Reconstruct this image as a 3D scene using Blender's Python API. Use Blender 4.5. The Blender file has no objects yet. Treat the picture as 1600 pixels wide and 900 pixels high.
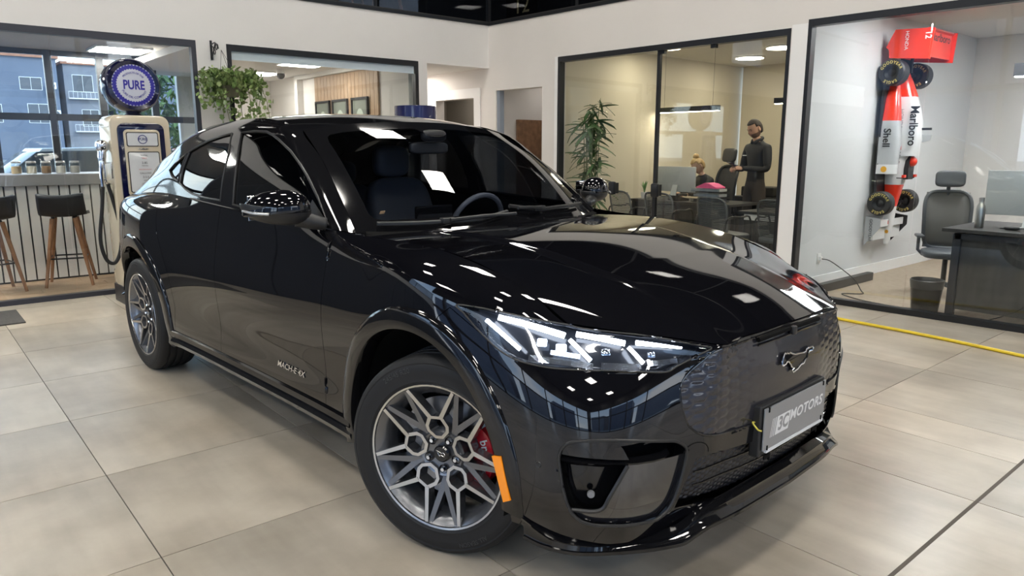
import bpy, bmesh, math, random
import numpy as np
from mathutils import Vector, Matrix
R = math.radians
random.seed(7)
scene = bpy.context.scene
COL = scene.collection

# ------------------------------------------------------------------ camera
CAM_H = 1.416
cam_data = bpy.data.cameras.new('camera')
cam = bpy.data.objects.new('camera', cam_data)
COL.objects.link(cam)
cam_data.sensor_fit = 'HORIZONTAL'
cam_data.sensor_width = 36.0
cam_data.lens = 36.0 * 1134.0 / 1600.0
cam_data.clip_start = 0.05
cam_data.clip_end = 300
# camera axes in world space (right, up, back)
_rm = Matrix(((0.76339918, 0.12247943, -0.63420855),
              (-0.64592700, 0.14475428, -0.74954954),
              (0.0, 0.98185793, 0.18961807)))
cam.matrix_world = Matrix.Translation((0, 0, CAM_H)) @ _rm.to_4x4()
scene.camera = cam

# ------------------------------------------------------------------ view
vs = scene.view_settings
scene.display_settings.display_device = 'sRGB'
vs.view_transform = 'Standard'
vs.look = 'None'
vs.gamma = 1.0
vs.use_curve_mapping = False
vs.exposure = 0.90
cy = scene.cycles
cy.use_denoising = True
cy.max_bounces = 8
cy.diffuse_bounces = 4
cy.glossy_bounces = 5
cy.transparent_max_bounces = 12
cy.transmission_bounces = 6
cy.sample_clamp_indirect = 4.0
cy.caustics_reflective = False
cy.caustics_refractive = False
cy.use_adaptive_sampling = True

# ------------------------------------------------------------------ sky
world = bpy.data.worlds.new('sky')
scene.world = world
world.use_nodes = True
wn = world.node_tree
for n in list(wn.nodes):
    wn.nodes.remove(n)
w_out = wn.nodes.new('ShaderNodeOutputWorld')
w_bg = wn.nodes.new('ShaderNodeBackground')
w_tc = wn.nodes.new('ShaderNodeTexCoord')
w_sep = wn.nodes.new('ShaderNodeSeparateXYZ')
w_ramp = wn.nodes.new('ShaderNodeValToRGB')
w_noise = wn.nodes.new('ShaderNodeTexNoise')
w_mix = wn.nodes.new('ShaderNodeMix'); w_mix.data_type = 'RGBA'
w_cl = wn.nodes.new('ShaderNodeValToRGB')
wn.links.new(w_tc.outputs['Generated'], w_sep.inputs[0])
wn.links.new(w_sep.outputs['Z'], w_ramp.inputs[0])
w_ramp.color_ramp.elements[0].position = 0.0
w_ramp.color_ramp.elements[0].color = (0.66, 0.80, 0.95, 1)
w_ramp.color_ramp.elements[1].position = 0.6
w_ramp.color_ramp.elements[1].color = (0.25, 0.48, 0.85, 1)
w_noise.inputs['Scale'].default_value = 3.0
w_noise.inputs['Detail'].default_value = 5.0
wn.links.new(w_tc.outputs['Generated'], w_noise.inputs['Vector'])
w_cl.color_ramp.elements[0].position = 0.5
w_cl.color_ramp.elements[1].position = 0.75
wn.links.new(w_noise.outputs[0], w_cl.inputs[0])
wn.links.new(w_cl.outputs[0], w_mix.inputs[0])
wn.links.new(w_ramp.outputs[0], w_mix.inputs[6])
w_mix.inputs[7].default_value = (0.95, 0.97, 1.0, 1)
wn.links.new(w_mix.outputs[2], w_bg.inputs['Color'])
w_bg.inputs['Strength'].default_value = 2.3
wn.links.new(w_bg.outputs[0], w_out.inputs[0])

sun_d = bpy.data.lights.new('sun', 'SUN')
sun_d.energy = 1.0
sun_d.angle = R(3)
sun_d.color = (1.0, 0.95, 0.88)
sun = bpy.data.objects.new('sun', sun_d)
sun.rotation_euler = (R(50), 0, R(25))
COL.objects.link(sun)

# ------------------------------------------------------------------ materials
MATS = {}

def mat(name, col=(0.8, 0.8, 0.8), rough=0.5, metal=0.0, spec=0.5, coat=0.0, emit=None, es=0.0, alpha=1.0):
    if name in MATS:
        return MATS[name]
    m = bpy.data.materials.new(name)
    m.use_nodes = True
    b = m.node_tree.nodes['Principled BSDF']
    b.inputs['Base Color'].default_value = (*col, 1)
    b.inputs['Roughness'].default_value = rough
    b.inputs['Metallic'].default_value = metal
    b.inputs['Specular IOR Level'].default_value = spec
    b.inputs['Coat Weight'].default_value = coat
    b.inputs['Coat Roughness'].default_value = 0.02
    if emit is not None:
        b.inputs['Emission Color'].default_value = (*emit, 1)
        b.inputs['Emission Strength'].default_value = es
    MATS[name] = m
    return m

def pane_mat(name, tint=(1, 1, 1), refl=1.0, rough=0.0, ior=1.5):
    """thin glass: clear body colour plus a fresnel mirror"""
    if name in MATS:
        return MATS[name]
    m = bpy.data.materials.new(name)
    m.use_nodes = True
    nt = m.node_tree
    nt.nodes.clear()
    o = nt.nodes.new('ShaderNodeOutputMaterial')
    mx = nt.nodes.new('ShaderNodeMixShader')
    tr = nt.nodes.new('ShaderNodeBsdfTransparent')
    tr.inputs[0].default_value = (*tint, 1)
    gl = nt.nodes.new('ShaderNodeBsdfGlossy')
    gl.inputs['Roughness'].default_value = rough
    gl.inputs['Color'].default_value = (refl, refl, refl, 1)
    # Schlick reflectance, the same from both faces of the sheet
    r0 = ((ior-1)/(ior+1))**2
    lw = nt.nodes.new('ShaderNodeLayerWeight'); lw.inputs['Blend'].default_value = 0.5
    pw = nt.nodes.new('ShaderNodeMath'); pw.operation = 'POWER'; pw.inputs[1].default_value = 5.0
    fr = nt.nodes.new('ShaderNodeMath'); fr.operation = 'MULTIPLY_ADD'; fr.inputs[1].default_value = 1-r0; fr.inputs[2].default_value = r0
    nt.links.new(lw.outputs['Facing'], pw.inputs[0]); nt.links.new(pw.outputs[0], fr.inputs[0])
    nt.links.new(fr.outputs[0], mx.inputs[0])
    nt.links.new(tr.outputs[0], mx.inputs[1])
    nt.links.new(gl.outputs[0], mx.inputs[2])
    nt.links.new(mx.outputs[0], o.inputs[0])
    MATS[name] = m
    return m

def noise_mat(name, c1, c2, scale=5.0, rough=0.5, detail=4.0, metal=0.0, spec=0.5, stretch=(1, 1, 1), bump=0.0, lo=0.35, hi=0.65):
    if name in MATS:
        return MATS[name]
    m = mat(name, c1, rough, metal, spec)
    nt = m.node_tree
    b = nt.nodes['Principled BSDF']
    tc = nt.nodes.new('ShaderNodeTexCoord')
    mp = nt.nodes.new('ShaderNodeMapping')
    mp.inputs['Scale'].default_value = stretch
    nz = nt.nodes.new('ShaderNodeTexNoise')
    nz.inputs['Scale'].default_value = scale
    nz.inputs['Detail'].default_value = detail
    rp = nt.nodes.new('ShaderNodeValToRGB')
    rp.color_ramp.elements[0].position = lo
    rp.color_ramp.elements[1].position = hi
    rp.color_ramp.elements[0].color = (*c1, 1)
    rp.color_ramp.elements[1].color = (*c2, 1)
    nt.links.new(tc.outputs['Object'], mp.inputs[0])
    nt.links.new(mp.outputs[0], nz.inputs['Vector'])
    nt.links.new(nz.outputs[0], rp.inputs[0])
    nt.links.new(rp.outputs[0], b.inputs['Base Color'])
    if bump:
        bp = nt.nodes.new('ShaderNodeBump')
        bp.inputs['Strength'].default_value = bump
        bp.inputs['Distance'].default_value = 0.01
        nt.links.new(nz.outputs[0], bp.inputs['Height'])
        nt.links.new(bp.outputs[0], b.inputs['Normal'])
    return m

# ------------------------------------------------------------------ mesh helpers
def V3(p):
    return Vector((float(p[0]), float(p[1]), float(p[2])))

def link(o, parent=None):
    COL.objects.link(o)
    if parent is not None:
        o.parent = parent
    return o

def tag(o, label=None, cat=None, group=None, kind=None):
    if label: o['label'] = label
    if cat: o['category'] = cat
    if group: o['group'] = group
    if kind: o['kind'] = kind
    return o

def empty(name, loc=(0, 0, 0), rz=0.0, parent=None):
    o = bpy.data.objects.new(name, None)
    o.empty_display_size = 0.1
    o.location = loc
    o.rotation_euler = (0, 0, rz)
    return link(o, parent)

def mesh_obj(name, verts, faces, material, parent=None, smooth=False, loc=None):
    me = bpy.data.meshes.new(name)
    me.from_pydata([tuple(map(float, v)) for v in verts], [], faces)
    me.update()
    if material is not None:
        me.materials.append(material)
    if smooth:
        me.polygons.foreach_set('use_smooth', [True] * len(me.polygons))
    o = bpy.data.objects.new(name, me)
    if loc is not None:
        o.location = loc
    return link(o, parent)

class MB:
    """collects simple solids into one mesh"""
    def __init__(s):
        s.v = []; s.f = []
    def add(s, v, f):
        n = len(s.v)
        s.v += [tuple(map(float, p)) for p in v]
        s.f += [tuple(i + n for i in q) for q in f]
        return s
    def box(s, lo, hi, bev=0.0):
        x0, y0, z0 = lo; x1, y1, z1 = hi
        if bev <= 0:
            v = [(x0,y0,z0),(x1,y0,z0),(x1,y1,z0),(x0,y1,z0),(x0,y0,z1),(x1,y0,z1),(x1,y1,z1),(x0,y1,z1)]
            f = [(0,3,2,1),(4,5,6,7),(0,1,5,4),(1,2,6,5),(2,3,7,6),(3,0,4,7)]
            return s.add(v, f)
        bm = bmesh.new()
        bmesh.ops.create_cube(bm, size=1.0)
        for p in bm.verts:
            p.co = Vector(((x0+x1)/2 + p.co.x*(x1-x0), (y0+y1)/2 + p.co.y*(y1-y0), (z0+z1)/2 + p.co.z*(z1-z0)))
        bmesh.ops.bevel(bm, geom=list(bm.edges), offset=bev, segments=2, affect='EDGES', profile=0.5)
        return s.bm(bm)
    def bm(s, bm, M=None):
        bm.verts.ensure_lookup_table(); bm.verts.index_update()
        if M is not None:
            bmesh.ops.transform(bm, matrix=M, verts=bm.verts)
        s.add([p.co[:] for p in bm.verts], [tuple(v.index for v in f.verts) for f in bm.faces])
        bm.free()
        return s
    def xf(s, M):
        s.v = [tuple(M @ Vector(p)) for p in s.v]
        return s
    def tube(s, pts, r, n=8, caps=True, closed=False):
        pts = [V3(p) for p in pts]
        m = len(pts)
        rr = r if isinstance(r, (list, tuple)) else [r] * m
        rings = []
        up = None
        for i, p in enumerate(pts):
            if closed:
                t = (pts[(i+1) % m] - pts[i-1])
            else:
                t = pts[min(i+1, m-1)] - pts[max(i-1, 0)]
            t.normalize()
            if up is None:
                a = Vector((0, 0, 1)) if abs(t.z) < 0.9 else Vector((1, 0, 0))
                up = (a - t * a.dot(t)).normalized()
            else:
                up = up - t * up.dot(t)
                up.normalize()
            w = t.cross(up)
            rings.append([p + (up * math.cos(2*math.pi*k/n) + w * math.sin(2*math.pi*k/n)) * rr[i] for k in range(n)])
        v = [q for rg in rings for q in rg]
        f = []
        for i in range(m if closed else m - 1):
            j = (i + 1) % m
            for k in range(n):
                k2 = (k + 1) % n
                f.append((i*n+k, i*n+k2, j*n+k2, j*n+k))
        if caps and not closed:
            f.append(tuple(range(n))[::-1]); f.append(tuple((m-1)*n + k for k in range(n)))
        return s.add(v, f)
    def cyl(s, a, b, r0, r1=None, n=16):
        return s.tube([a, b], [r0, r0 if r1 is None else r1], n)
    def lathe(s, prof, n=32, axis='z', caps=False, M=None):
        """prof: (r, h) pairs turned about the axis"""
        v = []; f = []
        m = len(prof)
        for k in range(n):
            a = 2*math.pi*k/n
            for r, h in prof:
                c, d = r*math.cos(a), r*math.sin(a)
                v.append({'z': (c, d, h), 'x': (h, c, d), 'y': (d, h, c)}[axis])
        for k in range(n):
            k2 = (k+1) % n
            for i in range(m-1):
                f.append((k*m+i, k2*m+i, k2*m+i+1, k*m+i+1))
        if caps:
            f.append(tuple(k*m for k in range(n))[::-1]); f.append(tuple(k*m+m-1 for k in range(n)))
        if M is not None:
            v = [tuple(M @ Vector(p)) for p in v]
        return s.add(v, f)
    def prism(s, poly, d0, d1, axis='z'):
        """extrude a 2-d polygon; axis z: (x,y), y: (x,z), x: (y,z)"""
        n = len(poly)
        def mk(p, d):
            return {'z': (p[0], p[1], d), 'y': (p[0], d, p[1]), 'x': (d, p[0], p[1])}[axis]
        v = [mk(p, d0) for p in poly] + [mk(p, d1) for p in poly]
        f = [tuple(range(n))[::-1], tuple(range(n, 2*n))] + [(i, (i+1) % n, n+(i+1) % n, n+i) for i in range(n)]
        return s.add(v, f)
    def sphere(s, c, r, nu=12, nv=8, sc=(1, 1, 1)):
        v = [(c[0], c[1], c[2] - r*sc[2])]
        for j in range(1, nv):
            ph = math.pi*j/nv - math.pi/2
            for i in range(nu):
                th = 2*math.pi*i/nu
                v.append((c[0]+r*sc[0]*math.cos(ph)*math.cos(th), c[1]+r*sc[1]*math.cos(ph)*math.sin(th), c[2]+r*sc[2]*math.sin(ph)))
        v.append((c[0], c[1], c[2] + r*sc[2]))
        f = [(0, 1+(i+1) % nu, 1+i) for i in range(nu)]
        for j in range(nv-2):
            for i in range(nu):
                a = 1+j*nu; i2 = (i+1) % nu
                f.append((a+i, a+i2, a+nu+i2, a+nu+i))
        t = len(v)-1; a = 1+(nv-2)*nu
        f += [(a+i, a+(i+1) % nu, t) for i in range(nu)]
        return s.add(v, f)
    def build(s, name, material, parent=None, smooth=False, loc=None, fix=True, bevel=0.0):
        me = bpy.data.meshes.new(name)
        me.from_pydata(s.v, [], s.f)
        if fix or bevel:
            b = bmesh.new(); b.from_mesh(me)
            bmesh.ops.recalc_face_normals(b, faces=b.faces)
            if bevel:
                ed = [e for e in b.edges if len(e.link_faces) == 2 and e.calc_face_angle(0) > 0.5]
                bmesh.ops.bevel(b, geom=ed, offset=bevel, segments=2, affect='EDGES', profile=0.6)
            b.to_mesh(me); b.free()
        me.update()
        if material is not None:
            me.materials.append(material)
        if smooth:
            me.polygons.foreach_set('use_smooth', [True]*len(me.polygons))
            if smooth != 'all':
                try:
                    me.set_sharp_from_angle(angle=R(smooth if isinstance(smooth, (int, float)) and smooth > 1 else 35))
                except Exception:
                    pass
        o = bpy.data.objects.new(name, me)
        if loc is not None:
            o.location = loc
        return link(o, parent)

def thing(name, label, cat, loc=(0, 0, 0), rz=0.0, group=None):
    return tag(empty(name, loc, rz), label, cat, group)

def copy_tree(o, parent=None):
    c = o.copy()
    COL.objects.link(c)
    c.parent = parent
    for ch in list(o.children):
        copy_tree(ch, c)
    return c

def text_mesh(body, size=0.1, depth=0.002, bold=0.0, space=1.0, shear=0.0, align='CENTER'):
    """lettering as (verts, faces) in its own x-y plane"""
    cu = bpy.data.curves.new('lettering', 'FONT')
    cu.body = body
    cu.size = size
    cu.extrude = depth / 2
    cu.offset = bold
    cu.space_character = space
    cu.shear = shear
    cu.align_x = align
    cu.align_y = 'CENTER'
    cu.resolution_u = 3
    o = bpy.data.objects.new('lettering', cu)
    COL.objects.link(o)
    dg = bpy.context.evaluated_depsgraph_get()
    me = bpy.data.meshes.new_from_object(o.evaluated_get(dg))
    v = [x.co.copy() for x in me.vertices]
    f = [tuple(p.vertices) for p in me.polygons]
    bpy.data.objects.remove(o); bpy.data.curves.remove(cu); bpy.data.meshes.remove(me)
    return v, f

def lettering(name, body, M, material, parent=None, size=0.1, depth=0.002, bold=0.0, space=1.0, shear=0.0, sx=1.0, warp=None):
    v, f = text_mesh(body, size, depth, bold, space, shear)
    v = [Vector((p.x*sx, p.y, p.z)) for p in v]
    if warp: v = [warp(p) for p in v]
    if M is not None: v = [M @ p for p in v]
    return mesh_obj(name, v, f, material, parent)

def frame_mat(o, x, y):
    """matrix with given origin, x axis, y axis"""
    x = V3(x).normalized(); z = x.cross(V3(y)).normalized(); y = z.cross(x)
    M = Matrix((x, y, z)).transposed().to_4x4()
    M.translation = V3(o)
    return M

def catmull(pts, n=8, closed=False):
    P = [np.array(p, float) for p in pts]
    m = len(P); out = []
    rng = range(m if closed else m-1)
    for i in rng:
        p1, p2 = P[i], P[(i+1) % m]
        p0 = P[i-1] if (closed or i > 0) else 2*p1-p2
        p3 = P[(i+2) % m] if (closed or i+2 < m) else 2*p2-p1
        for k in range(n):
            t = k/n
            out.append(0.5*((2*p1)+(-p0+p2)*t+(2*p0-5*p1+4*p2-p3)*t*t+(-p0+3*p1-3*p2+p3)*t**3))
    if not closed: out.append(P[-1])
    return out

def nat_spline(t, Y, tt):
    """natural cubic spline through rows Y at t, evaluated at tt"""
    t = np.asarray(t, float); Y = np.asarray(Y, float); tt = np.asarray(tt, float)
    n = len(t); h = np.diff(t)
    if n == 2:
        w = (tt - t[0]) / h[0]
        return Y[0] + w.reshape(-1, *([1]*(Y.ndim-1))) * (Y[1]-Y[0])
    A = np.zeros((n, n)); B = np.zeros_like(Y)
    A[0, 0] = A[-1, -1] = 1
    for i in range(1, n-1):
        A[i, i-1] = h[i-1]; A[i, i] = 2*(h[i-1]+h[i]); A[i, i+1] = h[i]
        B[i] = 6*((Y[i+1]-Y[i])/h[i] - (Y[i]-Y[i-1])/h[i-1])
    Mm = np.linalg.solve(A, B.reshape(n, -1)).reshape(Y.shape)
    k = np.clip(np.searchsorted(t, tt)-1, 0, n-2)
    sh = (-1,) + (1,)*(Y.ndim-1)
    a = ((t[k+1]-tt)/h[k]).reshape(sh); b = ((tt-t[k])/h[k]).reshape(sh); hh = h[k].reshape(sh)
    return a*Y[k]+b*Y[k+1]+((a**3-a)*Mm[k]+(b**3-b)*Mm[k+1])*hh**2/6

def spline_grid(G, nu, nv, mirror_first=False, mirror_last=False):
    """G[i][j] control points -> dense (nu, nv, 3) array, C2 in both directions"""
    G = np.array(G, float)
    def par(P, axis):
        d = np.linalg.norm(np.diff(P, axis=axis), axis=2).mean(axis=1-axis)
        return np.concatenate([[0], np.cumsum(np.maximum(d, 1e-3))])
    if mirror_last:          # continue over the centre plane so the tangent is square to it
        ext = G[::-1][1:4] * np.array([-1, 1, 1]); n0 = G.shape[0]
        Ge = np.concatenate([G, ext], 0)
    elif mirror_first:
        ext = (G[1:4] * np.array([-1, 1, 1]))[::-1]; Ge = np.concatenate([ext, G], 0)
    else:
        Ge = G
    tu = par(Ge, 0)
    if mirror_last:
        u0, u1 = 0, tu[n0-1]
    elif mirror_first:
        u0, u1 = tu[3], tu[-1]
    else:
        u0, u1 = 0, tu[-1]
    D = nat_spline(tu, Ge, np.linspace(u0, u1, nu))
    tv = par(D, 1)
    E_ = nat_spline(tv, D.transpose(1, 0, 2), np.linspace(0, tv[-1], nv)).transpose(1, 0, 2)
    return E_

def grid_faces(nu, nv):
    return [(i*nv+j, (i+1)*nv+j, (i+1)*nv+j+1, i*nv+j+1) for i in range(nu-1) for j in range(nv-1)]

# ---- cutting outlines into a surface ---------------------------------------
def _basis(d):
    d = V3(d).normalized()
    a = Vector((0, 0, 1)) if abs(d.z) < 0.9 else Vector((0, 1, 0))
    u = a.cross(d).normalized()
    return d, u, d.cross(u)

def inside_poly(p, poly):
    x, y = p; c = False; n = len(poly); j = n-1
    for i in range(n):
        xi, yi = poly[i]; xj, yj = poly[j]
        if (yi > y) != (yj > y) and x < (xj-xi)*(y-yi)/(yj-yi)+xi:
            c = not c
        j = i
    return c

def cut_region(bm, outline, d, layer=None, value=0, facing=None, only=None, closed=True):
    """split the faces of bm along a closed 3-d outline seen along d; faces inside get face.material_index = value"""
    d, u, w = _basis(d)
    poly = [(V3(p).dot(u), V3(p).dot(w)) for p in outline]
    P3 = [V3(p) for p in outline]
    def ok(f):
        if only is not None and f.material_index not in only: return False
        return facing is None or f.normal.dot(d) > facing
    n = len(poly)
    for i in range(n if closed else n-1):
        a, b = poly[i], poly[(i+1) % n]
        L = math.hypot(b[0]-a[0], b[1]-a[1])
        if L < 1e-6: continue
        tx, ty = (b[0]-a[0])/L, (b[1]-a[1])/L
        fs = []
        for f in bm.faces:
            c0 = f.verts[0].co
            px, py = c0.dot(u)-a[0], c0.dot(w)-a[1]
            if abs(-px*ty+py*tx) > 0.07 or abs(px*tx+py*ty-L/2) > L/2+0.07: continue
            if not ok(f): continue
            s0 = s1 = d0 = d1 = None
            for v in f.verts:
                px, py = v.co.dot(u)-a[0], v.co.dot(w)-a[1]
                s = px*tx+py*ty; e = -px*ty+py*tx
                s0 = s if s0 is None else min(s0, s); s1 = s if s1 is None else max(s1, s)
                d0 = e if d0 is None else min(d0, e); d1 = e if d1 is None else max(d1, e)
            if d0 < -1e-6 and d1 > 1e-6 and s1 > 0 and s0 < L:
                fs.append(f)
        if not fs: continue
        nrm = (u*(-ty)+w*tx)
        geom = list({v for f in fs for v in f.verts})+list({e for f in fs for e in f.edges})+fs
        bmesh.ops.bisect_plane(bm, geom=geom, dist=1e-5, plane_co=P3[i], plane_no=nrm)
    for f in bm.faces:
        if not ok(f): continue
        c = f.calc_center_median()
        if inside_poly((c.dot(u), c.dot(w)), poly):
            f.material_index = value

def take(bm, values, name, material, parent, mirror=False, solid=0.0, smooth=True, offset=0.0):
    """copy the faces whose material_index is in values out of bm as an object"""
    b = bm.copy()
    bmesh.ops.delete(b, geom=[f for f in b.faces if f.material_index not in values], context='FACES')
    if not b.faces:
        b.free(); return None
    for f in b.faces:
        f.material_index = 0; f.smooth = smooth
    if offset:
        b.normal_update()
        for v in b.verts: v.co += v.normal*offset
    if mirror:
        for v in b.verts: v.co.x = -v.co.x
        bmesh.ops.reverse_faces(b, faces=b.faces)
    me = bpy.data.meshes.new(name)
    b.to_mesh(me); b.free()
    me.materials.append(material)
    o = bpy.data.objects.new(name, me)
    link(o, parent)
    if solid:
        md = o.modifiers.new('solid', 'SOLIDIFY'); md.thickness = solid; md.offset = -1
    return o
# ------------------------------------------------------------------ the showroom shell
YL = 7.9                                   # inner face of the left wall
PC = Vector((6.28, 7.9, 0.0))              # corner where the two walls meet
RW_A = math.atan2(-5.4, 0.25)              # direction of the right wall, from the corner towards the camera side
dR = Vector((math.cos(RW_A), math.sin(RW_A), 0)); nR = Vector((-dR.y, dR.x, 0))
def RW(s, off=0.0, z=0.0):
    p = PC+dR*s+nR*off
    return Vector((p.x, p.y, z))
def in_rw(o):
    o.location = PC; o.rotation_euler = (0, 0, RW_A)
    return o

wall_m = noise_mat('wall_paint', (0.700, 0.685, 0.670), (0.725, 0.710, 0.695), 1.5, 0.6, 3)
warm_m = noise_mat('wall_paint_warm', (0.700, 0.665, 0.630), (0.725, 0.690, 0.655), 1.5, 0.6, 3)
white_m = mat('white_trim', (0.84, 0.83, 0.82), 0.45)
cream_m = noise_mat('office_cream_wall', (0.66, 0.60, 0.48), (0.69, 0.63, 0.51), 1.2, 0.65, 3)
ceil_dark = mat('dark_ceiling', (0.035, 0.037, 0.046), 0.8)
ceil_white = mat('white_ceiling', (0.72, 0.70, 0.67), 0.7)
frame_m = mat('black_aluminium', (0.018, 0.019, 0.022), 0.35, 0.3)
frame_blue = mat('anthracite_aluminium', (0.045, 0.047, 0.060), 0.4, 0.3)
pane = pane_mat('clear_glass', (0.96, 0.98, 0.97), 1.0, 0.0, 1.5)
panel_light = mat('lamp_panel', (1, 1, 1), 0.5, emit=(1.0, 0.955, 0.87), es=23.5)
panel_light_w = mat('lamp_panel_white', (1, 1, 1), 0.5, emit=(1.0, 0.97, 0.93), es=9.0)
lamp_cafe = mat('lamp_panel_cafe', (1, 1, 1), 0.5, emit=(1.0, 0.96, 0.90), es=48.0)
lamp_meet = mat('lamp_panel_meeting', (1, 1, 1), 0.5, emit=(1.0, 0.96, 0.90), es=15.0)
lamp_off1 = mat('lamp_panel_office', (1, 1, 1), 0.5, emit=(1.0, 0.90, 0.70), es=16.0)
lamp_off2 = mat('lamp_panel_office_2', (1, 1, 1), 0.5, emit=(0.97, 0.98, 1.0), es=26.0)

def struct(o, label=None):
    o['kind'] = 'structure'
    if label: o['label'] = label
    return o

# floor: base bed with one object per tile
def tile_material():
    m = mat('stone_tile', (0.45, 0.41, 0.36), 0.3)
    nt = m.node_tree; b = nt.nodes['Principled BSDF']
    tc = nt.nodes.new('ShaderNodeNewGeometry')
    oi = nt.nodes.new('ShaderNodeObjectInfo')
    ad = nt.nodes.new('ShaderNodeVectorMath'); ad.operation = 'MULTIPLY_ADD'
    cb = nt.nodes.new('ShaderNodeCombineXYZ')
    for k in range(3): nt.links.new(oi.outputs['Random'], cb.inputs[k])
    nt.links.new(cb.outputs[0], ad.inputs[0]); ad.inputs[1].default_value = (37, 61, 13)
    nt.links.new(tc.outputs['Position'], ad.inputs[2])
    def noise(scale, det, st, rough=0.55):
        mp = nt.nodes.new('ShaderNodeMapping'); mp.inputs['Scale'].default_value = st
        n = nt.nodes.new('ShaderNodeTexNoise'); n.inputs['Scale'].default_value = scale; n.inputs['Detail'].default_value = det; n.inputs['Roughness'].default_value = rough
        nt.links.new(ad.outputs[0], mp.inputs[0]); nt.links.new(mp.outputs[0], n.inputs['Vector'])
        return n
    def ramp(n, p0, c0, p1, c1):
        r = nt.nodes.new('ShaderNodeValToRGB')
        r.color_ramp.elements[0].position = p0; r.color_ramp.elements[0].color = (*c0, 1)
        r.color_ramp.elements[1].position = p1; r.color_ramp.elements[1].color = (*c1, 1)
        nt.links.new(n.outputs[0], r.inputs[0]); return r
    def mixc(a, bb, mode, fac):
        x = nt.nodes.new('ShaderNodeMix'); x.data_type = 'RGBA'; x.blend_type = mode; x.inputs[0].default_value = fac
        nt.links.new(a.outputs[0] if a.bl_idname != 'ShaderNodeMix' else a.outputs[2], x.inputs[6]); nt.links.new(bb.outputs[0], x.inputs[7])
        return x
    base = ramp(noise(1.6, 6, (1, 1, 1), 0.58), 0.33, (0.43, 0.37, 0.295), 0.67, (0.62, 0.55, 0.455))
    cloud = ramp(noise(0.9, 3, (1.0, 0.7, 1)), 0.36, (0.74, 0.76, 0.78), 0.66, (1.0, 1.0, 1.0))
    streak = ramp(noise(2.2, 4, (4.5, 0.6, 1), 0.5), 0.34, (0.86, 0.85, 0.84), 0.62, (1.03, 1.03, 1.02))
    spots = ramp(noise(3.5, 2, (1, 1, 1), 0.4), 0.22, (0.80, 0.78, 0.75), 0.55, (1, 1, 1))
    x = mixc(base, cloud, 'MULTIPLY', 1.0); x = mixc(x, streak, 'MULTIPLY', 0.8); x = mixc(x, spots, 'MULTIPLY', 0.7)
    nt.links.new(x.outputs[2], b.inputs['Base Color'])
    b.inputs['Roughness'].default_value = 0.30
    b.inputs['Specular IOR Level'].default_value = 0.5
    return m
tile_m = tile_material()
grout_m = mat('grout', (0.075, 0.068, 0.060), 0.9)
floor = struct(MB().box((-7.5, -8.0, -0.14), (6.62, 8.06, -0.004)).build('floor', grout_m))
TX0, TXS, TY0, TYS = 0.562, 0.8832, 0.868, 0.8535
GAP = 0.0022
tb = MB().box((GAP, GAP, -0.02), (TXS-GAP, TYS-GAP, 0.0))
tme = None
for i in range(-9, 8):
    for j in range(-11, 9):
        x0, y0 = TX0+i*TXS, TY0+j*TYS
        x1 = x0+TXS; y1 = y0+TYS
        if x0 >= 6.55 or y0 >= 7.85 or x1 < -7.4 or y1 < -7.9: continue
        cut = []
        if x1 > 6.56 or y1 > 7.88 or (i == 3 and j == 0):
            X1 = min(x1, 6.60); Y1 = min(y1, 7.90)
            if i == 3 and j == 0:      # a tile laid in two strips
                pcs = [(x0, x0+0.548), (x0+0.548, x1)]
            else: pcs = [(x0, X1)]
            for a, c in pcs:
                MB().box((a+GAP, y0+GAP, -0.02), (c-GAP, Y1-GAP, 0.0)).build('tile', tile_m, floor)
            continue
        if tme is None:
            o = tb.build('tile', tile_m, floor); tme = o.data
        else:
            o = link(bpy.data.objects.new('tile', tme), floor)
        o.location = (x0, y0, 0)
# the wide expansion joint on the right
MB().box((2.3, 0.861, -0.001), (6.4, 0.875, 0.0012)).build('expansion_joint', mat('joint_filler', (0.11, 0.095, 0.08), 0.9), floor)

# left wall with its two big openings
WT = 0.14
m = MB()
m.box((-7.5, YL, 2.48), (-0.25, YL+WT, 3.0)); m.box((-0.25, YL, 2.48), (2.50, YL+WT, 3.0))
m.box((2.50, YL, 0), (2.81, YL+WT, 3.0))
m.box((2.81, YL, 2.47), (5.16, YL+WT, 3.0))
m.box((5.16, YL, 0), (5.29, YL+0.32, 3.0))
m.box((5.29, YL, 2.457), (6.30, YL+WT, 3.0))
struct(m.build('wall_left', wall_m))

clad = struct(empty('wall_left_cladding', (0, 0, 0)))
for k in range(6):
    MB().box((-7.5+k*1.21, YL+0.02, 0), (-7.5+(k+1)*1.21-0.012, YL+WT, 2.48)).build('panel', mat('anthracite_cladding', (0.030, 0.031, 0.035), 0.4), clad)

def glazing(name, x0, x1, z1, fm, mull, z0=0.0, w=0.062, y=YL):
    root = struct(empty(name, (0, 0, 0)))
    MB().box((x0, y-0.005, z1-w), (x1, y+0.075, z1)).build('window_head', fm, root)
    MB().box((x0, y-0.005, z0), (x1, y+0.075, z0+0.045)).build('window_sill', fm, root)
    for a in (x0, x1-w*0.75):
        MB().box((a, y-0.004, z0), (a+w*0.75, y+0.074, z1)).build('window_jamb', fm, root)
    xs = [x0]+mull+[x1]
    for k in range(len(xs)-1):
        MB().box((xs[k]+0.004, y+0.030, z0+0.03), (xs[k+1]-0.004, y+0.036, z1-0.03)).build('window_pane', pane, root)
    return root
glazing('window_1', -0.25, 2.505, 2.48, frame_blue, [1.235])
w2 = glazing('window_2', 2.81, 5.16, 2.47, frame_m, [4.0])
MB().box((2.86, YL+0.026, 2.32), (5.11, YL+0.029, 2.42)).build('cove_reflection_band', mat('painted_cove_reflection', (0.62, 0.72, 0.78), 0.6), w2)  # pale blue band painted on the glass for the reflected ceiling cove

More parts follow.
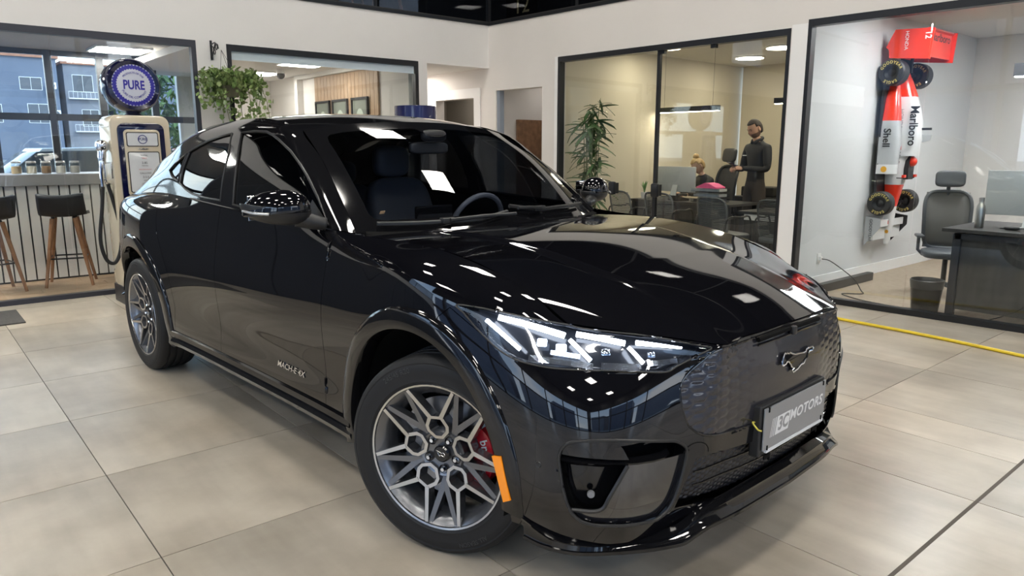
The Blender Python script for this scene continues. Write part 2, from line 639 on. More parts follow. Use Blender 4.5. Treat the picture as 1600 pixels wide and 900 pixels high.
# right wall
m = MB()
m.box((-3.2, 0, 0), (-1.17, WT, 2.46)); m.box((-1.17, 0, 2.09), (-0.31, WT, 2.46)); m.box((-0.31, 0, 0), (0.0, WT, 2.46))
m.box((0.0, 0, 0), (0.14, WT, 3.0)); m.box((0.14, 0, 2.165), (1.005, WT, 3.0)); m.box((1.005, 0, 0), (1.275, WT, 3.0))
m.box((1.275, 0, 2.495), (4.225, WT, 3.0)); m.box((4.225, 0, 0), (4.385, WT, 3.0)); m.box((4.385, 0, 2.55), (9.2, WT, 3.0)); m.box((9.2, 0, 0), (15.9, WT, 6.2))
struct(in_rw(m.build('wall_right', warm_m)))
# casing of the corridor door
m = MB()
m.box((-1.30, -0.012, 0), (-1.17, 0.0, 2.22)); m.box((-0.31, -0.012, 0), (-0.18, 0.0, 2.22)); m.box((-1.17, -0.012, 2.09), (-0.31, 0.0, 2.22))
struct(in_rw(m.build('trim_1', white_m)))
# white reveal edges beside the office windows
m = MB(); m.box((1.225, -0.006, 0), (1.275, 0.0, 2.50)); m.box((4.235, -0.006, 0), (4.385, 0.004, 2.52))
struct(in_rw(m.build('trim_2', white_m)))

def rw_glazing(name, s0, s1, z1, mull, posts=()):
    root = struct(in_rw(empty(name, (0, 0, 0))))
    MB().box((s0, -0.006, z1-0.06), (s1, 0.085, z1)).build('window_head', frame_m, root)
    MB().box((s0, -0.006, 0.0), (s1, 0.085, 0.05)).build('window_sill', frame_m, root)
    for a in (s0, s1-0.035):
        MB().box((a, -0.005, 0.0), (a+0.035, 0.084, z1)).build('window_jamb', frame_m, root)
    ss = [s0]+list(mull)+[s1]
    for k in range(len(ss)-1):
        MB().box((ss[k]+0.003, 0.036, 0.03), (ss[k+1]-0.003, 0.044, z1-0.03)).build('window_pane', pane, root)
    for p in posts:
        MB().box((p-0.018, 0.02, 0.02), (p+0.018, 0.06, z1-0.03)).build('door_stile', frame_m, root)
    return root
ow = rw_glazing('window_3', 1.275, 4.225, 2.495, [2.02, 2.74, 3.40], [2.74])
rw_glazing('window_4', 4.385, 9.2, 2.55, [5.40, 7.3])
# door pulls on the office glass
for s in (2.20, 2.80):
    MB().box((s-0.045, -0.075, 0.885), (s+0.045, -0.015, 1.035), 0.02).box((s-0.03, -0.016, 0.90), (s+0.03, 0.036, 1.02)).build('door_pull', frame_m, ow, smooth=True)
for s in (2.78, 3.40):
    MB().box((s-0.03, 0.02, 2.40), (s+0.03, 0.06, 2.45)).build('patch_fitting', frame_m, ow)

# corridor beyond the bulkhead
struct(MB().box((5.0, YL+WT, 2.457), (6.4, 11.2, 2.55)).build('ceiling_corridor', ceil_white))
struct(MB().box((5.0, 11.1, 0), (6.4, 11.2, 2.46)).build('wall_corridor_end', warm_m))
struct(MB().box((5.16, YL+0.32, 0), (5.29, 11.1, 2.46)).build('wall_corridor_side', warm_m))
struct(MB().box((5.0, 7.98, -0.12), (6.45, 11.2, -0.002)).build('floor_corridor', mat('corridor_floor', (0.40, 0.36, 0.31), 0.4)))
o = thing('ceiling_light', 'unseen round lamp added in the corridor ceiling beyond the bulkhead', 'light', (5.75, 9.3, 2.44), 0)  # lamp added to brighten the corridor, hidden from the camera
MB().lathe([(0.0, 0.0), (0.16, 0.0), (0.18, 0.01), (0.18, 0.016)], 28).build('lamp_rim', white_m, o, smooth=True)
MB().lathe([(0.0, -0.004), (0.155, -0.004)], 28).build('diffuser', mat('added_corridor_lamp', (1, 1, 1), 0.5, emit=(1.0, 0.93, 0.85), es=60.0), o)
# store behind the corridor door
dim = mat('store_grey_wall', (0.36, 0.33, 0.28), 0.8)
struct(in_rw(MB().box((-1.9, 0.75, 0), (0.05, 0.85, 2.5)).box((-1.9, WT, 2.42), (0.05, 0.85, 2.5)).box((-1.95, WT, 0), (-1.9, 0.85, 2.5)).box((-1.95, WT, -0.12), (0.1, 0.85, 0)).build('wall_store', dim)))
# lobby behind the open doorway
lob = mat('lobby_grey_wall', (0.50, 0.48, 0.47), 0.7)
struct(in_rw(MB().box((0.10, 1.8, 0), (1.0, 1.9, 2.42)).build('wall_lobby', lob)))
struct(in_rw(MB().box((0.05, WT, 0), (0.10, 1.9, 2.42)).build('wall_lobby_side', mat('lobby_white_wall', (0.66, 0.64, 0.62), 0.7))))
struct(in_rw(MB().box((0.05, WT, 2.42), (1.0, 1.9, 2.5)).build('ceiling_lobby', ceil_white)))
struct(in_rw(MB().box((0.0, WT, -0.12), (1.0, 1.9, -0.001)).build('floor_lobby', mat('corridor_floor'))))
for nm_, s_, of_ in (('lobby behind the open doorway', 0.55, 0.9), ('store behind the corridor door', -0.9, 0.45)):
    o = thing('ceiling_light', 'unseen round lamp added in the ceiling of the '+nm_, 'light', tuple(RW(s_, of_, 2.405)), 0)  # both lamps are added, out of view, to lift the dark rooms
    MB().lathe([(0.0, 0.0), (0.08, 0.0), (0.09, 0.008), (0.09, 0.013)], 20).build('lamp_rim', white_m, o, smooth=True)
    MB().lathe([(0.0, -0.003), (0.078, -0.003)], 20).build('diffuser', mat('added_small_lamp', (1, 1, 1), 0.5, emit=(1.0, 0.94, 0.88), es=22.0), o)
struct(in_rw(MB().box((0.14, 0.02, 0), (0.19, 0.10, 2.165)).build('trim_3', mat('steel_blue_jamb', (0.24, 0.28, 0.34), 0.4))))
tag(in_rw(MB().box((0.104, 0.40, 0.0), (0.135, 1.35, 1.80), 0.004).build('brown_panel', noise_mat('cork_brown', (0.16, 0.085, 0.045), (0.24, 0.13, 0.07), 14, 0.7))), 'brown board standing in the open doorway behind the car', 'board')

# mezzanine above both walls
MEZ = 3.0
mez_dark = mat('mezzanine_dark', (0.012, 0.012, 0.014), 0.6)
struct(MB().box((-7.5, YL, MEZ), (6.35, YL+4.0, MEZ+0.05)).build('floor_mezzanine', mat('mezzanine_floor', (0.03, 0.028, 0.027), 0.35)))
struct(in_rw(MB().box((0, 0, MEZ), (9.2, 4.5, MEZ+0.05)).build('floor_mezzanine_right', mat('mezzanine_floor'))))
struct(MB().box((-7.5, YL+3.9, MEZ), (11.2, YL+4.0, 6.2)).build('wall_mezzanine', mez_dark))
struct(in_rw(MB().box((-4, 4.4, MEZ), (9.2, 4.5, 6.2)).build('wall_mezzanine_right', mez_dark)))
rail = struct(empty('balustrade_window_left', (0, 0, 0)))
MB().box((-7.5, YL-0.01, MEZ), (6.29, YL+0.06, MEZ+0.035)).build('bottom_rail', frame_m, rail)
MB().box((-7.5, YL, MEZ+1.05), (6.29, YL+0.05, MEZ+1.10)).build('hand_rail', frame_m, rail)
mg = pane_mat('smoked_glass', (0.55, 0.56, 0.58), 1.0, 0.0, 1.5)
for k, x in enumerate((-7.4, -5.0, -2.6, -0.2, 2.2, 4.6)):
    MB().box((x+0.01, YL+0.02, MEZ+0.03), (min(x+2.38, 6.25), YL+0.028, MEZ+1.05)).build('balustrade_pane', mg, rail)
    MB().box((x-0.015, YL+0.012, MEZ), (x+0.015, YL+0.05, MEZ+1.05)).build('post', frame_m, rail)
rail2 = struct(in_rw(empty('balustrade_window_right', (0, 0, 0))))
MB().box((0, -0.01, MEZ), (9.2, 0.06, MEZ+0.035)).build('bottom_rail', frame_m, rail2)
MB().box((0, 0, MEZ+1.05), (9.2, 0.05, MEZ+1.10)).build('hand_rail', frame_m, rail2)
for s in (0.0, 1.55, 3.1, 4.65, 6.2, 7.75):
    MB().box((s+0.01, 0.02, MEZ+0.03), (s+1.53, 0.028, MEZ+1.05)).build('balustrade_pane', mg, rail2)
    MB().box((s-0.018, 0.01, MEZ), (s+0.018, 0.05, MEZ+1.05)).build('post', frame_m, rail2)

# high dark ceiling with square panel lamps, street facade behind the camera
struct(MB().box((-7.6, -8.1, 6.2), (11.0, 12.0, 6.35)).build('ceiling', ceil_dark))
fac = mat('facade_dark_frame', (0.03, 0.031, 0.035), 0.4)
m = MB()
m.box((-7.6, -8.1, 4.4), (-7.45, 8.1, 6.2)); m.box((-7.6, -8.1, 0), (-7.45, -7.2, 4.4)); m.box((-7.6, -8.1, 0), (-7.45, 8.1, 0.12)); m.box((-7.6, -8.1, 2.75), (-7.45, 8.1, 2.9))
for y in (-4.8, -2.4, 0.0, 2.4, 4.8, 7.2):
    m.box((-7.6, y-0.06, 0), (-7.45, y+0.06, 4.4))
m.box((-7.6, -8.1, 4.4), (7.1, -7.95, 6.2)); m.box((-7.6, -8.1, 0), (7.1, -7.95, 0.12)); m.box((-7.6, -8.1, 2.75), (7.1, -7.95, 2.9))
for x in (-5.2, -2.8, -0.4, 2.0, 4.4, 6.8):
    m.box((x-0.06, -8.1, 0), (x+0.06, -7.95, 4.4))
struct(m.build('wall_street_facade', fac))
ns = 0
for i in range(4):
    for j in range(5):
        x, y = -5.2+i*3.3, -5.9+j*3.1
        o = thing('ceiling_light', 'square white panel lamp set in the dark showroom ceiling', 'light', (x, y, 6.13), 0, 'square panel lamps of the showroom ceiling')
        MB().box((-0.36, -0.36, 0.0), (0.36, 0.36, 0.07)).build('lamp_frame', frame_m, o)
        MB().box((-0.33, -0.33, -0.006), (0.33, 0.33, 0.0)).build('diffuser', panel_light, o)
# ------------------------------------------------------------------ car surface control grids (x right, y forward, z up; right half)
def body_grid():
    side = {  # y: (x of 8 rows), (z of 8 rows)
        -3.42: ((.790, .835, .868, .885, .892, .880, .850, .780), (.44, .49, .56, .67, .81, .96, 1.065, 1.105)),
        -3.12: ((.905, .922, .932, .937, .937, .925, .880, .790), (.28, .39, .51, .65, .81, .965, 1.085, 1.130)),
        -2.75: ((.910, .925, .935, .940, .940, .928, .880, .795), (.27, .38, .50, .65, .81, .965, 1.085, 1.145)),
        -2.35: ((.890, .906, .905, .910, .914, .900, .868, .825), (.26, .365, .48, .63, .80, .95, 1.065, 1.142)),
        -1.95: ((.880, .896, .890, .898, .902, .882, .860, .838), (.25, .355, .47, .62, .79, .94, 1.050, 1.132)),
        -1.50: ((.878, .893, .886, .897, .900, .878, .859, .845), (.25, .350, .47, .62, .785, .935, 1.045, 1.118)),
        -1.05: ((.878, .893, .887, .898, .900, .877, .858, .842), (.25, .350, .47, .62, .785, .930, 1.040, 1.102)),
        -0.66: ((.885, .898, .893, .902, .906, .884, .852, .815), (.25, .350, .47, .62, .78, .92, 1.032, 1.082)),
        -0.35: ((.898, .912, .914, .919, .922, .900, .850, .768), (.25, .355, .48, .63, .78, .92, 1.030, 1.070)),
        -0.05: ((.908, .923, .934, .938, .938, .918, .858, .752), (.25, .36, .485, .63, .78, .92, 1.028, 1.057)),
        0.20: ((.908, .922, .932, .934, .928, .898, .840, .750), (.24, .36, .49, .63, .77, .888, .990, 1.018)),
    }
    g = [[(0.0, -3.80, .34), (0.0, -3.84, .43), (0.0, -3.86, .54), (0.0, -3.87, .67), (0.0, -3.88, .82), (0.0, -3.88, .96), (0.0, -3.87, 1.07), (0.0, -3.80, 1.12)],
         [(.50, -3.76, .34), (.50, -3.80, .43), (.50, -3.82, .54), (.50, -3.82, .67), (.50, -3.83, .82), (.50, -3.82, .96), (.50, -3.80, 1.07), (.48, -3.74, 1.115)],
         [(.74, -3.62, .33), (.76, -3.66, .42), (.77, -3.68, .54), (.78, -3.68, .67), (.78, -3.68, .82), (.77, -3.67, .96), (.75, -3.64, 1.065), (.69, -3.60, 1.108)]]
    for y in sorted(side):
        xs, zs = side[y]
        g.append([(x, y, z) for x, z in zip(xs, zs)])
    g += [
        [(.880, .49, .262), (.905, .47, .355), (.914, .455, .49), (.917, .43, .63), (.903, .40, .755), (.865, .39, .863), (.812, .405, .940), (.748, .42, .950)],
        [(.845, .60, .250), (.875, .605, .35), (.882, .595, .49), (.885, .570, .63), (.865, .53, .748), (.825, .505, .838), (.785, .50, .890), (.742, .53, .893)],
        [(.770, .698, .245), (.800, .72, .35), (.810, .715, .49), (.810, .695, .63), (.790, .65, .743), (.752, .615, .822), (.722, .61, .862), (.680, .625, .878)],
        [(.640, .772, .245), (.660, .795, .35), (.665, .800, .49), (.665, .794, .63), (.650, .766, .738), (.615, .742, .810), (.592, .74, .842), (.565, .738, .860)],
        [(.445, .825, .268), (.450, .854, .35), (.450, .866, .49), (.450, .872, .63), (.440, .870, .735), (.420, .866, .797), (.410, .864, .818), (.400, .862, .828)],
        [(.228, .850, .278), (.230, .880, .35), (.230, .892, .49), (.230, .900, .63), (.220, .895, .735), (.210, .882, .800), (.205, .874, .822), (.200, .868, .832)],
        [(0, .857, .282), (0, .888, .35), (0, .900, .49), (0, .908, .63), (0, .903, .735), (0, .888, .800), (0, .879, .822), (0, .871, .833)],
    ]
    # tighten the corner where bonnet edge meets the grille
    L = lambda a, b, t: [tuple(p+(q-p)*t for p, q in zip(u, v)) for u, v in zip(a, b)]
    k = len(g)-3
    g.insert(k+1, L(g[k], g[k+1], 0.32)); g.insert(k, L(g[k-1], g[k], 0.68))
    return g

def hood_grid():   # columns from the shut line to the centre, each from cowl to nose
    rows = [
        [(.752, -.62, 1.066), (.60, -.57, 1.069), (.44, -.52, 1.070), (.22, -.48, 1.072), (0, -.46, 1.073)],
        [(.762, -.34, 1.068), (.60, -.30, 1.069), (.44, -.26, 1.069), (.22, -.23, 1.070), (0, -.22, 1.071)],
        [(.752, -.05, 1.057), (.60, .00, 1.052), (.44, .04, 1.049), (.22, .07, 1.047), (0, .08, 1.047)],
        [(.750, .20, 1.018), (.60, .27, 1.004), (.44, .34, .995), (.22, .38, .990), (0, .39, .989)],
        [(.748, .42, .950), (.60, .52, .934), (.42, .63, .918), (.21, .67, .917), (0, .68, .917)],
        [(.742, .53, .893), (.60, .70, .867), (.40, .862, .828), (.20, .868, .832), (0, .871, .833)],
    ]
    cols = [[rows[i][j] for i in range(6)] for j in range(5)]
    L = lambda a, b, t: [tuple(p+(q-p)*t for p, q in zip(u, v)) for u, v in zip(a, b)]
    cols.insert(3, L(cols[2], cols[3], 0.32)); cols.insert(2, L(cols[1], cols[2], 0.68))
    return cols

def screen_grid():  # columns from the edge to the centre, each from base to header
    rows = [
        [(.740, -.65, 1.068), (.60, -.575, 1.060), (.38, -.51, 1.058), (.18, -.475, 1.058), (0, -.465, 1.058)],
        [(.705, -.84, 1.228), (.57, -.785, 1.240), (.36, -.735, 1.250), (.17, -.71, 1.256), (0, -.705, 1.258)],
        [(.670, -1.04, 1.375), (.54, -1.00, 1.395), (.34, -.96, 1.411), (.16, -.94, 1.420), (0, -.935, 1.422)],
        [(.630, -1.27, 1.500), (.50, -1.24, 1.521), (.31, -1.215, 1.538), (.15, -1.20, 1.546), (0, -1.197, 1.548)],
    ]
    return [[rows[i][j] for i in range(4)] for j in range(5)]

def green_grid():  # columns run along the side, each from belt to rail
    cols = [
        [(.740, -.65, 1.068), (.705, -.84, 1.228), (.670, -1.04, 1.375), (.630, -1.27, 1.500)],
        [(.800, -.67, 1.082), (.768, -.89, 1.248), (.722, -1.11, 1.402), (.640, -1.36, 1.526)],
        [(.830, -.78, 1.092), (.796, -1.00, 1.256), (.742, -1.23, 1.412), (.636, -1.48, 1.545)],
        [(.842, -1.05, 1.102), (.810, -1.24, 1.258), (.752, -1.43, 1.415), (.628, -1.64, 1.558)],
        [(.845, -1.50, 1.118), (.812, -1.60, 1.262), (.755, -1.70, 1.416), (.622, -1.80, 1.567)],
        [(.838, -1.95, 1.132), (.808, -1.97, 1.262), (.747, -1.99, 1.408), (.610, -2.01, 1.566)],
        [(.825, -2.35, 1.142), (.795, -2.35, 1.262), (.738, -2.34, 1.400), (.605, -2.32, 1.550)],
        [(.795, -2.75, 1.145), (.772, -2.73, 1.255), (.722, -2.70, 1.375), (.600, -2.64, 1.508)],
        [(.790, -3.12, 1.130), (.748, -3.06, 1.225), (.700, -3.00, 1.320), (.595, -2.93, 1.420)],
        [(.780, -3.42, 1.105), (.720, -3.36, 1.180), (.675, -3.31, 1.250), (.590, -3.24, 1.315)],
        [(.690, -3.60, 1.108), (.650, -3.56, 1.150), (.620, -3.53, 1.185), (.575, -3.50, 1.215)],
    ]
    for c in cols:      # rounded shoulder below the roof rail
        (x2, y2, z2), (x3, y3, z3) = c[2], c[3]
        c.insert(3, (x2*0.42+x3*0.58+0.020, y2*0.42+y3*0.58, z2*0.36+z3*0.64+0.006))
    return cols

def roof_grid():   # columns from rail to centre, each from header to tail
    rail = [(.630, -1.27, 1.500), (.636, -1.48, 1.545), (.622, -1.80, 1.567), (.605, -2.32, 1.550), (.600, -2.64, 1.508), (.595, -2.93, 1.420), (.590, -3.24, 1.315), (.575, -3.50, 1.215), (.50, -3.78, 1.115)]
    mid = [(.31, -1.215, 1.538), (.31, -1.44, 1.575), (.31, -1.78, 1.598), (.31, -2.32, 1.590), (.31, -2.66, 1.545), (.31, -2.97, 1.455), (.30, -3.28, 1.345), (.29, -3.54, 1.235), (.26, -3.79, 1.118)]
    cen = [(0, -1.197, 1.548), (0, -1.43, 1.583), (0, -1.78, 1.607), (0, -2.32, 1.602), (0, -2.66, 1.557), (0, -2.98, 1.466), (0, -3.29, 1.354), (0, -3.55, 1.242), (0, -3.80, 1.120)]
    return [rail, mid, cen]
# ------------------------------------------------------------------ the car
from mathutils.bvhtree import BVHTree
CAR_TH = R(-176.714)
car = thing('car', 'glossy black electric crossover with lit headlights and dealer plate, in the middle of the showroom', 'car', (2.21838, 2.09629, 0), CAR_TH)

paint = mat('black_paint', (0.004, 0.004, 0.0055), 0.03, 0, 0.5, 0.3)
gloss = mat('gloss_black_trim', (0.006, 0.006, 0.007), 0.06, 0, 0.5, 0.2)
satin = mat('satin_black_plastic', (0.018, 0.018, 0.019), 0.42)
matte = mat('matte_black_liner', (0.006, 0.006, 0.006), 0.9, 0, 0.1)
rubber = mat('tyre_rubber', (0.014, 0.014, 0.015), 0.62, 0, 0.35)
chrome = mat('chrome', (0.85, 0.86, 0.88), 0.08, 1.0)
wheel_grey = mat('wheel_grey_paint', (0.20, 0.205, 0.22), 0.27, 0.8)
machined = mat('wheel_machined_face', (0.62, 0.61, 0.60), 0.22, 1.0)
caliper_red = mat('caliper_red', (0.55, 0.008, 0.02), 0.3, 0, 0.5, 0.5)
white_print = mat('white_print', (0.85, 0.85, 0.85), 0.5)
disc_steel = mat('brake_disc_steel', (0.35, 0.35, 0.36), 0.3, 1.0)
screen_glass = pane_mat('windscreen_glass', (0.76, 0.80, 0.86), 1.0, 0.0, 1.5)
side_glass = pane_mat('dark_tinted_glass', (0.05, 0.055, 0.06), 1.0, 0.0, 2.0)
lens_glass = pane_mat('headlight_lens', (0.92, 0.95, 1.0), 1.0, 0.0, 1.45)
led = mat('white_led', (0.9, 0.95, 1.0), 0.4, emit=(0.88, 0.94, 1.0), es=9.0)
led_soft = mat('projector_glow', (0.6, 0.7, 1.0), 0.3, emit=(0.7, 0.83, 1.0), es=2.2)

def grid_bm(G):
    nu, nv = G.shape[:2]
    bm = bmesh.new()
    vs_ = [bm.verts.new(p) for p in G.reshape(-1, 3)]
    for q in grid_faces(nu, nv):
        a = [vs_[k] for k in q]
        if len({tuple(round(c, 6) for c in x.co) for x in a}) >= 3:
            try: bm.faces.new(a)
            except ValueError: pass
    bmesh.ops.remove_doubles(bm, verts=bm.verts, dist=1e-5)
    bm.normal_update()
    return bm

def orient(bm, ref):
    """flip all faces if they look towards ref"""
    s = sum(f.normal.dot(f.calc_center_median()-Vector(ref))*f.calc_area() for f in bm.faces)
    if s < 0: bmesh.ops.reverse_faces(bm, faces=bm.faces)
    bm.normal_update()

def panel(bm, values, name, material, both=False, side=1, gap=0.0014, offset=0.0, solid=0.006, parent=None):
    b = bm.copy()
    bmesh.ops.delete(b, geom=[f for f in b.faces if f.material_index not in values], context='FACES')
    if not b.faces:
        b.free(); return None
    b.normal_update()
    if offset:
        for v in b.verts: v.co += v.normal*offset
        for v in b.verts:
            if both and abs(v.co.x) < 0.004: v.co.x = 0
    if gap or solid:
        bd_ = [v for v in b.verts if v.is_boundary and not (both and abs(v.co.x) < 1e-3)]
        bmesh.ops.remove_doubles(b, verts=bd_, dist=0.0035)
        b.normal_update()
    if gap:
        mv = []
        for v in b.verts:
            if v.is_boundary and not (both and abs(v.co.x) < 1e-4):
                be = [e for e in v.link_edges if e.is_boundary]
                if len(be) != 2: continue
                p, q = be[0].other_vert(v).co, be[1].other_vert(v).co
                # widen the stencil so slivers do not make the edge ragged
                t = (q-p)
                if t.length < 1e-7: continue
                t.normalize()
                c = Vector((0, 0, 0))
                for f in v.link_faces: c += f.calc_center_median()
                c = c/len(v.link_faces)-v.co
                n = v.normal.cross(t)
                if n.length < 1e-6: continue
                n.normalize()
                if n.dot(c) < 0: n = -n
                mv.append((v, n*gap))
        for v, d_ in mv: v.co += d_
    if both:
        geo = bmesh.ops.duplicate(b, geom=list(b.verts)+list(b.edges)+list(b.faces))['geom']
        nf = [g for g in geo if isinstance(g, bmesh.types.BMFace)]
        for g in geo:
            if isinstance(g, bmesh.types.BMVert): g.co.x = -g.co.x
        bmesh.ops.reverse_faces(b, faces=nf)
        bmesh.ops.remove_doubles(b, verts=[v for v in b.verts if abs(v.co.x) < 2e-4], dist=5e-4)
    elif side < 0:
        for v in b.verts: v.co.x = -v.co.x
        bmesh.ops.reverse_faces(b, faces=b.faces)
    for f in b.faces:
        f.material_index = 0; f.smooth = True
    me = bpy.data.meshes.new(name)
    b.to_mesh(me); b.free()
    me.materials.append(material)
    o = bpy.data.objects.new(name, me)
    link(o, parent or car)
    if solid:
        md = o.modifiers.new('thickness', 'SOLIDIFY'); md.thickness = solid; md.offset = -1; md.use_rim = False
    return o

BODY = spline_grid(body_grid(), 300, 84, mirror_last=True)
body_bm = grid_bm(BODY)
orient(body_bm, (0, -1.5, 0.7))
_v = [tuple(map(float, p)) for p in BODY.reshape(-1, 3)]
BODY_BVH = BVHTree.FromPolygons(_v, grid_faces(BODY.shape[0], BODY.shape[1]))

def side_x(y, z):
    h = BODY_BVH.ray_cast(Vector((2, y, z)), Vector((-1, 0, 0)))
    return h[0].x if h[0] is not None else 0.9

def side_n(y, z):
    h = BODY_BVH.ray_cast(Vector((2, y, z)), Vector((-1, 0, 0)))
    n = h[1] if h[0] is not None else Vector((1, 0, 0))
    return n if n.x > 0 else -n

def on_body(p, inset=0.0):
    """nearest body point, pushed inwards"""
    q, n, i, d = BODY_BVH.find_nearest(Vector(p))
    c = q-Vector((0, -1.2, 0.6))
    if n.dot(c) < 0: n = -n
    return q-n*inset, n

AX_F, AX_R, AX_Z = -0.015, -2.984, 0.366
def arc_poly(yc, r, x=0.9, n=40):
    return [(x, yc+r*math.cos(2*math.pi*k/n), AX_Z+r*math.sin(2*math.pi*k/n)) for k in range(n)]

DX = (1, 0, 0)
for yc in (AX_F, AX_R):
    cut_region(body_bm, arc_poly(yc, 0.455), DX, value=9, facing=0.15)
    # the wheel opening runs down to the sill
    cut_region(body_bm, [(0.9, yc-0.455, 0.1), (0.9, yc+0.455, 0.1), (0.9, yc+0.455, AX_Z), (0.9, yc-0.455, AX_Z)], DX, value=9, facing=0.15, only=(0,))
HL = [(0.89, 0.184, 0.918), (0.874, 0.266, 0.922), (0.858, 0.339, 0.919), (0.813, 0.448, 0.907), (0.745, 0.531, 0.890), (0.681, 0.623, 0.874), (0.565, 0.738, 0.856), (0.47, 0.825, 0.834),
      (0.442, 0.848, 0.824), (0.492, 0.831, 0.805), (0.552, 0.805, 0.781), (0.588, 0.79, 0.767), (0.654, 0.742, 0.77), (0.755, 0.655, 0.776), (0.826, 0.569, 0.778), (0.862, 0.497, 0.783),
      (0.88, 0.434, 0.793), (0.89, 0.373, 0.815), (0.893, 0.288, 0.859), (0.891, 0.223, 0.897)]
HLD = (0.78, 0.60, 0.18)
cut_region(body_bm, HL, HLD, value=6, facing=0.02, only=(0,))
GR = [(-0.1, 0.87, 0.822), (0.26, 0.87, 0.820), (0.40, 0.861, 0.817), (0.45, 0.851, 0.806), (0.477, 0.844, 0.791), (0.527, 0.83, 0.759), (0.556, 0.823, 0.726), (0.563, 0.829, 0.686), (0.555, 0.839, 0.636), (0.536, 0.848, 0.596),
      (0.490, 0.861, 0.562), (0.416, 0.876, 0.546), (0.304, 0.89, 0.539), (0.194, 0.898, 0.535), (-0.1, 0.90, 0.532)]
cut_region(body_bm, GR, (0, 1, 0.1), value=7, facing=0.2, only=(0,))
INT = [(0.871, 0.622, 0.53), (0.864, 0.633, 0.565), (0.844, 0.664, 0.584), (0.767, 0.742, 0.59), (0.621, 0.818, 0.567), (0.574, 0.835, 0.554), (0.541, 0.845, 0.521), (0.549, 0.838, 0.449), (0.578, 0.822, 0.349),
       (0.616, 0.808, 0.311), (0.664, 0.791, 0.308), (0.762, 0.747, 0.318), (0.813, 0.704, 0.325), (0.837, 0.675, 0.34), (0.854, 0.652, 0.374), (0.865, 0.636, 0.432), (0.869, 0.626, 0.491)]
INTD = (0.6, 0.8, 0)
cut_region(body_bm, INT, INTD, value=8, facing=0.1, only=(0,))
IUP = [(0.88, 0.60, 0.540), (0.88, 0.60, 0.62), (0.79, 0.725, 0.62), (0.763, 0.746, 0.62), (0.757, 0.75, 0.578), (0.745, 0.761, 0.56), (0.729, 0.771, 0.525), (0.799, 0.723, 0.533)]
cut_region(body_bm, IUP, INTD, value=12, facing=0.1, only=(8,))
ICO = [(0.731, 0.772, 0.509), (0.659, 0.803, 0.502), (0.573, 0.834, 0.503), (0.53, 0.85, 0.507), (0.53, 0.85, 0.28), (0.80, 0.72, 0.28), (0.88, 0.60, 0.30), (0.88, 0.60, 0.362), (0.815, 0.706, 0.364), (0.79, 0.731, 0.375), (0.776, 0.744, 0.411), (0.753, 0.759, 0.459)]
cut_region(body_bm, ICO, INTD, value=13, facing=0.1, only=(8,))
LG = [(-0.1, 0.88, 0.30), (0.173, 0.879, 0.302), (0.354, 0.866, 0.312), (0.454, 0.852, 0.328), (0.560, 0.832, 0.335), (0.542, 0.835, 0.40), (0.50, 0.856, 0.490), (0.42, 0.87, 0.487), (0.358, 0.88, 0.482), (0.132, 0.894, 0.470), (-0.1, 0.90, 0.468)]
cut_region(body_bm, LG, (0, 1, 0), value=10, facing=0.2, only=(0,))
# side panels
cut_region(body_bm, [(0.9, -0.697, 0.1), (0.9, -0.655, 1.3), (0.9, 0.60, 1.3), (0.9, 0.60, 0.85), (0.9, 0.30, 0.85), (0.9, 0.16, 0.908), (0.9, 0.115, 0.87), (0.9, 0.085, 0.78), (0.9, 0.0, 0.1)], DX, value=1, facing=-0.2, only=(0,))
SK = 0.338
cut_region(body_bm, [(0.9, -1.79, SK), (0.9, -1.78, 1.3), (0.9, -0.655, 1.3), (0.9, -0.6887, SK)], DX, value=2, facing=0.0, only=(0,))
cut_region(body_bm, [(0.9, -1.79, SK), (0.9, -1.78, 1.3), (0.9, -2.60, 1.3), (0.9, -2.62, 1.10), (0.9, -2.56, 0.93), (0.9, -2.44, 0.70), (0.9, -2.40, 0.50), (0.9, -2.43, SK)], DX, value=3, facing=0.0, only=(0,))
cut_region(body_bm, [(0.9, -2.60, 0.1), (0.9, -2.60, SK), (0.9, -0.40, SK), (0.9, -0.40, 0.1)], DX, value=5, facing=-0.5, only=(0, 1))
cut_region(body_bm, [(0.9, -5, 0.0), (0.9, -5, 1.4), (0.9, -1.79, 1.4), (0.9, -1.79, 0.0)], DX, value=4, facing=None, only=(0,))
for f in body_bm.faces:      # the rear end joins the quarter panels
    if f.material_index == 0 and f.calc_center_median().y < -1: f.material_index = 4

panel(body_bm, (0,), 'front_bumper', paint, both=True)
for sd in (1, -1):
    panel(body_bm, (1,), 'fender', paint, side=sd)
    panel(body_bm, (2,), 'front_door', paint, side=sd)
    panel(body_bm, (3,), 'rear_door', paint, side=sd)
    panel(body_bm, (5,), 'rocker_panel', gloss, side=sd, gap=0)
panel(body_bm, (4,), 'rear_quarter_panel', paint, both=True)

# dark shell behind the gaps
b = body_bm.copy()
bmesh.ops.delete(b, geom=[f for f in b.faces if f.material_index in (6, 7, 8, 9, 10, 12, 13)], context='FACES')
panel(b, tuple(range(6)), 'inner_shell', matte, both=True, gap=0, offset=-0.055, solid=0)
b.free()
MB().box((-0.80, -3.55, 0.20), (0.80, 0.55, 0.24)).build('floor_pan', matte, car)

# grille with embossed hexagons
def hex_height(x, z, a=0.050, b=0.026):
    """staggered columns of flattened hexagon pillows"""
    best = 0.0
    c0 = math.floor(x/a)
    for c in (c0-1, c0, c0+1, c0+2):
        off = 0.5 if c % 2 else 0.0
        v = z/b-off; v = v-round(v)
        u = x/a-c
        dd = max(abs(v)*2.0, abs(u)*1.25+abs(v)*0.75)
        t = min(1.0, max(0.0, (1.0-dd)/0.75))
        best = max(best, t*t*(3-2*t))
    return best

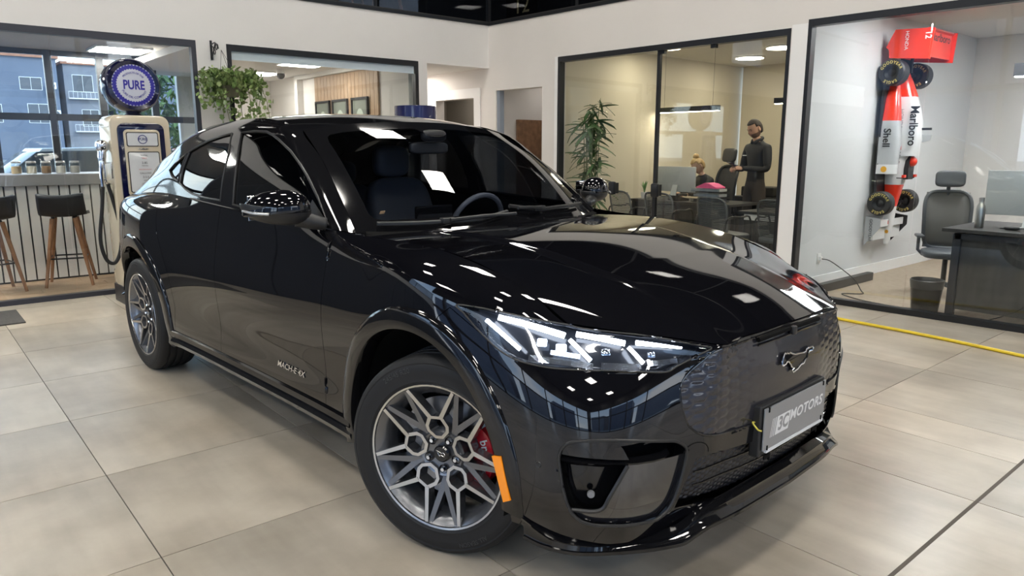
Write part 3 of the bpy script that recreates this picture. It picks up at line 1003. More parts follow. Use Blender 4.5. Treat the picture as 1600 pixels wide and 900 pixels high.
def grille_mesh(vals, name, material, inset, amp, a, b_, cuts):
    b = body_bm.copy()
    bmesh.ops.delete(b, geom=[f for f in b.faces if f.material_index not in vals], context='FACES')
    bmesh.ops.triangulate(b, faces=[f for f in b.faces if len(f.verts) > 4])
    bmesh.ops.subdivide_edges(b, edges=b.edges, cuts=cuts, use_grid_fill=True)
    b.normal_update()
    geo = bmesh.ops.duplicate(b, geom=list(b.verts)+list(b.edges)+list(b.faces))['geom']
    for g in geo:
        if isinstance(g, bmesh.types.BMVert): g.co.x = -g.co.x
    bmesh.ops.reverse_faces(b, faces=[g for g in geo if isinstance(g, bmesh.types.BMFace)])
    bmesh.ops.remove_doubles(b, verts=[v for v in b.verts if abs(v.co.x) < 2e-4], dist=4e-4)
    b.normal_update()
    bd = {v for v in b.verts if v.is_boundary}
    for v in b.verts:
        if v in bd: continue
        fade = min(1.0, max(0.0, (abs(v.co.x)-0.20)/0.22)) if amp > 0 else 1.0
        v.co += v.normal*(-inset+abs(amp)*hex_height(v.co.x, v.co.z, a, b_)*fade)
    for v in bd: v.co += v.normal*(-inset)
    for f in b.faces: f.smooth = True; f.material_index = 0
    me = bpy.data.meshes.new(name); b.to_mesh(me); b.free()
    me.materials.append(material)
    return link(bpy.data.objects.new(name, me), car)

grille_mat = mat('grille_dark_grey', (0.028, 0.028, 0.036), 0.20, 0.2, 0.5, 0.4)
grille = grille_mesh((7,), 'grille_panel', grille_mat, 0.006, 0.0027, 0.050, 0.034, 3)
lower_mat = mat('lower_grille_plastic', (0.012, 0.012, 0.015), 0.3, 0, 0.5)
lgr = grille_mesh((10,), 'lower_grille', lower_mat, 0.030, -0.0040, 0.020, 0.018, 3)
for zz in (0.375, 0.425):
    pts = [on_body((x, 0.9, zz), 0.026)[0] for x in np.linspace(-0.001, 0.50, 12)]
    full = [Vector((-p.x, p.y, p.z)) for p in pts[::-1]]+pts[1:]
    MB().tube(full, 0.0035, 6).build('louver', gloss, lgr, smooth=True)
# thin frames round grille, lamps and intakes
def outline_tube(name, pts, r, m, parent, closed=True, mirror=False, inset=0.0, n=4):
    q = catmull(pts, n, closed)
    P = [on_body(p, inset)[0] for p in q]
    if mirror: P = [Vector((-p.x, p.y, p.z)) for p in P]
    return MB().tube(P, r, 6, closed=closed).build(name, m, parent, smooth=True)

half = [p for p in GR if p[0] > 0.05]
ring = [(0, 0.871, 0.823)]+half+[(0, 0.9, 0.533)]
ringf = ring+[(-x, y, z) for x, y, z in ring[-2:0:-1]]
def body_pt(p, inset=0.0):
    q, n = on_body((abs(p[0]), p[1], p[2]), inset)
    return Vector((math.copysign(q.x, p[0]) if abs(p[0]) > 1e-6 else 0.0, q.y, q.z))
MB().tube([body_pt(p, 0.002) for p in catmull(ringf, 8, True)], 0.0040, 8, closed=True).build('grille_surround', gloss, grille, smooth=True)
# chin slot in the top of the grille
vent = [body_pt((x, 0.86, 0.806), -0.002) for x in np.linspace(-0.215, 0.215, 15)]
MB().tube(vent, 0.0085, 8).build('hood_latch_slot', matte, grille, smooth=True)
for dz in (0.013, -0.013):
    vv = [body_pt((x, 0.87, 0.806+dz), -0.003) for x in np.linspace(-0.225, 0.225, 15)]
    MB().tube(vv, 0.0035, 6).build('slot_rib', gloss, grille, smooth=True)
p0 = body_pt((0.0, 0.88, 0.806), -0.010)
MB().box((p0.x-0.012, p0.y-0.012, p0.z-0.016), (p0.x+0.012, p0.y+0.006, p0.z+0.014), 0.004).build('hood_latch', satin, grille, smooth=True)

# running pony emblem
pony = [(.105, .714), (.101, .722), (.095, .733), (.086, .743), (.079, .748), (.071, .744), (.063, .746), (.055, .741), (.047, .744), (.032, .737), (.011, .731), (-.015, .729), (-.041, .726), (-.067, .723), (-.074, .731), (-.086, .733),
        (-.106, .733), (-.124, .733), (-.132, .725), (-.122, .719), (-.099, .721), (-.084, .712), (-.080, .702), (-.062, .695), (-.053, .686), (-.033, .686), (-.023, .682), (-.008, .675), (.011, .673), (.024, .671), (.034, .681), (.023, .686),
        (.038, .694), (.042, .702), (.057, .714), (.069, .716), (.079, .709), (.094, .708)]
def pony_pt(u, v, d):     # the horse gallops towards the car's right
    q = body_pt((u, 0.905, v), d)
    return (q.x, q.y, q.z)
MB().tube([pony_pt(u, v, -0.004) for u, v in pony], 0.0032, 6, closed=True).build('pony_emblem', chrome, grille, smooth=True)
vb = [pony_pt(u, v, -0.003) for u, v in pony]
mesh_obj('pony_body', vb, [tuple(range(len(vb)))], gloss, grille)

# intakes
for sd in (1, -1):
    b = body_bm.copy()
    bmesh.ops.delete(b, geom=[f for f in b.faces if f.material_index not in (8, 12, 13)], context='FACES')
    b.normal_update()
    c0 = Vector((0.72, 0.74, 0.44))
    ext = bmesh.ops.extrude_face_region(b, geom=list(b.faces))
    ev = [g for g in ext['geom'] if isinstance(g, bmesh.types.BMVert)]
    for v in ev:
        v.co = c0+(v.co-c0)*0.93-Vector((0.035, 0.062, 0))*1.0
    # drop the front skin, keep walls and back
    fr = [f for f in b.faces if not all(v in set(ev) for v in f.verts) and all(v not in set(ev) for v in f.verts)]
    bmesh.ops.delete(b, geom=fr, context='FACES')
    if sd < 0:
        for v in b.verts: v.co.x = -v.co.x
    bmesh.ops.recalc_face_normals(b, faces=b.faces)
    for f in b.faces: f.smooth = True; f.material_index = 0
    me = bpy.data.meshes.new('side_intake'); b.to_mesh(me); b.free()
    me.materials.append(gloss)
    try: me.set_sharp_from_angle(angle=R(35))
    except Exception: pass
    intake = link(bpy.data.objects.new('side_intake', me), car)
    outline_tube('intake_surround', INT, 0.0050, satin, intake, mirror=sd < 0, n=6)
    sg = lambda p: (p[0]*sd, p[1], p[2])
    panel(body_bm, (12,), 'intake_upper_panel', paint, side=sd, gap=0, offset=-0.006, solid=0.004, parent=intake)
    panel(body_bm, (13,), 'intake_corner_panel', mat('mirror_black_panel', (0.012, 0.012, 0.015), 0.05, 0.0, 1.0, 1.0), side=sd, gap=0, offset=-0.014, solid=0.004, parent=intake)
    bl = [on_body(p, 0.004)[0] for p in [(0.868, 0.627, 0.520), (0.84, 0.67, 0.519), (0.799, 0.724, 0.517), (0.75, 0.76, 0.515), (0.70, 0.786, 0.512), (0.65, 0.806, 0.510), (0.615, 0.820, 0.512), (0.598, 0.826, 0.522)]]
    m_ = MB(); nn = len(bl)
    lo = [p+Vector((0, 0, -0.012))-Vector((0.006, 0.010, 0)) for p in bl]
    hi = [p+Vector((0, 0, 0.010))-Vector((0.012, 0.022, 0)) for p in bl]
    m_.add([sg(p) for p in bl]+[sg(p) for p in lo]+[sg(p) for p in hi],
           [(i, i+1, nn+i+1, nn+i) for i in range(nn-1)]+[(2*nn+i, 2*nn+i+1, i+1, i) for i in range(nn-1)])
    m_.build('intake_blade', gloss, intake, smooth=True)
    dv = [on_body(p, 0.010)[0] for p in [(0.731, 0.771, 0.505), (0.756, 0.757, 0.459), (0.779, 0.741, 0.411), (0.792, 0.729, 0.377), (0.815, 0.706, 0.366), (0.851, 0.657, 0.366)]]
    MB().tube([sg(p) for p in catmull(dv, 5)], 0.0065, 6).build('intake_divider', satin, intake, smooth=True)
    q, n_ = on_body((0.82, 0.703, 0.405), 0.045)
    MB().lathe([(0.0, 0.006), (0.010, 0.006), (0.0115, 0.003), (0.0115, -0.004)], 16).xf(Matrix.Translation(Vector(sg(q))) @ Vector((n_.x*sd, n_.y, n_.z)).to_track_quat('Z', 'Y').to_matrix().to_4x4()).build('parking_sensor', mat('sensor_grey', (0.25, 0.25, 0.26), 0.4), intake, smooth=True)
    q, n_ = on_body((0.893, 0.56, 0.495), -0.002)
    MB().lathe([(0.0, 0.001), (0.0075, 0.001), (0.009, 0.0015), (0.011, -0.002)], 16).xf(Matrix.Translation(Vector(sg(q))) @ Vector((n_.x*sd, n_.y, n_.z)).to_track_quat('Z', 'Y').to_matrix().to_4x4()).build('parking_sensor', satin, car, smooth=True)
    # tow-eye cover line
    q, n_ = on_body((0.50, 0.85, 0.512), -0.001)
    tw = [on_body((0.505+0.05*math.cos(t), 0.85, 0.505+0.036*math.sin(t)), 0.0)[0] for t in np.linspace(0.3, math.pi*1.02, 12)]
    MB().tube([sg(p) for p in tw], 0.0018, 5).build('tow_eye_cover_seam', matte, car)

# splitter
SPL = [(.890, .495, .225), (.868, .57, .213), (.822, .65, .208), (.75, .718, .208), (.66, .782, .208), (.60, .826, .214), (.555, .858, .223), (.51, .872, .238), (.45, .882, .248), (.30, .905, .256), (0, .92, .262)]
SPT = [(.898, .49, .300), (.872, .585, .262), (.815, .665, .245), (.74, .725, .238), (.65, .778, .240), (.595, .812, .244), (.55, .836, .256), (.505, .850, .276), (.45, .864, .293), (.30, .890, .312), (0, .905, .320)]
sp_full = [np.array(p) for p in catmull(SPL, 6)]; sp_full = sp_full+[p*np.array([-1, 1, 1]) for p in sp_full[-2::-1]]
st_full = [np.array(p) for p in catmull(SPT, 6)]; st_full = st_full+[p*np.array([-1, 1, 1]) for p in st_full[-2::-1]]
v = []; f = []
nS = len(sp_full); NR = 9
for a, t in zip(sp_full, st_full):
    cen = np.array([0, -0.2, 0]); dirn = a*np.array([1, 1, 0])-np.array([0, .1, 0]); dirn = dirn/np.linalg.norm(dirn)
    lip = a+np.array([0, 0, .012])
    prof = [t-dirn*.03+np.array([0, 0, .012]), t, t*0.55+lip*0.45-dirn*.012, lip-dirn*.006, lip+np.array([0, 0, -.001]), a, a-dirn*.010+np.array([0, 0, -.004]), a-dirn*.10+np.array([0, 0, -.004]), a-dirn*.25+np.array([0, 0, .0])]
    v += prof
for i in range(nS-1):
    for j in range(NR-1):
        f.append((i*NR+j, (i+1)*NR+j, (i+1)*NR+j+1, i*NR+j+1))
sp = MB().add(v, f).build('front_splitter', gloss, car, smooth=45)

# plate and its bracket
plate_grey = mat('plate_grey', (0.30, 0.31, 0.33), 0.32, 0.3)
MB().prism([(0.235, 0.878), (0.235, 0.915), (-0.235, 0.915), (-0.235, 0.878)], 0.425, 0.60).build('plate_bracket', satin, car, bevel=0.006)
br = car.children[-1]
MB().box((-0.225, 0.918, 0.448), (0.225, 0.924, 0.592), 0.002).build('dealer_plate', plate_grey, car)
plate = car.children[-1]
MB().box((-0.215, 0.917, 0.438), (0.205, 0.926, 0.448)).build('plate_edge', mat('plate_white_edge', (0.75, 0.77, 0.8), 0.3), plate)
for cx_ in (-0.20, 0.20):
    for cz_ in (0.455, 0.585):
        MB().box((cx_-0.003, 0.922, cz_-0.008), (cx_+0.003, 0.9265, cz_+0.008)).build('plate_clip', matte, plate)
for cx_ in (-0.16, 0.19):
    MB().box((cx_-0.02, 0.918, 0.415), (cx_+0.02, 0.922, 0.428)).box((cx_-0.02, 0.918, 0.405), (cx_-0.012, 0.922, 0.42)).build('bracket_slot', matte, br)
MB().tube(catmull([(0.236, 0.895, 0.545), (0.262, 0.902, 0.552), (0.252, 0.915, 0.530), (0.232, 0.917, 0.520)], 5), 0.0028, 6).build('loose_wire', mat('wire_yellow', (0.7, 0.6, 0.1), 0.5), br, smooth=True)
pr = mat('plate_lettering', (0.80, 0.81, 0.83), 0.4)
PM = frame_mat((0, 0.9252, 0.522), (-1, 0, 0), (0, 0, 1))
def pl_box(x0, x1, z0, z1, sh=0.25):
    return [(x0+sh*z0, z0), (x1+sh*z0, z0), (x1+sh*z1, z1), (x0+sh*z1, z1)]
lm = MB()
for k, (w, xo) in enumerate([(0.004, -0.178), (0.005, -0.168), (0.006, -0.157)]):
    lm.add([PM @ Vector((x, z, 0)) for x, z in pl_box(xo, xo+w, -0.036, 0.026)], [(0, 1, 2, 3)])
lm.add([PM @ Vector((x, z, 0)) for x, z in pl_box(-0.145, -0.052, -0.036, 0.026)], [(0, 1, 2, 3)])
lm.build('plate_logo', pr, plate)
lettering('plate_logo_letters', '3C', PM @ Matrix.Translation((-0.1, -0.005, 0.0006)), plate_grey, plate, size=0.062, depth=0.0004, bold=0.002, shear=0.2, sx=0.95)
lettering('plate_name_letters', 'MOTORS', PM @ Matrix.Translation((0.072, 0.004, 0)), pr, plate, size=0.050, depth=0.0004, bold=0.0012, space=1.05, shear=0.2, sx=1.18)

# headlights
for sd in (1, -1):
    lensb = panel(body_bm, (6,), 'headlight_lens', lens_glass, side=sd, gap=0.001, solid=0)
    b = body_bm.copy()
    bmesh.ops.delete(b, geom=[f for f in b.faces if f.material_index != 6], context='FACES')
    b.normal_update()
    ext = bmesh.ops.extrude_face_region(b, geom=list(b.faces))
    ev = set(g for g in ext['geom'] if isinstance(g, bmesh.types.BMVert))
    hc = Vector((0.76, 0.58, 0.84))
    for v in ev:
        v.co = hc+(v.co-hc)*0.94-Vector((0.030, 0.038, 0.012))
    bmesh.ops.delete(b, geom=[f for f in b.faces if all(v not in ev for v in f.verts)], context='FACES')
    if sd < 0:
        for v in b.verts: v.co.x = -v.co.x
    bmesh.ops.recalc_face_normals(b, faces=b.faces)
    for f in b.faces: f.smooth = True; f.material_index = 0
    me = bpy.data.meshes.new('headlight'); b.to_mesh(me); b.free()
    me.materials.append(mat('headlight_housing', (0.02, 0.022, 0.028), 0.15, 0.4))
    hl = link(bpy.data.objects.new('headlight', me), car)
    lensb.parent = hl
    sg = lambda p: Vector((p[0]*sd, p[1], p[2]))
    def strip(name, a, c, w, m, ins=0.012, taper=1.0):
        P = [np.array(a)+(np.array(c)-np.array(a))*t for t in np.linspace(0, 1, 7)]
        Q = [on_body(p, ins) for p in P]
        tdir = (Q[-1][0]-Q[0][0]).normalized()
        vv = []
        for k, (q, n) in enumerate(Q):
            wv = n.cross(tdir).normalized()
            ww = w*(1+(taper-1)*k/6)
            sk = tdir*0.0
            vv += [sg(q+wv*ww), sg(q-wv*ww), sg(q-wv*ww-n*0.008), sg(q+wv*ww-n*0.008)]
        ff = []
        for k in range(6):
            for e in range(4):
                ff.append((k*4+e, k*4+(e+1) % 4, k*4+4+(e+1) % 4, k*4+4+e))
        ff += [(0, 1, 2, 3), (24, 25, 26, 27)]
        return MB().add(vv, ff).build(name, m, hl)
    strip('daytime_light_strip', (0.861, 0.345, 0.903), (0.768, 0.545, 0.870), 0.0085, led)
    strip('daytime_light_strip', (0.739, 0.566, 0.875), (0.652, 0.685, 0.850), 0.0075, led)
    strip('daytime_light_strip', (0.623, 0.703, 0.850), (0.515, 0.80, 0.833), 0.0065, led, taper=0.35)
    strip('slanted_light_bar', (0.878, 0.304, 0.890), (0.865, 0.443, 0.822), 0.0055, led)
    strip('slanted_light_bar', (0.766, 0.563, 0.859), (0.749, 0.633, 0.805), 0.0055, led)
    strip('slanted_light_bar', (0.650, 0.696, 0.838), (0.630, 0.741, 0.795), 0.0050, led)
    hchrome = mat('lamp_reflector', (0.75, 0.8, 0.9), 0.12, 1.0)
    for (pa, r_, m2) in (((0.822, 0.498, 0.849), 0.015, led_soft), ((0.79, 0.55, 0.835), 0.016, led_soft), ((0.705, 0.655, 0.825), 0.014, hchrome), ((0.60, 0.75, 0.815), 0.012, hchrome)):
        q, n = on_body(pa, 0.020)
        M = Matrix.Translation(sg(q)) @ Vector((n.x*sd, n.y, n.z)).to_track_quat('Z', 'Y').to_matrix().to_4x4()
        MB().box((-r_, -r_*0.8, -0.01), (r_, r_*0.8, 0.004), 0.004).xf(M).build('projector', m2, hl, smooth=True)
    strip('lower_reflector', (0.858, 0.475, 0.800), (0.752, 0.648, 0.792), 0.010, hchrome, ins=0.018)
    strip('lower_reflector', (0.735, 0.665, 0.795), (0.645, 0.740, 0.785), 0.011, hchrome, ins=0.018)
    strip('lower_reflector', (0.62, 0.755, 0.795), (0.54, 0.808, 0.800), 0.008, hchrome, ins=0.018)
    strip('low_beam_bar', (0.815, 0.53, 0.822), (0.765, 0.605, 0.815), 0.006, led_soft, ins=0.016)
    outline_tube('lamp_seal', HL, 0.0026, satin, hl, mirror=sd < 0, n=6)
body_bm.free()

# bonnet
HG = spline_grid(hood_grid(), 90, 120, mirror_last=True)
for _i in range(HG.shape[0]):
    for _j in range(HG.shape[1]):
        x_, y_, z_ = HG[_i, _j]
        w_ = 0.52-0.13*(y_+0.5)/1.35            # half width of the power dome
        q_ = min(1.0, max(0.0, (w_-abs(x_))/0.045))
        fd = min(1.0, max(0.0, (0.82-y_)/0.45))*min(1.0, max(0.0, (y_+0.62)/0.25))
        HG[_i, _j, 2] += 0.011*q_*q_*(3-2*q_)*fd
hood_bm = grid_bm(HG); orient(hood_bm, (0, 0, 0.4))
hood = panel(hood_bm, (0,), 'hood', paint, both=True, gap=0.0025); hood_bm.free()

# hood crease blades
# windscreen: clear field inside a black border
scr_bm = grid_bm(spline_grid(screen_grid(), 60, 60, mirror_last=True)); orient(scr_bm, (0, -1.2, 0.8))
SG = np.array(screen_grid())
def scr(u, w):   # u 0 edge .. 1 centre ; w 0 base .. 1 header, linear
    return spline_grid(screen_grid(), 41, 41, mirror_last=True)[int(round(u*40)), int(round(w*40))]
_sg = spline_grid(screen_grid(), 81, 81, mirror_last=True)
def scrp(u, w): return tuple(_sg[int(round(u*80)), int(round(w*80))])
clear = [scrp(1, .10)]+[scrp(u, .10) for u in (.8, .6, .4, .2)]+[scrp(.135, .115), scrp(.115, .15)]+[scrp(.115, w) for w in (.3, .5, .7, .8)]+[scrp(.12, .86), scrp(.15, .89)]+[scrp(u, .90) for u in (.25, .5, .7, .85)]+[scrp(.88, .88), scrp(.90, .82), scrp(.94, .79), scrp(1, .785)]
clear = [(-0.05, clear[0][1], clear[0][2])]+clear+[(-0.05, clear[-1][1], clear[-1][2])]
cut_region(scr_bm, clear, (0, 0.62, 0.78), value=1, facing=0.1)
wsb = panel(scr_bm, (0,), 'windscreen', gloss, both=True, gap=0.0, solid=0.003)
panel(scr_bm, (1,), 'windscreen_pane', screen_glass, both=True, gap=0, solid=0, parent=wsb); scr_bm.free()

# roof and pillars
roof_bm = grid_bm(spline_grid(roof_grid(), 40, 100, mirror_last=True)); orient(roof_bm, (0, -2.2, 0.8))
panel(roof_bm, (0,), 'roof', gloss, both=True, gap=0.002); roof_bm.free()
GREEN = spline_grid(green_grid(), 170, 60)
gr_bm = grid_bm(GREEN); orient(gr_bm, (0, -2.0, 1.0))
GREEN_BVH = BVHTree.FromPolygons([tuple(map(float, p)) for p in GREEN.reshape(-1, 3)], grid_faces(GREEN.shape[0], GREEN.shape[1]))
def gx(y, z, d=0.0):
    h = GREEN_BVH.ray_cast(Vector((2, y, z)), Vector((-1, 0, 0)))
    return Vector(((h[0].x if h[0] is not None else 0.75)+d, y, z))
FG = [(-1.745, 1.492), (-1.60, 1.498), (-1.479, 1.494), (-1.40, 1.478), (-1.321, 1.455), (-1.175, 1.400), (-1.057, 1.340), (-0.981, 1.295), (-0.863, 1.212), (-0.735, 1.106), (-0.937, 1.108), (-1.231, 1.119), (-1.625, 1.138), (-1.65, 1.263), (-1.70, 1.388)]
RG = [(-1.88, 1.490), (-1.825, 1.388), (-1.80, 1.26), (-1.79, 1.150), (-2.011, 1.153), (-2.211, 1.166), (-2.33, 1.185), (-2.44, 1.213), (-2.45, 1.30), (-2.44, 1.395), (-2.30, 1.43), (-2.189, 1.455), (-2.03, 1.478)]
QG = [(-2.475, 1.382), (-2.488, 1.302), (-2.485, 1.225), (-2.56, 1.235), (-2.642, 1.252), (-2.715, 1.282), (-2.629, 1.328)]
for poly, val in ((FG, 1), (RG, 2), (QG, 3)):
    cut_region(gr_bm, [(0.8, y, z) for y, z in poly], DX, value=val, facing=0.1, only=(0,))
for sd in (1, -1):
    sf = panel(gr_bm, (0,), 'side_window_frame', gloss, side=sd, gap=0)
    for val, nm in ((1, 'front_window'), (2, 'rear_window'), (3, 'quarter_window')):
        panel(gr_bm, (val,), nm, side_glass, side=sd, gap=0.0, offset=-0.005, solid=0, parent=sf)
    for poly in (FG, RG, QG):
        P = [gx(y, z, 0.001) for y, z in poly]
        P = [Vector((p.x*sd, p.y, p.z)) for p in P]
        MB().tube(P, 0.006, 6, closed=True).build('window_seal', satin, sf, smooth=True)
    # belt moulding and roof rail edge
    bl = [Vector((side_x(y, z-0.012)*sd+0.004*sd, y, z)) for y, z in ((-0.74, 1.086), (-1.05, 1.098), (-1.5, 1.113), (-1.95, 1.127), (-2.2, 1.140))]
    MB().tube(catmull(bl, 5), 0.006, 6).build('belt_moulding', gloss, sf, smooth=True)
gr_bm.free()

# wheel arches
def arch(yc, sd, a0, a1):
    rows = []
    for t in np.linspace(R(a0), R(a1), 49):
        c, s = math.cos(t), math.sin(t)
        row = []
        for rho, off in ((0.437, -0.06), (0.436, 0.004), (0.440, 0.011), (0.455, 0.0135), (0.490, 0.0125), (0.508, 0.010), (0.515, 0.005), (0.517, -0.006)):
            y, z = yc+rho*c, AX_Z+rho*s
            row.append((side_x(y, max(z, 0.235))+off, y, z))
        rows.append([(p[0]*sd, p[1], p[2]) for p in row])
    n = 8
    v = [p for r_ in rows for p in r_]
    f = [(i*n+j, i*n+j+1, (i+1)*n+j+1, (i+1)*n+j) for i in range(48) for j in range(n-1)]
    return MB().add(v, f).build('wheel_arch', gloss, car, smooth=50)

def liner(yc, sd):
    m = MB()
    prof = [(0.44, 0.90), (0.445, 0.60), (0.40, 0.52), (0.0, 0.52)]
    v = []; f = []
    N = 32
    for k in range(N+1):
        t = R(-12)+R(196 if yc > -1 else 180)*k/N
        for r_, x in prof: v.append((x*sd, yc+r_*math.cos(t), AX_Z+r_*math.sin(t)))
    for k in range(N):
        for j in range(3): f.append((k*4+j, k*4+j+1, k*4+5+j, k*4+4+j))
    return m.add(v, f).build('wheel_housing', matte, car, smooth=True)

for sd in (1, -1):
    arch(AX_F, sd, -8, 194); arch(AX_R, sd, -14, 172)
    liner(AX_F, sd); liner(AX_R, sd)
    # orange side marker on the arch
    mk = [(0.404, 0.485), (0.438, 0.493), (0.470, 0.356), (0.440, 0.340)]
    v = [((side_x(y, z)+0.0185)*sd, y, z) for y, z in mk]+[((side_x(y, z)+0.004)*sd, y, z) for y, z in mk]
    MB().add(v, [(0, 1, 2, 3), (0, 1, 5, 4), (1, 2, 6, 5), (2, 3, 7, 6), (3, 0, 4, 7)]).build('side_marker', mat('amber_reflector', (0.85, 0.27, 0.01), 0.25, 0, 0.5, 0.5, emit=(0.9, 0.25, 0.0), es=0.12), car)
    # side skirt
    sk = []
    prof = [(0.002, 0.352), (0.012, 0.345), (0.018, 0.322), (0.006, 0.300), (0.020, 0.285), (0.016, 0.262), (-0.02, 0.245), (-0.12, 0.232)]
    ys = np.linspace(-2.50, -0.47, 30)
    for y in ys:
        for dx, z in prof:
            sk.append(((side_x(y, max(z, 0.26))+dx)*sd, y, z))
    n = len(prof)
    MB().add(sk, [(i*n+j, i*n+j+1, (i+1)*n+j+1, (i+1)*n+j) for i in range(29) for j in range(n-1)]).build('side_skirt', gloss, car, smooth=40)

# door badge
badge_v = lambda sd: (lambda p: Vector(((side_x(p.x, 0.437+p.y)+0.0025+p.z)*sd, p.x, 0.437+p.y)))
for sd in (1, -1):
    v, f = text_mesh('MACH-E 4X', 0.062, 0.003, 0.0006, 1.0, 0.25)
    w0 = max(p.x for p in v)-min(p.x for p in v)
    out = []
    for p in v:
        yy = -1.005+(p.x*0.265/w0)*(1 if sd > 0 else -1)
        zz = 0.437+p.y*0.62
        out.append(((side_x(yy, zz)+0.003+p.z)*sd, yy, zz))
    mesh_obj('door_badge', out, f, chrome, car)

# mirrors
def super_shell(c, ex, ey, ez, e1=0.75, e2=0.8, nu=28, nv=18):
    v = []; f = []
    sp_ = lambda a, e: math.copysign(abs(a)**e, a)
    for j in range(nv+1):
        ph = -math.pi/2+math.pi*j/nv
        for i in range(nu):
            th = 2*math.pi*i/nu
            v.append((c[0]+ex*sp_(math.cos(ph), e1)*sp_(math.cos(th), e2), c[1]+ey*sp_(math.cos(ph), e1)*sp_(math.sin(th), e2), c[2]+ez*sp_(math.sin(ph), e1)))
    for j in range(nv):
        for i in range(nu):
            f.append((j*nu+i, j*nu+(i+1) % nu, (j+1)*nu+(i+1) % nu, (j+1)*nu+i))
    return v, f

for sd in (1, -1):
    mroot = empty('wing_mirror', (0, 0, 0), 0, car)
    def warp_m(p, up):
        x, y, z = p
        k = (x-0.88)/0.24            # 0 inner .. 1 outer
        y -= 0.10*max(0, k)**2
        if up: z -= 0.030*max(0, k)**2+0.012*(1-min(1, max(0, k)))
        else: z += 0.028*max(0, k)**2
        return (x*sd, y, z)
    v, f = super_shell((0.993, -0.795, 1.176), 0.118, 0.085, 0.086, 0.85, 0.85)
    v1 = [warp_m((x, y, max(z, 1.172)), True) for x, y, z in v]
    MB().add(v1, f).build('mirror_cap', paint, mroot, smooth='all')
    v, f = super_shell((0.992, -0.80, 1.168), 0.122, 0.086, 0.066, 0.8, 0.85)
    v1 = [warp_m((x, y, min(z, 1.171)), False) for x, y, z in v]
    MB().add(v1, f).build('mirror_housing', satin, mroot, smooth='all')
    arm = [(0.93, -0.79, 1.135), (0.89, -0.77, 1.122), (0.855, -0.755, 1.112), (0.825, -0.745, 1.105)]
    MB().tube([(x*sd, y, z) for x, y, z in catmull(arm, 4)], [0.036, 0.036, 0.035, 0.034, 0.033, 0.032, 0.031, 0.030, 0.029, 0.028, 0.027, 0.027, 0.027], 10).build('mirror_arm', satin, mroot, smooth='all')
    tri = [gx(y, z, 0.004) for y, z in ((-0.72, 1.098), (-0.90, 1.106), (-0.88, 1.20))]
    mesh_obj('mirror_mount', [(p.x*sd, p.y, p.z) for p in tri], [(0, 1, 2)], satin, mroot)
    MB().box((0.905 if sd > 0 else -1.085, -0.902, 1.125), (1.085 if sd > 0 else -0.905, -0.898, 1.225), 0.001).build('mirror_glass', chrome, mroot)
    tr = [(1.113, -0.885, 1.168), (1.10, -0.82, 1.162), (1.06, -0.765, 1.158)]
    MB().tube([(x*sd, y, z) for x, y, z in catmull(tr, 4)], 0.006, 6).build('mirror_indicator', mat('indicator_clear', (0.6, 0.6, 0.6), 0.1, 0.6), mroot, smooth='all')

# wipers
def scr_near(x, y):
    best = min(((abs(p[0]-abs(x))+abs(p[1]-y)), tuple(p)) for p in _sg.reshape(-1, 3)[::3])[1]
    return Vector((math.copysign(best[0], x), best[1], best[2]))
for wp in ([(0.66, -0.635), (0.50, -0.575), (0.36, -0.54), (0.2, -0.515), (0.02, -0.51)], [(-0.02, -0.535), (-0.2, -0.53), (-0.36, -0.55), (-0.52, -0.59), (-0.64, -0.64)]):
    P = [scr_near(x, y)+Vector((0, 0.012, 0.022)) for x, y in wp]
    wr = empty('wiper', (0, 0, 0), 0, car)
    MB().tube(catmull(P, 5), 0.010, 6).build('wiper_blade', satin, wr, smooth=True)
    c = P[2] if wp[0][0] > 0 else P[1]
    MB().box((c.x-0.035, c.y-0.015, c.z-0.008), (c.x+0.035, c.y+0.018, c.z+0.016), 0.004).build('wiper_bracket', satin, wr, smooth=True)
    e = P[-1] if wp[0][0] > 0 else P[0]
    MB().tube([c+Vector((0, 0.02, 0.008)), c*0.5+e*0.5+Vector((0, 0.035, 0.004)), e+Vector((0, 0.06, -0.005))], 0.008, 6).build('wiper_arm', satin, wr, smooth=True)
MB().tube([Vector(p)+Vector((0, 0.02, -0.012)) for p in catmull([(-.72, -.63, 1.06), (-.6, -.57, 1.055), (-.3, -.49, 1.055), (0, -.465, 1.055), (.3, -.49, 1.055), (.6, -.57, 1.055), (.72, -.63, 1.06)], 4)], 0.03, 8).build('cowl_panel', matte, car, smooth=True)
sx_, sy_ = 0.56, -0.70
st = scr_near(0.60, -0.66)
MB().box((-0.012, -0.008, 0), (0.012, 0.008, 0.001)).xf(Matrix.Translation(st+Vector((0, 0.004, 0.006))) @ Matrix.Rotation(R(52), 4, 'X')).build('inspection_sticker', mat('sticker_paper', (0.7, 0.45, 0.25), 0.6), wsb)
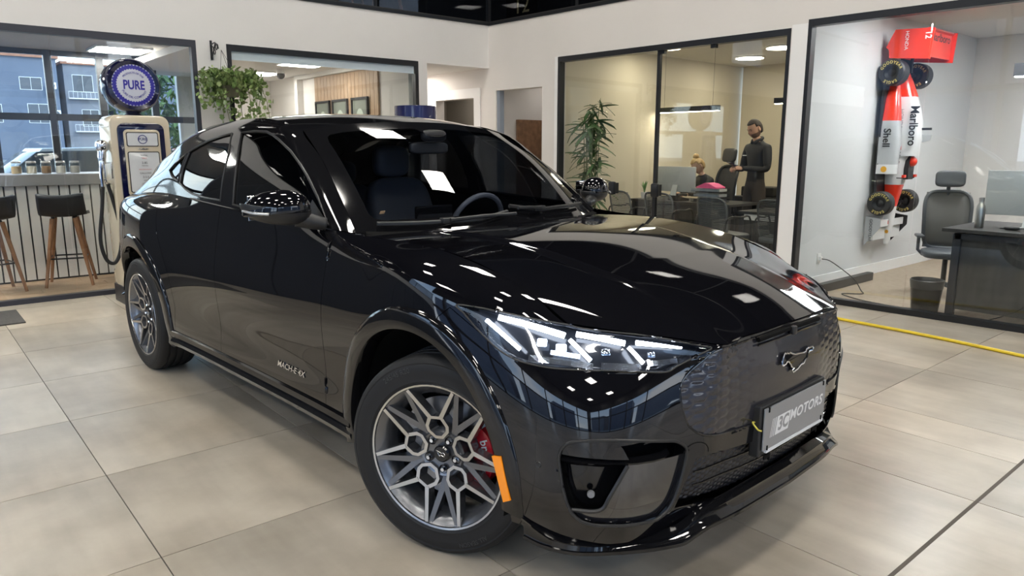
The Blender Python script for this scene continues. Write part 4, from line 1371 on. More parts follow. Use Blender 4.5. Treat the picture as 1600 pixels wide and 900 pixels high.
# ------------------------------------------------------------------ wheels (axis x, outward +x)
def make_wheel(parent_name='wheel'):
    w = empty('wheel', (0, 0, 0), 0, car)
    RT, RR = 0.364, 0.262
    # tyre
    prof = [(RR-0.004, -0.105), (RR+0.010, -0.112), (0.300, -0.120), (0.335, -0.118), (0.354, -0.108), (0.361, -0.095)]
    for g in (-0.065, -0.022, 0.022, 0.065):
        prof += [(RT, g-0.007), (RT-0.007, g-0.005), (RT-0.007, g+0.005), (RT, g+0.007)]
    prof += [(0.361, 0.095), (0.354, 0.108), (0.340, 0.1165), (0.335, 0.1155), (0.330, 0.1185), (0.305, 0.1205), (0.282, 0.1165), (0.275, 0.1185), (RR+0.006, 0.114), (RR-0.004, 0.106)]
    ty = MB().lathe(prof, 72, 'x').build('tyre', rubber, w, smooth=40)
    # tread blocks on the shoulder
    m = MB()
    for k in range(64):
        a = 2*math.pi*k/64
        M = Matrix.Rotation(a, 4, 'X')
        bx = MB().box((0.078, -0.011, RT-0.006), (0.106, 0.011, RT-0.0005)).xf(Matrix.Rotation(0, 4, 'X'))
        v = []
        for x, y, z in bx.v:
            if x > 0.1: z -= 0.010
            v.append(tuple(M @ Vector((x, y, z))))
        m.add(v, bx.f)
    o = m.build('shoulder_tread', rubber, w); o['kind'] = 'stuff'
    # sidewall lettering
    for txt, a0, sz in (('245/45 R20', 118, 0.026), ('ALL SEASON', -62, 0.022)):
        v, f = text_mesh(txt, sz, 0.001)
        out = []
        for p in v:
            a = R(a0)-p.x/0.318
            r_ = 0.318+p.y
            out.append((0.1205+p.z, r_*math.cos(a)*1.0, r_*math.sin(a)))
        mesh_obj('sidewall_lettering', out, f, mat('sidewall_letter', (0.035, 0.035, 0.037), 0.5), w)
    # rim barrel and lip
    MB().lathe([(RR-0.012, -0.10), (RR-0.03, -0.08), (0.215, 0.0), (0.222, 0.07), (RR-0.022, 0.094), (RR-0.006, 0.108), (RR+0.001, 0.1135), (RR+0.003, 0.110)], 64, 'x').build('rim', wheel_grey, w, smooth=40)
    MB().lathe([(RR-0.0065, 0.109), (RR-0.005, 0.1145), (RR+0.0015, 0.1165), (RR+0.004, 0.113)], 64, 'x').build('rim_lip', machined, w, smooth=40)
    # hub centre
    MB().lathe([(0.0, 0.060), (0.034, 0.060), (0.060, 0.064), (0.082, 0.074), (0.088, 0.066), (0.088, 0.01), (0.07, 0.0)], 40, 'x').build('hub', wheel_grey, w, smooth=35)
    cap = MB().lathe([(0.0, 0.080), (0.026, 0.079), (0.031, 0.074), (0.032, 0.060)], 28, 'x').build('centre_cap', gloss, w, smooth=35)
    hp = [(-.020, .002), (-.012, .008), (-.004, .005), (.006, .010), (.018, .012), (.012, .004), (.006, -.006), (-.004, -.004), (-.016, -.008)]
    MB().tube([(0.0805, -a*0.9, b*0.9) for a, b in hp], 0.0011, 5, closed=True).build('cap_emblem', machined, w)
    UNIT = 72
    OFF = 95
    for k in range(5):
        a = R(OFF+UNIT*k)
        # machined pentagon loop: outer apex at r .152
        def pt(r_, da, x): return (x, r_*math.cos(a+da), r_*math.sin(a+da))
        def loc(u, v_, x):   # u tangential, v radial
            return (x, v_*math.cos(a)-u*math.sin(a), v_*math.sin(a)+u*math.cos(a))
        outer = [(-.016, .057), (.016, .057), (.043, .083), (.047, .106), (.028, .143), (-.028, .143), (-.047, .106), (-.043, .083)]
        inner = [(-.011, .068), (.011, .068), (.032, .088), (.034, .104), (.019, .132), (-.019, .132), (-.034, .104), (-.032, .088)]
        def xr(v_): return 0.078+(v_-.06)*0.16
        n = 8
        v = [loc(u, q, xr(q)) for u, q in outer]+[loc(u, q, xr(q)) for u, q in inner]
        lp = MB().add(v, [(i, (i+1) % n, n+(i+1) % n, n+i) for i in range(n)]).build('spoke_face', machined, w)
        v = [loc(u*1.0, q, xr(q)-0.0004) for u, q in outer]+[loc(u*1.05, q, xr(q)-0.045) for u, q in outer]
        i2 = [loc(u, q, xr(q)-0.0004) for u, q in inner]+[loc(u*0.85, .098+(q-.098)*0.85, xr(q)-0.045) for u, q in inner]
        MB().add(v, [(i, (i+1) % n, n+(i+1) % n, n+i) for i in range(n)]).add(i2, [(i, (i+1) % n, n+(i+1) % n, n+i) for i in range(n)]).build('spoke_body', wheel_grey, w)
        for s in (1, -1):
            # machined arm from pentagon shoulder to rim
            e = R(21)*s
            def arm_pts(r0u, r0v, width0, width1):
                p0 = np.array([r0u, r0v]); re = RR-0.008
                p1 = np.array([re*math.sin(e), re*math.cos(e)])
                d = (p1-p0)/np.linalg.norm(p1-p0); nn = np.array([-d[1], d[0]])
                return p0, p1, nn*width0, nn*width1
            p0, p1, n0, n1 = arm_pts(0.021*s, 0.137, 0.0080, 0.0062)
            x0, x1 = xr(.143), 0.1115
            A = [(p0-n0, x0), (p0+n0, x0), (p1+n1, x1), (p1-n1, x1)]
            top = [loc(q[0], q[1], x) for q, x in A]
            MB().add(top, [(0, 1, 2, 3)]).build('spoke_face', machined, w)
            low = [loc(q[0], q[1], x-0.0004) for q, x in A]+[loc(q[0], q[1], x-0.040) for q, x in A]
            MB().add(low, [(0, 1, 5, 4), (1, 2, 6, 5), (2, 3, 7, 6), (3, 0, 4, 7), (0, 1, 2, 3)]).build('spoke_body', wheel_grey, w)
            # painted spoke from the hub beside the loop
            p0, p1, n0, n1 = arm_pts(0.056*s, 0.066, 0.012, 0.0085)
            p1 = np.array([(RR-0.012)*math.sin(e+R(3.0)*s), (RR-0.012)*math.cos(e+R(3.0)*s)])
            A = [(p0-n0, 0.066), (p0+n0, 0.066), (p1+n1, 0.104), (p1-n1, 0.104)]
            low = [loc(q[0], q[1], x) for q, x in A]+[loc(q[0], q[1], x-0.035) for q, x in A]
            MB().add(low, [(0, 1, 2, 3), (0, 1, 5, 4), (1, 2, 6, 5), (2, 3, 7, 6), (3, 0, 4, 7)]).build('painted_spoke', wheel_grey, w)
        # lug nut between loops
        al = a+R(36)
        c = Vector((0.0, 0.0575*math.cos(al), 0.0575*math.sin(al)))
        MB().lathe([(0.0, 0.080), (0.007, 0.080), (0.010, 0.076), (0.0105, 0.060)], 6, 'x', M=Matrix.Translation(c)).build('lug_nut', chrome, w)
        MB().lathe([(0.0165, 0.072), (0.0135, 0.0665), (0.0, 0.0655)], 16, 'x', M=Matrix.Translation(c)).build('lug_seat', gloss, w)
    return w

def make_brake(loc, sd):
    br_ = empty('brake', loc, 0, car)
    MB().lathe([(0.08, 0.020), (0.188, 0.020), (0.188, -0.005), (0.08, -0.005), (0.08, 0.020)], 40, 'x').build('brake_disc', disc_steel, br_, smooth=35)
    MB().lathe([(0.0, 0.035), (0.075, 0.035), (0.082, 0.018)], 24, 'x').build('disc_hat', satin, br_, smooth=35)
    # caliper hugging the front of the disc
    n = 14; v = []; f = []
    for k in range(n+1):
        t = R(-34)+R(68)*k/n
        e = 1-0.35*abs(2*k/n-1)**3
        for r_, x in ((0.118, 0.050), (0.145, 0.058), (0.198, 0.055), (0.206, 0.040), (0.206, -0.03), (0.118, -0.03)):
            rr = 0.16+(r_-0.16)*e
            v.append((x, rr*math.cos(t), rr*math.sin(t)))
    for k in range(n):
        for j in range(6): f.append((k*6+j, k*6+(j+1) % 6, k*6+6+(j+1) % 6, k*6+6+j))
    f += [tuple(range(6)), tuple(n*6+j for j in range(6))]
    ca = MB().add(v, f).build('caliper', caliper_red, br_, smooth=35)
    tv, tf = text_mesh('brembo', 0.042, 0.001, 0.0006)
    out = []
    for p in tv:
        t = -p.x/0.172
        r_ = 0.172+p.y
        out.append((0.0592+p.z, r_*math.cos(t), r_*math.sin(t)))
    mesh_obj('caliper_lettering', out, tf, white_print, br_)
    return br_

w0 = make_wheel()
STEER = R(21)
def place_wheel(o, x, y, flip, steer=0.0, spin=0.0):
    # steer about z at the axle, outward face to +x (right) or -x (left)
    M = Matrix.Translation((x, y, 0.362)) @ Matrix.Rotation(steer, 4, 'Z') @ (Matrix.Rotation(math.pi, 4, 'Z') if flip else Matrix.Identity(4)) @ Matrix.Rotation(spin, 4, 'X')
    o.matrix_basis = M
def kp(sd):   # hub centre when steered about a pin 0.70 from the centre line
    c = Vector((0.72*sd, 0.0, 0)); d = Matrix.Rotation(STEER, 3, 'Z') @ Vector((0.085*sd, 0, 0))
    return c+d
p = kp(1); place_wheel(w0, p.x, p.y+0.005, False, STEER, 0)
w1 = copy_tree(w0, car); p = kp(-1); place_wheel(w1, p.x, p.y, True, STEER, 0.3)
w2 = copy_tree(w0, car); place_wheel(w2, 0.808, AX_R, False, 0, R(-18))
w3 = copy_tree(w0, car); place_wheel(w3, -0.808, AX_R, True, 0, 0.5)
for sd, y, st in ((1, 0.02, STEER), (1, AX_R, 0), (-1, 0.0, STEER), (-1, AX_R, 0)):
    o = make_brake((0.79*sd, y, 0.362), sd)
    o.rotation_euler = (0, 0, st+(math.pi if sd < 0 else 0))
# ------------------------------------------------------------------ cabin
cab = mat('cabin_dark_trim', (0.10, 0.105, 0.12), 0.6)
seat_m = mat('seat_black_leather', (0.11, 0.114, 0.13), 0.5)
dv, df = super_shell((0, -0.86, 0.94), 0.70, 0.22, 0.10, 0.5, 0.5)
MB().add(dv, df).build('dashboard', cab, car, smooth='all')
MB().box((-0.12, -1.10, 0.85), (0.12, -1.075, 1.12), 0.008).xf(Matrix.Identity(4)).build('centre_touchscreen', gloss, car)
sw = empty('steering_wheel', (-0.37, -1.18, 0.985), 0, car); sw.rotation_euler = (R(68), 0, 0)
MB().tube([(0.185*math.cos(t), 0.185*math.sin(t), 0) for t in np.linspace(0, 2*math.pi, 33)[:-1]], 0.015, 8, closed=True).build('wheel_rim', seat_m, sw, smooth=True)
MB().box((-0.075, -0.055, -0.03), (0.075, 0.055, 0.01), 0.015).build('airbag_cover', seat_m, sw, smooth=True)
for a in (0, math.pi, -math.pi/2):
    MB().tube([(0.06*math.cos(a), 0.05*math.sin(a), 0), (0.18*math.cos(a), 0.18*math.sin(a), 0)], 0.014, 6).build('wheel_spoke', seat_m, sw, smooth=True)
for x in (0.37, -0.37):
    s = empty('front_seat', (x, -1.75, 0.5), 0, car)
    v, f = super_shell((0, 0.25, 0.05), 0.25, 0.28, 0.10, 0.4, 0.4); MB().add(v, f).build('cushion', seat_m, s, smooth='all')
    v, f = super_shell((0, 0, 0), 0.24, 0.07, 0.34, 0.5, 0.5)
    MB().add(v, f).xf(Matrix.Translation((0, -0.14, 0.40)) @ Matrix.Rotation(R(16), 4, 'X')).build('backrest', seat_m, s, smooth='all')
    v, f = super_shell((0, -0.27, 0.83), 0.13, 0.05, 0.10, 0.6, 0.6); MB().add(v, f).build('headrest', seat_m, s, smooth='all')
rs = empty('rear_seat', (0, -2.65, 0.5), 0, car)
v, f = super_shell((0, 0, 0.38), 0.64, 0.09, 0.30, 0.4, 0.4); MB().add(v, f).build('backrest', seat_m, rs, smooth='all')
for x in (0.42, 0, -0.42):
    v, f = super_shell((x, -0.08, 0.74), 0.12, 0.04, 0.08, 0.6, 0.6); MB().add(v, f).build('headrest', seat_m, rs, smooth='all')
rv = empty('rear_view_mirror', (0, -1.12, 1.415), 0, car)
cab2 = mat('mirror_black_case', (0.02, 0.02, 0.022), 0.5)
v, f = super_shell((0, 0, 0), 0.12, 0.016, 0.030, 0.5, 0.4); MB().add(v, f).build('mirror_case', cab2, rv, smooth='all')
MB().box((-0.115, -0.0205, -0.028), (0.115, -0.0185, 0.028), 0.0).build('mirror_face', mat('dim_mirror', (0.25, 0.27, 0.3), 0.1, 1.0), rv)
v, f = super_shell((0, 0.04, 0.062), 0.07, 0.035, 0.030, 0.6, 0.6); MB().add(v, f).build('camera_pod', cab2, rv, smooth='all')
# ------------------------------------------------------------------ the street beyond the coffee corner
ground = struct(MB().box((-90, -60, -0.5), (120, 230, -0.16)).build('ground', noise_mat('asphalt', (0.16, 0.16, 0.16), (0.22, 0.22, 0.21), 2.0, 0.85)))
blue_w = noise_mat('grey_blue_render', (0.12, 0.145, 0.20), (0.145, 0.17, 0.225), 0.4, 0.8)
pale_w = noise_mat('pale_render', (0.20, 0.21, 0.25), (0.24, 0.25, 0.28), 0.4, 0.8)
roof_m = noise_mat('clay_roof', (0.34, 0.15, 0.09), (0.45, 0.21, 0.12), 3, 0.8)
wfr = mat('white_window_frame', (0.8, 0.8, 0.8), 0.5)
wgl = mat('far_window_glass', (0.06, 0.07, 0.09), 0.1, 0, 0.6)
def block(label, x0, x1, y0, y1, h, wm, wins, roof=True, balcony=()):
    b = thing('apartment_building', label, 'building', ((x0+x1)/2, (y0+y1)/2, -0.16))
    cx_, cy_ = (x0+x1)/2, (y0+y1)/2
    MB().box((x0-cx_, y0-cy_, 0), (x1-cx_, y1-cy_, h)).build('wall', wm, b)
    if roof:
        MB().box((x0-cx_-0.3, y0-cy_-0.3, h), (x1-cx_+0.3, y1-cy_+0.3, h+0.35)).build('roof', roof_m, b)
    for x, z, w, hh in wins:
        f = MB().box((x-cx_-w/2, y0-cy_-0.06, z), (x-cx_+w/2, y0-cy_+0.02, z+hh)).build('window', wfr, b)
        MB().box((x-cx_-w/2+0.07, y0-cy_-0.075, z+0.07), (x-cx_-0.03, y0-cy_-0.055, z+hh-0.07)).build('pane', wgl, f)
        MB().box((x-cx_+0.03, y0-cy_-0.075, z+0.07), (x-cx_+w/2-0.07, y0-cy_-0.055, z+hh-0.07)).build('pane', wgl, f)
    for x, z, w in balcony:
        f = MB().box((x-cx_-w/2, y0-cy_-0.7, z), (x-cx_+w/2, y0-cy_, z+0.15)).build('balcony', wfr, b)
        for k in range(9):
            xx = x-cx_-w/2+w*k/8
            MB().box((xx-0.02, y0-cy_-0.70, z+0.15), (xx+0.02, y0-cy_-0.66, z+1.0)).build('baluster', wfr, f)
        MB().box((x-cx_-w/2, y0-cy_-0.71, z+1.0), (x-cx_+w/2, y0-cy_-0.65, z+1.06)).build('balcony_rail', wfr, f)
    return b
block('grey blue apartment block with white framed windows beyond the coffee corner', 2.0, 19.2, 120, 135, 13.6, blue_w, [(16.0, 9.3, 2.6, 1.7), (16.6, 4.9, 2.6, 2.6), (11.2, 9.3, 2.4, 1.8), (11.2, 4.9, 2.4, 2.4), (6.5, 9.3, 2.4, 1.8), (6.5, 4.9, 2.4, 2.4)])
for (x, z) in ((18.3, 9.3), (18.5, 5.6)):
    o = thing('air_conditioner', 'white air conditioner on the grey blue block, '+('upper one' if z > 6 else 'lower one'), 'air conditioner', (x, 119.2, z), 0, 'outdoor units on the block')
    MB().box((-0.5, -0.4, 0), (0.5, 0.6, 0.9), 0.05).build('casing', wfr, o)
    MB().lathe([(0.0, -0.41), (0.3, -0.41), (0.32, -0.40)], 20, 'y', M=Matrix.Translation((0, 0, 0.45))).build('fan_grille', wgl, o)
block('pale apartment building with balconies beneath a red tiled roof', 20.3, 25.6, 122, 136, 13.2, pale_w, [(22.6, 9.4, 2.6, 2.4), (23.2, 4.6, 2.2, 2.4)], True, [(22.8, 8.4, 4.4), (23.2, 3.8, 4.4)])
block('tall pale blue building right of the red roof', 27.0, 36.0, 124, 136, 13.9, blue_w, [(29.0, 10.5, 2.2, 2.2), (32.5, 10.5, 2.2, 2.2)], False)

leaf_m1 = noise_mat('tree_leaf', (0.045, 0.10, 0.03), (0.12, 0.20, 0.06), 3, 0.6)
bark = mat('bark', (0.10, 0.07, 0.05), 0.9)
def leaf_cloud(n, rx, ry, rz, size, seed):
    rnd = random.Random(seed); v = []; f = []
    for k in range(n):
        while True:
            p = Vector((rnd.uniform(-1, 1), rnd.uniform(-1, 1), rnd.uniform(-1, 1)))
            if 0.15 < p.length < 1: break
        p = Vector((p.x*rx, p.y*ry, p.z*rz))
        M = Matrix.Rotation(rnd.uniform(0, 6.28), 3, 'Z') @ Matrix.Rotation(rnd.uniform(-1.2, 1.2), 3, 'X')
        s = size*rnd.uniform(0.6, 1.3)
        i = len(v)
        for q in ((0, -s, 0), (s*0.45, 0, s*0.15), (0, s, 0), (-s*0.45, 0, s*0.15)):
            v.append(p+M @ Vector(q))
        f.append((i, i+1, i+2, i+3))
    return v, f
for k, (x, y, h, r_) in enumerate(((6.9, 26.5, 4.2, 1.35), (9.9, 27.5, 5.2, 1.6), (13.6, 29.0, 5.4, 1.9))):
    t = thing('street_tree', ('slender', 'broad', 'bushy')[k]+' green street tree beyond the coffee corner, '+('nearest the red roof', 'in the middle', 'rightmost')[k], 'tree', (x, y, -0.16), 0, 'street trees')
    MB().tube([(0, 0, 0), (0.05, 0, h*0.4), (0, 0.05, h*0.8)], [0.16, 0.12, 0.05], 8).build('trunk', bark, t)
    v, f = leaf_cloud(1100, r_, r_, h*0.45, 0.20, 40+k)
    o = mesh_obj('crown', [p+Vector((0, 0, h*0.62)) for p in v], f, leaf_m1, t); o['kind'] = 'stuff'

def street_car(label, x, y, rz, col, s=1.0):
    c = thing('parked_car', label, 'car', (x, y, -0.16), rz, 'cars parked in the street')
    pm = mat('street_car_'+label.split()[0], col, 0.15, 0.1, 0.5, 0.6)
    prof = [(-2.1, .35), (-2.15, .75), (-1.7, .95), (-0.9, 1.02), (1.9, 1.0), (2.15, .85), (2.15, .35)]
    MB().prism(prof, -0.88, 0.88, 'y').build('body', pm, c, bevel=0.07, smooth=True)
    cab_ = [(-1.0, 1.0), (-0.35, 1.52), (1.35, 1.55), (1.95, 1.0)]
    MB().prism(cab_, -0.76, 0.76, 'y').build('cabin', mat('street_car_glass', (0.05, 0.06, 0.07), 0.08, 0, 0.7), c, bevel=0.05, smooth=True)
    MB().prism([(-0.33, 1.50), (-0.25, 1.57), (1.28, 1.60), (1.37, 1.53)], -0.72, 0.72, 'y').build('roof', pm, c, bevel=0.02)
    for xx in (-1.3, 1.35):
        for yy in (-0.86, 0.70):
            MB().lathe([(0.0, 0.0), (0.2, 0.0), (0.33, 0.01), (0.34, 0.16), (0.0, 0.16)], 20, 'y', M=Matrix.Translation((xx, yy, 0.34))).build('wheel', mat('street_tyre', (0.03, 0.03, 0.03), 0.6), c, smooth=True)
    return c
street_car('white car parked in the street behind the coffee counter', 2.2, 15.2, 0.05, (0.75, 0.78, 0.82))
street_car('silver car parked in the street near the retro pump', 6.6, 15.6, 0.02, (0.45, 0.48, 0.52))
street_car('red car parked in the street right of the retro pump', 5.9, 19.5, 0.0, (0.45, 0.05, 0.05))
# blocks on the far side of the streets behind the camera, seen in the paintwork
def far_row():
    k = 0
    for x, w, h, c in ((-24, 9, 8, pale_w), (-12, 10, 11, blue_w), (0, 9, 7, pale_w), (12, 11, 10, blue_w)):
        o = MB().box((x, -34, -0.16), (x+w, -26, h)).build('building_row', c); struct(o)
    for y, w, h, c in ((-16, 10, 9, blue_w), (-3, 9, 7.5, pale_w), (9, 11, 10, blue_w)):
        o = MB().box((-34, y, -0.16), (-26, y+w, h)).build('building_row', c); struct(o)
far_row()
# ------------------------------------------------------------------ coffee corner behind the left glass
XC = 2.64                                   # partition between coffee corner and meeting room
wood_floor = noise_mat('oak_plank', (0.30, 0.20, 0.125), (0.42, 0.29, 0.19), 5, 0.45, 5, stretch=(0.6, 6, 1))
cf = struct(MB().box((-7.5, 8.06, -0.14), (2.6, 11.9, -0.012)).box((2.6, 8.06, -0.14), (3.9, 11.9, -0.012)).build('floor_coffee_corner', mat('plank_gap', (0.08, 0.06, 0.04), 0.8)))
for k in range(21):
    y0 = 8.06+k*0.185
    off = (k*0.61) % 1.4
    xs = [-2.0]+[x for x in (-1.6+off, -0.2+off, 1.2+off) if x < 2.4]+[2.62+(y0-8.06)*0.334]
    for a, c in zip(xs[:-1], xs[1:]):
        MB().box((a+0.002, y0+0.002, -0.012), (c-0.002, y0+0.183, 0.0)).build('plank', wood_floor, cf)
struct(MB().box((-7.5, 8.05, 2.70), (3.9, 11.9, 2.78)).build('ceiling_coffee_corner', mat('coffee_ceiling', (0.42, 0.40, 0.38), 0.8)))
def slanted(name, a, b, th, z1, m_):
    d = Vector((b[0]-a[0], b[1]-a[1], 0)); n = Vector((d.y, -d.x, 0)).normalized()*th
    P = [Vector((a[0], a[1], 0)), Vector((b[0], b[1], 0)), Vector((b[0], b[1], 0))+n, Vector((a[0], a[1], 0))+n]
    return struct(MB().add([p for p in P]+[p+Vector((0, 0, z1)) for p in P], [(0, 3, 2, 1), (4, 5, 6, 7), (0, 1, 5, 4), (1, 2, 6, 5), (2, 3, 7, 6), (3, 0, 4, 7)]).build(name, m_))
slanted('wall_coffee_side', (2.62, 8.05), (3.86, 11.76), 0.04, 2.70, mat('coffee_grey_wall', (0.36, 0.35, 0.34), 0.7))
bw = struct(empty('window_5', (0, 0, 0)))
YB = 11.7
for x in (-3.4, -1.9, -0.4, 1.1, 1.78, 2.40, 3.08, 3.78):
    MB().box((x-0.045, YB, 0), (x+0.045, YB+0.08, 2.70)).build('window_mullion', frame_m, bw)
for z in (0.0, 1.78, 2.63):
    MB().box((-7.5, YB+0.01, z), (3.82, YB+0.07, z+0.09)).build('window_rail', frame_m, bw)
for a, c in ((-7.5, -3.4), (-3.4, -0.4), (-0.4, 1.78), (1.78, 3.08), (3.08, 3.78)):
    MB().box((a+0.05, YB+0.035, 0.09), (c-0.05, YB+0.042, 2.64)).build('window_pane', pane, bw)
o = thing('ceiling_light', 'unseen white panel lamp added to the coffee corner beyond the left picture edge', 'light', (-0.3, 8.9, 2.68), 0)  # extra lamp out of frame, added to lighten the dim coffee corner
MB().box((-0.33, -0.33, -0.01), (0.33, 0.33, 0.019)).build('lamp_frame', white_m, o)
MB().box((-0.30, -0.30, -0.016), (0.30, 0.30, -0.01)).build('diffuser', lamp_cafe, o)
o = thing('ceiling_light', 'white panel lamp on the ceiling of the coffee corner', 'light', (2.50, 10.95, 2.68), 0)
MB().box((-0.33, -0.33, -0.01), (0.33, 0.33, 0.019)).build('lamp_frame', wfr if 'wfr' in globals() else white_m, o)
MB().box((-0.30, -0.30, -0.016), (0.30, 0.30, -0.01)).build('diffuser', lamp_cafe, o)

# slatted counter
ct = thing('coffee_counter', 'slatted pale grey coffee counter with a grey worktop', 'counter', (0, 9.2, 0))
slat_m = noise_mat('pale_grey_slat', (0.74, 0.72, 0.71), (0.80, 0.78, 0.77), 3, 0.55, 3, stretch=(1, 1, 0.3))
MB().box((-3.0, 0.02, 0.0), (2.3, 0.6, 1.02)).build('carcass', mat('counter_dark_back', (0.03, 0.03, 0.033), 0.7), ct)
sl = MB().box((0, 0, 0.02), (0.083, 0.02, 1.02))
sme = None
x = -1.0
while x < 2.2:
    if sme is None:
        o = sl.build('slat', slat_m, ct); sme = o.data
    else: o = link(bpy.data.objects.new('slat', sme), ct)
    o.location = (x, 0, 0); x += 0.099
MB().box((-3.0, -0.06, 1.02), (2.35, 0.66, 1.14), 0.006).build('worktop', mat('grey_worktop', (0.26, 0.25, 0.26), 0.4), ct)
jar_m = pane_mat('jar_glass', (0.88, 0.90, 0.90), 1.0, 0.0, 1.5)
fill = [((0.55, 0.40, 0.22), 'biscuit filled'), ((0.62, 0.56, 0.45), 'oat filled'), ((0.30, 0.18, 0.10), 'coffee filled'), ((0.70, 0.66, 0.60), 'sugar filled'), ((0.45, 0.42, 0.38), 'grain filled')]
for k in range(5):
    x = 1.02+k*0.135
    j = thing('storage_jar', fill[k][1]+' glass jar on the coffee counter', 'jar', (x, 9.32, 1.141), 0, 'jars on the coffee counter')
    MB().lathe([(0.0, 0.002), (0.045, 0.002), (0.05, 0.012), (0.05, 0.10), (0.044, 0.115)], 18).build('glass_body', jar_m, j, smooth=True)
    MB().lathe([(0.0, 0.006), (0.043, 0.006), (0.046, 0.016), (0.046, 0.08), (0.0, 0.085)], 16).build('contents', mat('jar_fill_%s' % fill[k][1].split()[0], fill[k][0], 0.8), j, smooth=True)
    MB().lathe([(0.0, 0.135), (0.042, 0.135), (0.047, 0.13), (0.047, 0.115), (0.0, 0.115)], 18).build('lid', mat('jar_lid', (0.55, 0.52, 0.5), 0.3, 0.6), j, smooth=True)

# bar stools
walnut = noise_mat('walnut_leg', (0.22, 0.095, 0.04), (0.32, 0.15, 0.07), 6, 0.4, 4, stretch=(8, 8, 1))
black_shell = mat('stool_black_shell', (0.012, 0.013, 0.018), 0.5)
def make_stool(label):
    s = thing('bar_stool', label, 'stool', (0, 0, 0), 0, 'bar stools at the coffee counter')
    v = []; f = []
    nx, ny = 13, 13
    for j in range(ny):
        t = j/(ny-1)
        for i in range(nx):
            u = i/(nx-1)*2-1
            w = 0.215-0.02*t
            if t < 0.55:
                q = t/0.55; y = -0.17+0.33*q; z = 0.02*u*u+0.02*(1-q)*0-0.0
                z += -0.02*max(0, 0.25-q)*4*0.5
            else:
                q = (t-0.55)/0.45; y = 0.16+0.05*q+0.03*math.sin(q*1.57); z = 0.02*u*u+0.20*q
            y -= 0.05*u*u*(1 if t >= 0.55 else t)
            v.append((u*w, y, z))
    for j in range(ny-1):
        for i in range(nx-1): f.append((j*nx+i, j*nx+i+1, (j+1)*nx+i+1, (j+1)*nx+i))
    o = mesh_obj('seat_shell', [(a, b, c+0.745) for a, b, c in v], f, black_shell, s, smooth=True)
    md = o.modifiers.new('thickness', 'SOLIDIFY'); md.thickness = 0.028; md.offset = -1
    for sx in (-1, 1):
        for sy in (-1, 1):
            MB().tube([(sx*0.10, sy*0.10, 0.70), (sx*0.21, sy*0.20, 0.0)], [0.023, 0.015], 10).build('leg', walnut, s, smooth=True)
            MB().tube([(sx*0.085, sy*0.085, 0.725), (sx*0.10, sy*0.10, 0.685)], 0.013, 8).build('leg_bracket', frame_m, s, smooth=True)
    r_ = 0.165
    MB().tube([(-r_, -r_*0.95, 0.29), (r_, -r_*0.95, 0.29), (r_, r_*0.95, 0.29), (-r_, r_*0.95, 0.29)], 0.008, 6, closed=True).build('foot_ring', frame_m, s, smooth=True)
    return s
st1 = make_stool('black shell bar stool on walnut legs beside the retro pump')
st1.location = (1.33, 8.80, 0.001); st1.rotation_euler = (0, 0, R(165))
st2 = copy_tree(st1); st2['label'] = 'black shell bar stool cut off by the left picture edge'
st2.location = (0.66, 8.76, 0.001); st2.rotation_euler = (0, 0, R(190))

# door mat
mt = MB().box((-0.55, 7.02, 0.0005), (0.70, 7.62, 0.012), 0.003).build('door_mat', noise_mat('grey_mat', (0.055, 0.052, 0.05), (0.075, 0.07, 0.066), 60, 0.95))
tag(mt, 'dark grey door mat on the tiles before the coffee corner', 'mat')
mt2 = MB().box((-0.75, 8.10, 0.0005), (0.62, 8.44, 0.010), 0.003).build('door_mat', noise_mat('brown_mat', (0.14, 0.115, 0.09), (0.18, 0.15, 0.12), 60, 0.95))
tag(mt2, 'brown mat on the wooden floor behind the glass', 'mat')

# ------------------------------------------------------------------ retro petrol pump
PW, PD = 0.50, 0.36
pump = thing('petrol_pump', 'retro cream and navy petrol pump with a round lit globe on top', 'petrol pump', (1.745, 7.39, 0), R(2))
cream = mat('pump_cream', (0.62, 0.54, 0.40), 0.22, 0, 0.5, 0.7)
navy = mat('pump_navy', (0.004, 0.005, 0.035), 0.12, 0, 0.5, 0.9)
def rrect(w, z0, z1, r, n=6, wb=None):
    """rounded-top outline in x-z"""
    pts = [(-(wb or w), z0), ((wb or w), z0)]
    for k in range(n+1):
        t = math.pi/2*k/n; pts.append((w-r+r*math.cos(t), z1-r+r*math.sin(t)))
    for k in range(n+1):
        t = math.pi/2+math.pi/2*k/n; pts.append((-w+r+r*math.cos(t), z1-r+r*math.sin(t)))
    return pts
def rbox(x0, x1, z0, z1, r, n=5):
    pts = []
    for cx_, cz_, a in ((x1-r, z0+r, -90), (x1-r, z1-r, 0), (x0+r, z1-r, 90), (x0+r, z0+r, 180)):
        for k in range(n+1):
            t = R(a+90*k/n); pts.append((cx_+r*math.cos(t), cz_+r*math.sin(t)))
    return pts
w = PW/2
MB().prism(rrect(w, 0.16, 1.70, 0.075), -PD/2, PD/2, 'y').build('cabinet', cream, pump, bevel=0.02, smooth=40)
MB().prism(rrect(w-0.055, 0.17, 1.63, 0.06), -PD/2-0.016, -PD/2+0.005, 'y').build('front_panel', navy, pump, bevel=0.007, smooth=40)
MB().prism(rbox(-w+0.10, w-0.10, 0.99, 1.575, 0.035), -PD/2-0.030, -PD/2-0.010, 'y').build('dial_surround', cream, pump, bevel=0.006, smooth=40)
MB().box((-w-0.006, -PD/2-0.012, 0.0), (w+0.006, PD/2+0.006, 0.17), 0.01).build('plinth', mat('pump_black_plinth', (0.012, 0.012, 0.016), 0.35), pump)
MB().tube([(-w-0.001, -PD/2+0.02, 1.60), (-w-0.001, PD/2-0.02, 1.60)], 0.004, 6).build('cap_seam', cream, pump)
print_w = mat('pump_dial_white', (0.62, 0.64, 0.66), 0.3, 0, 0.5, 0.6)
dk = mat('dial_black', (0.02, 0.02, 0.025), 0.4)
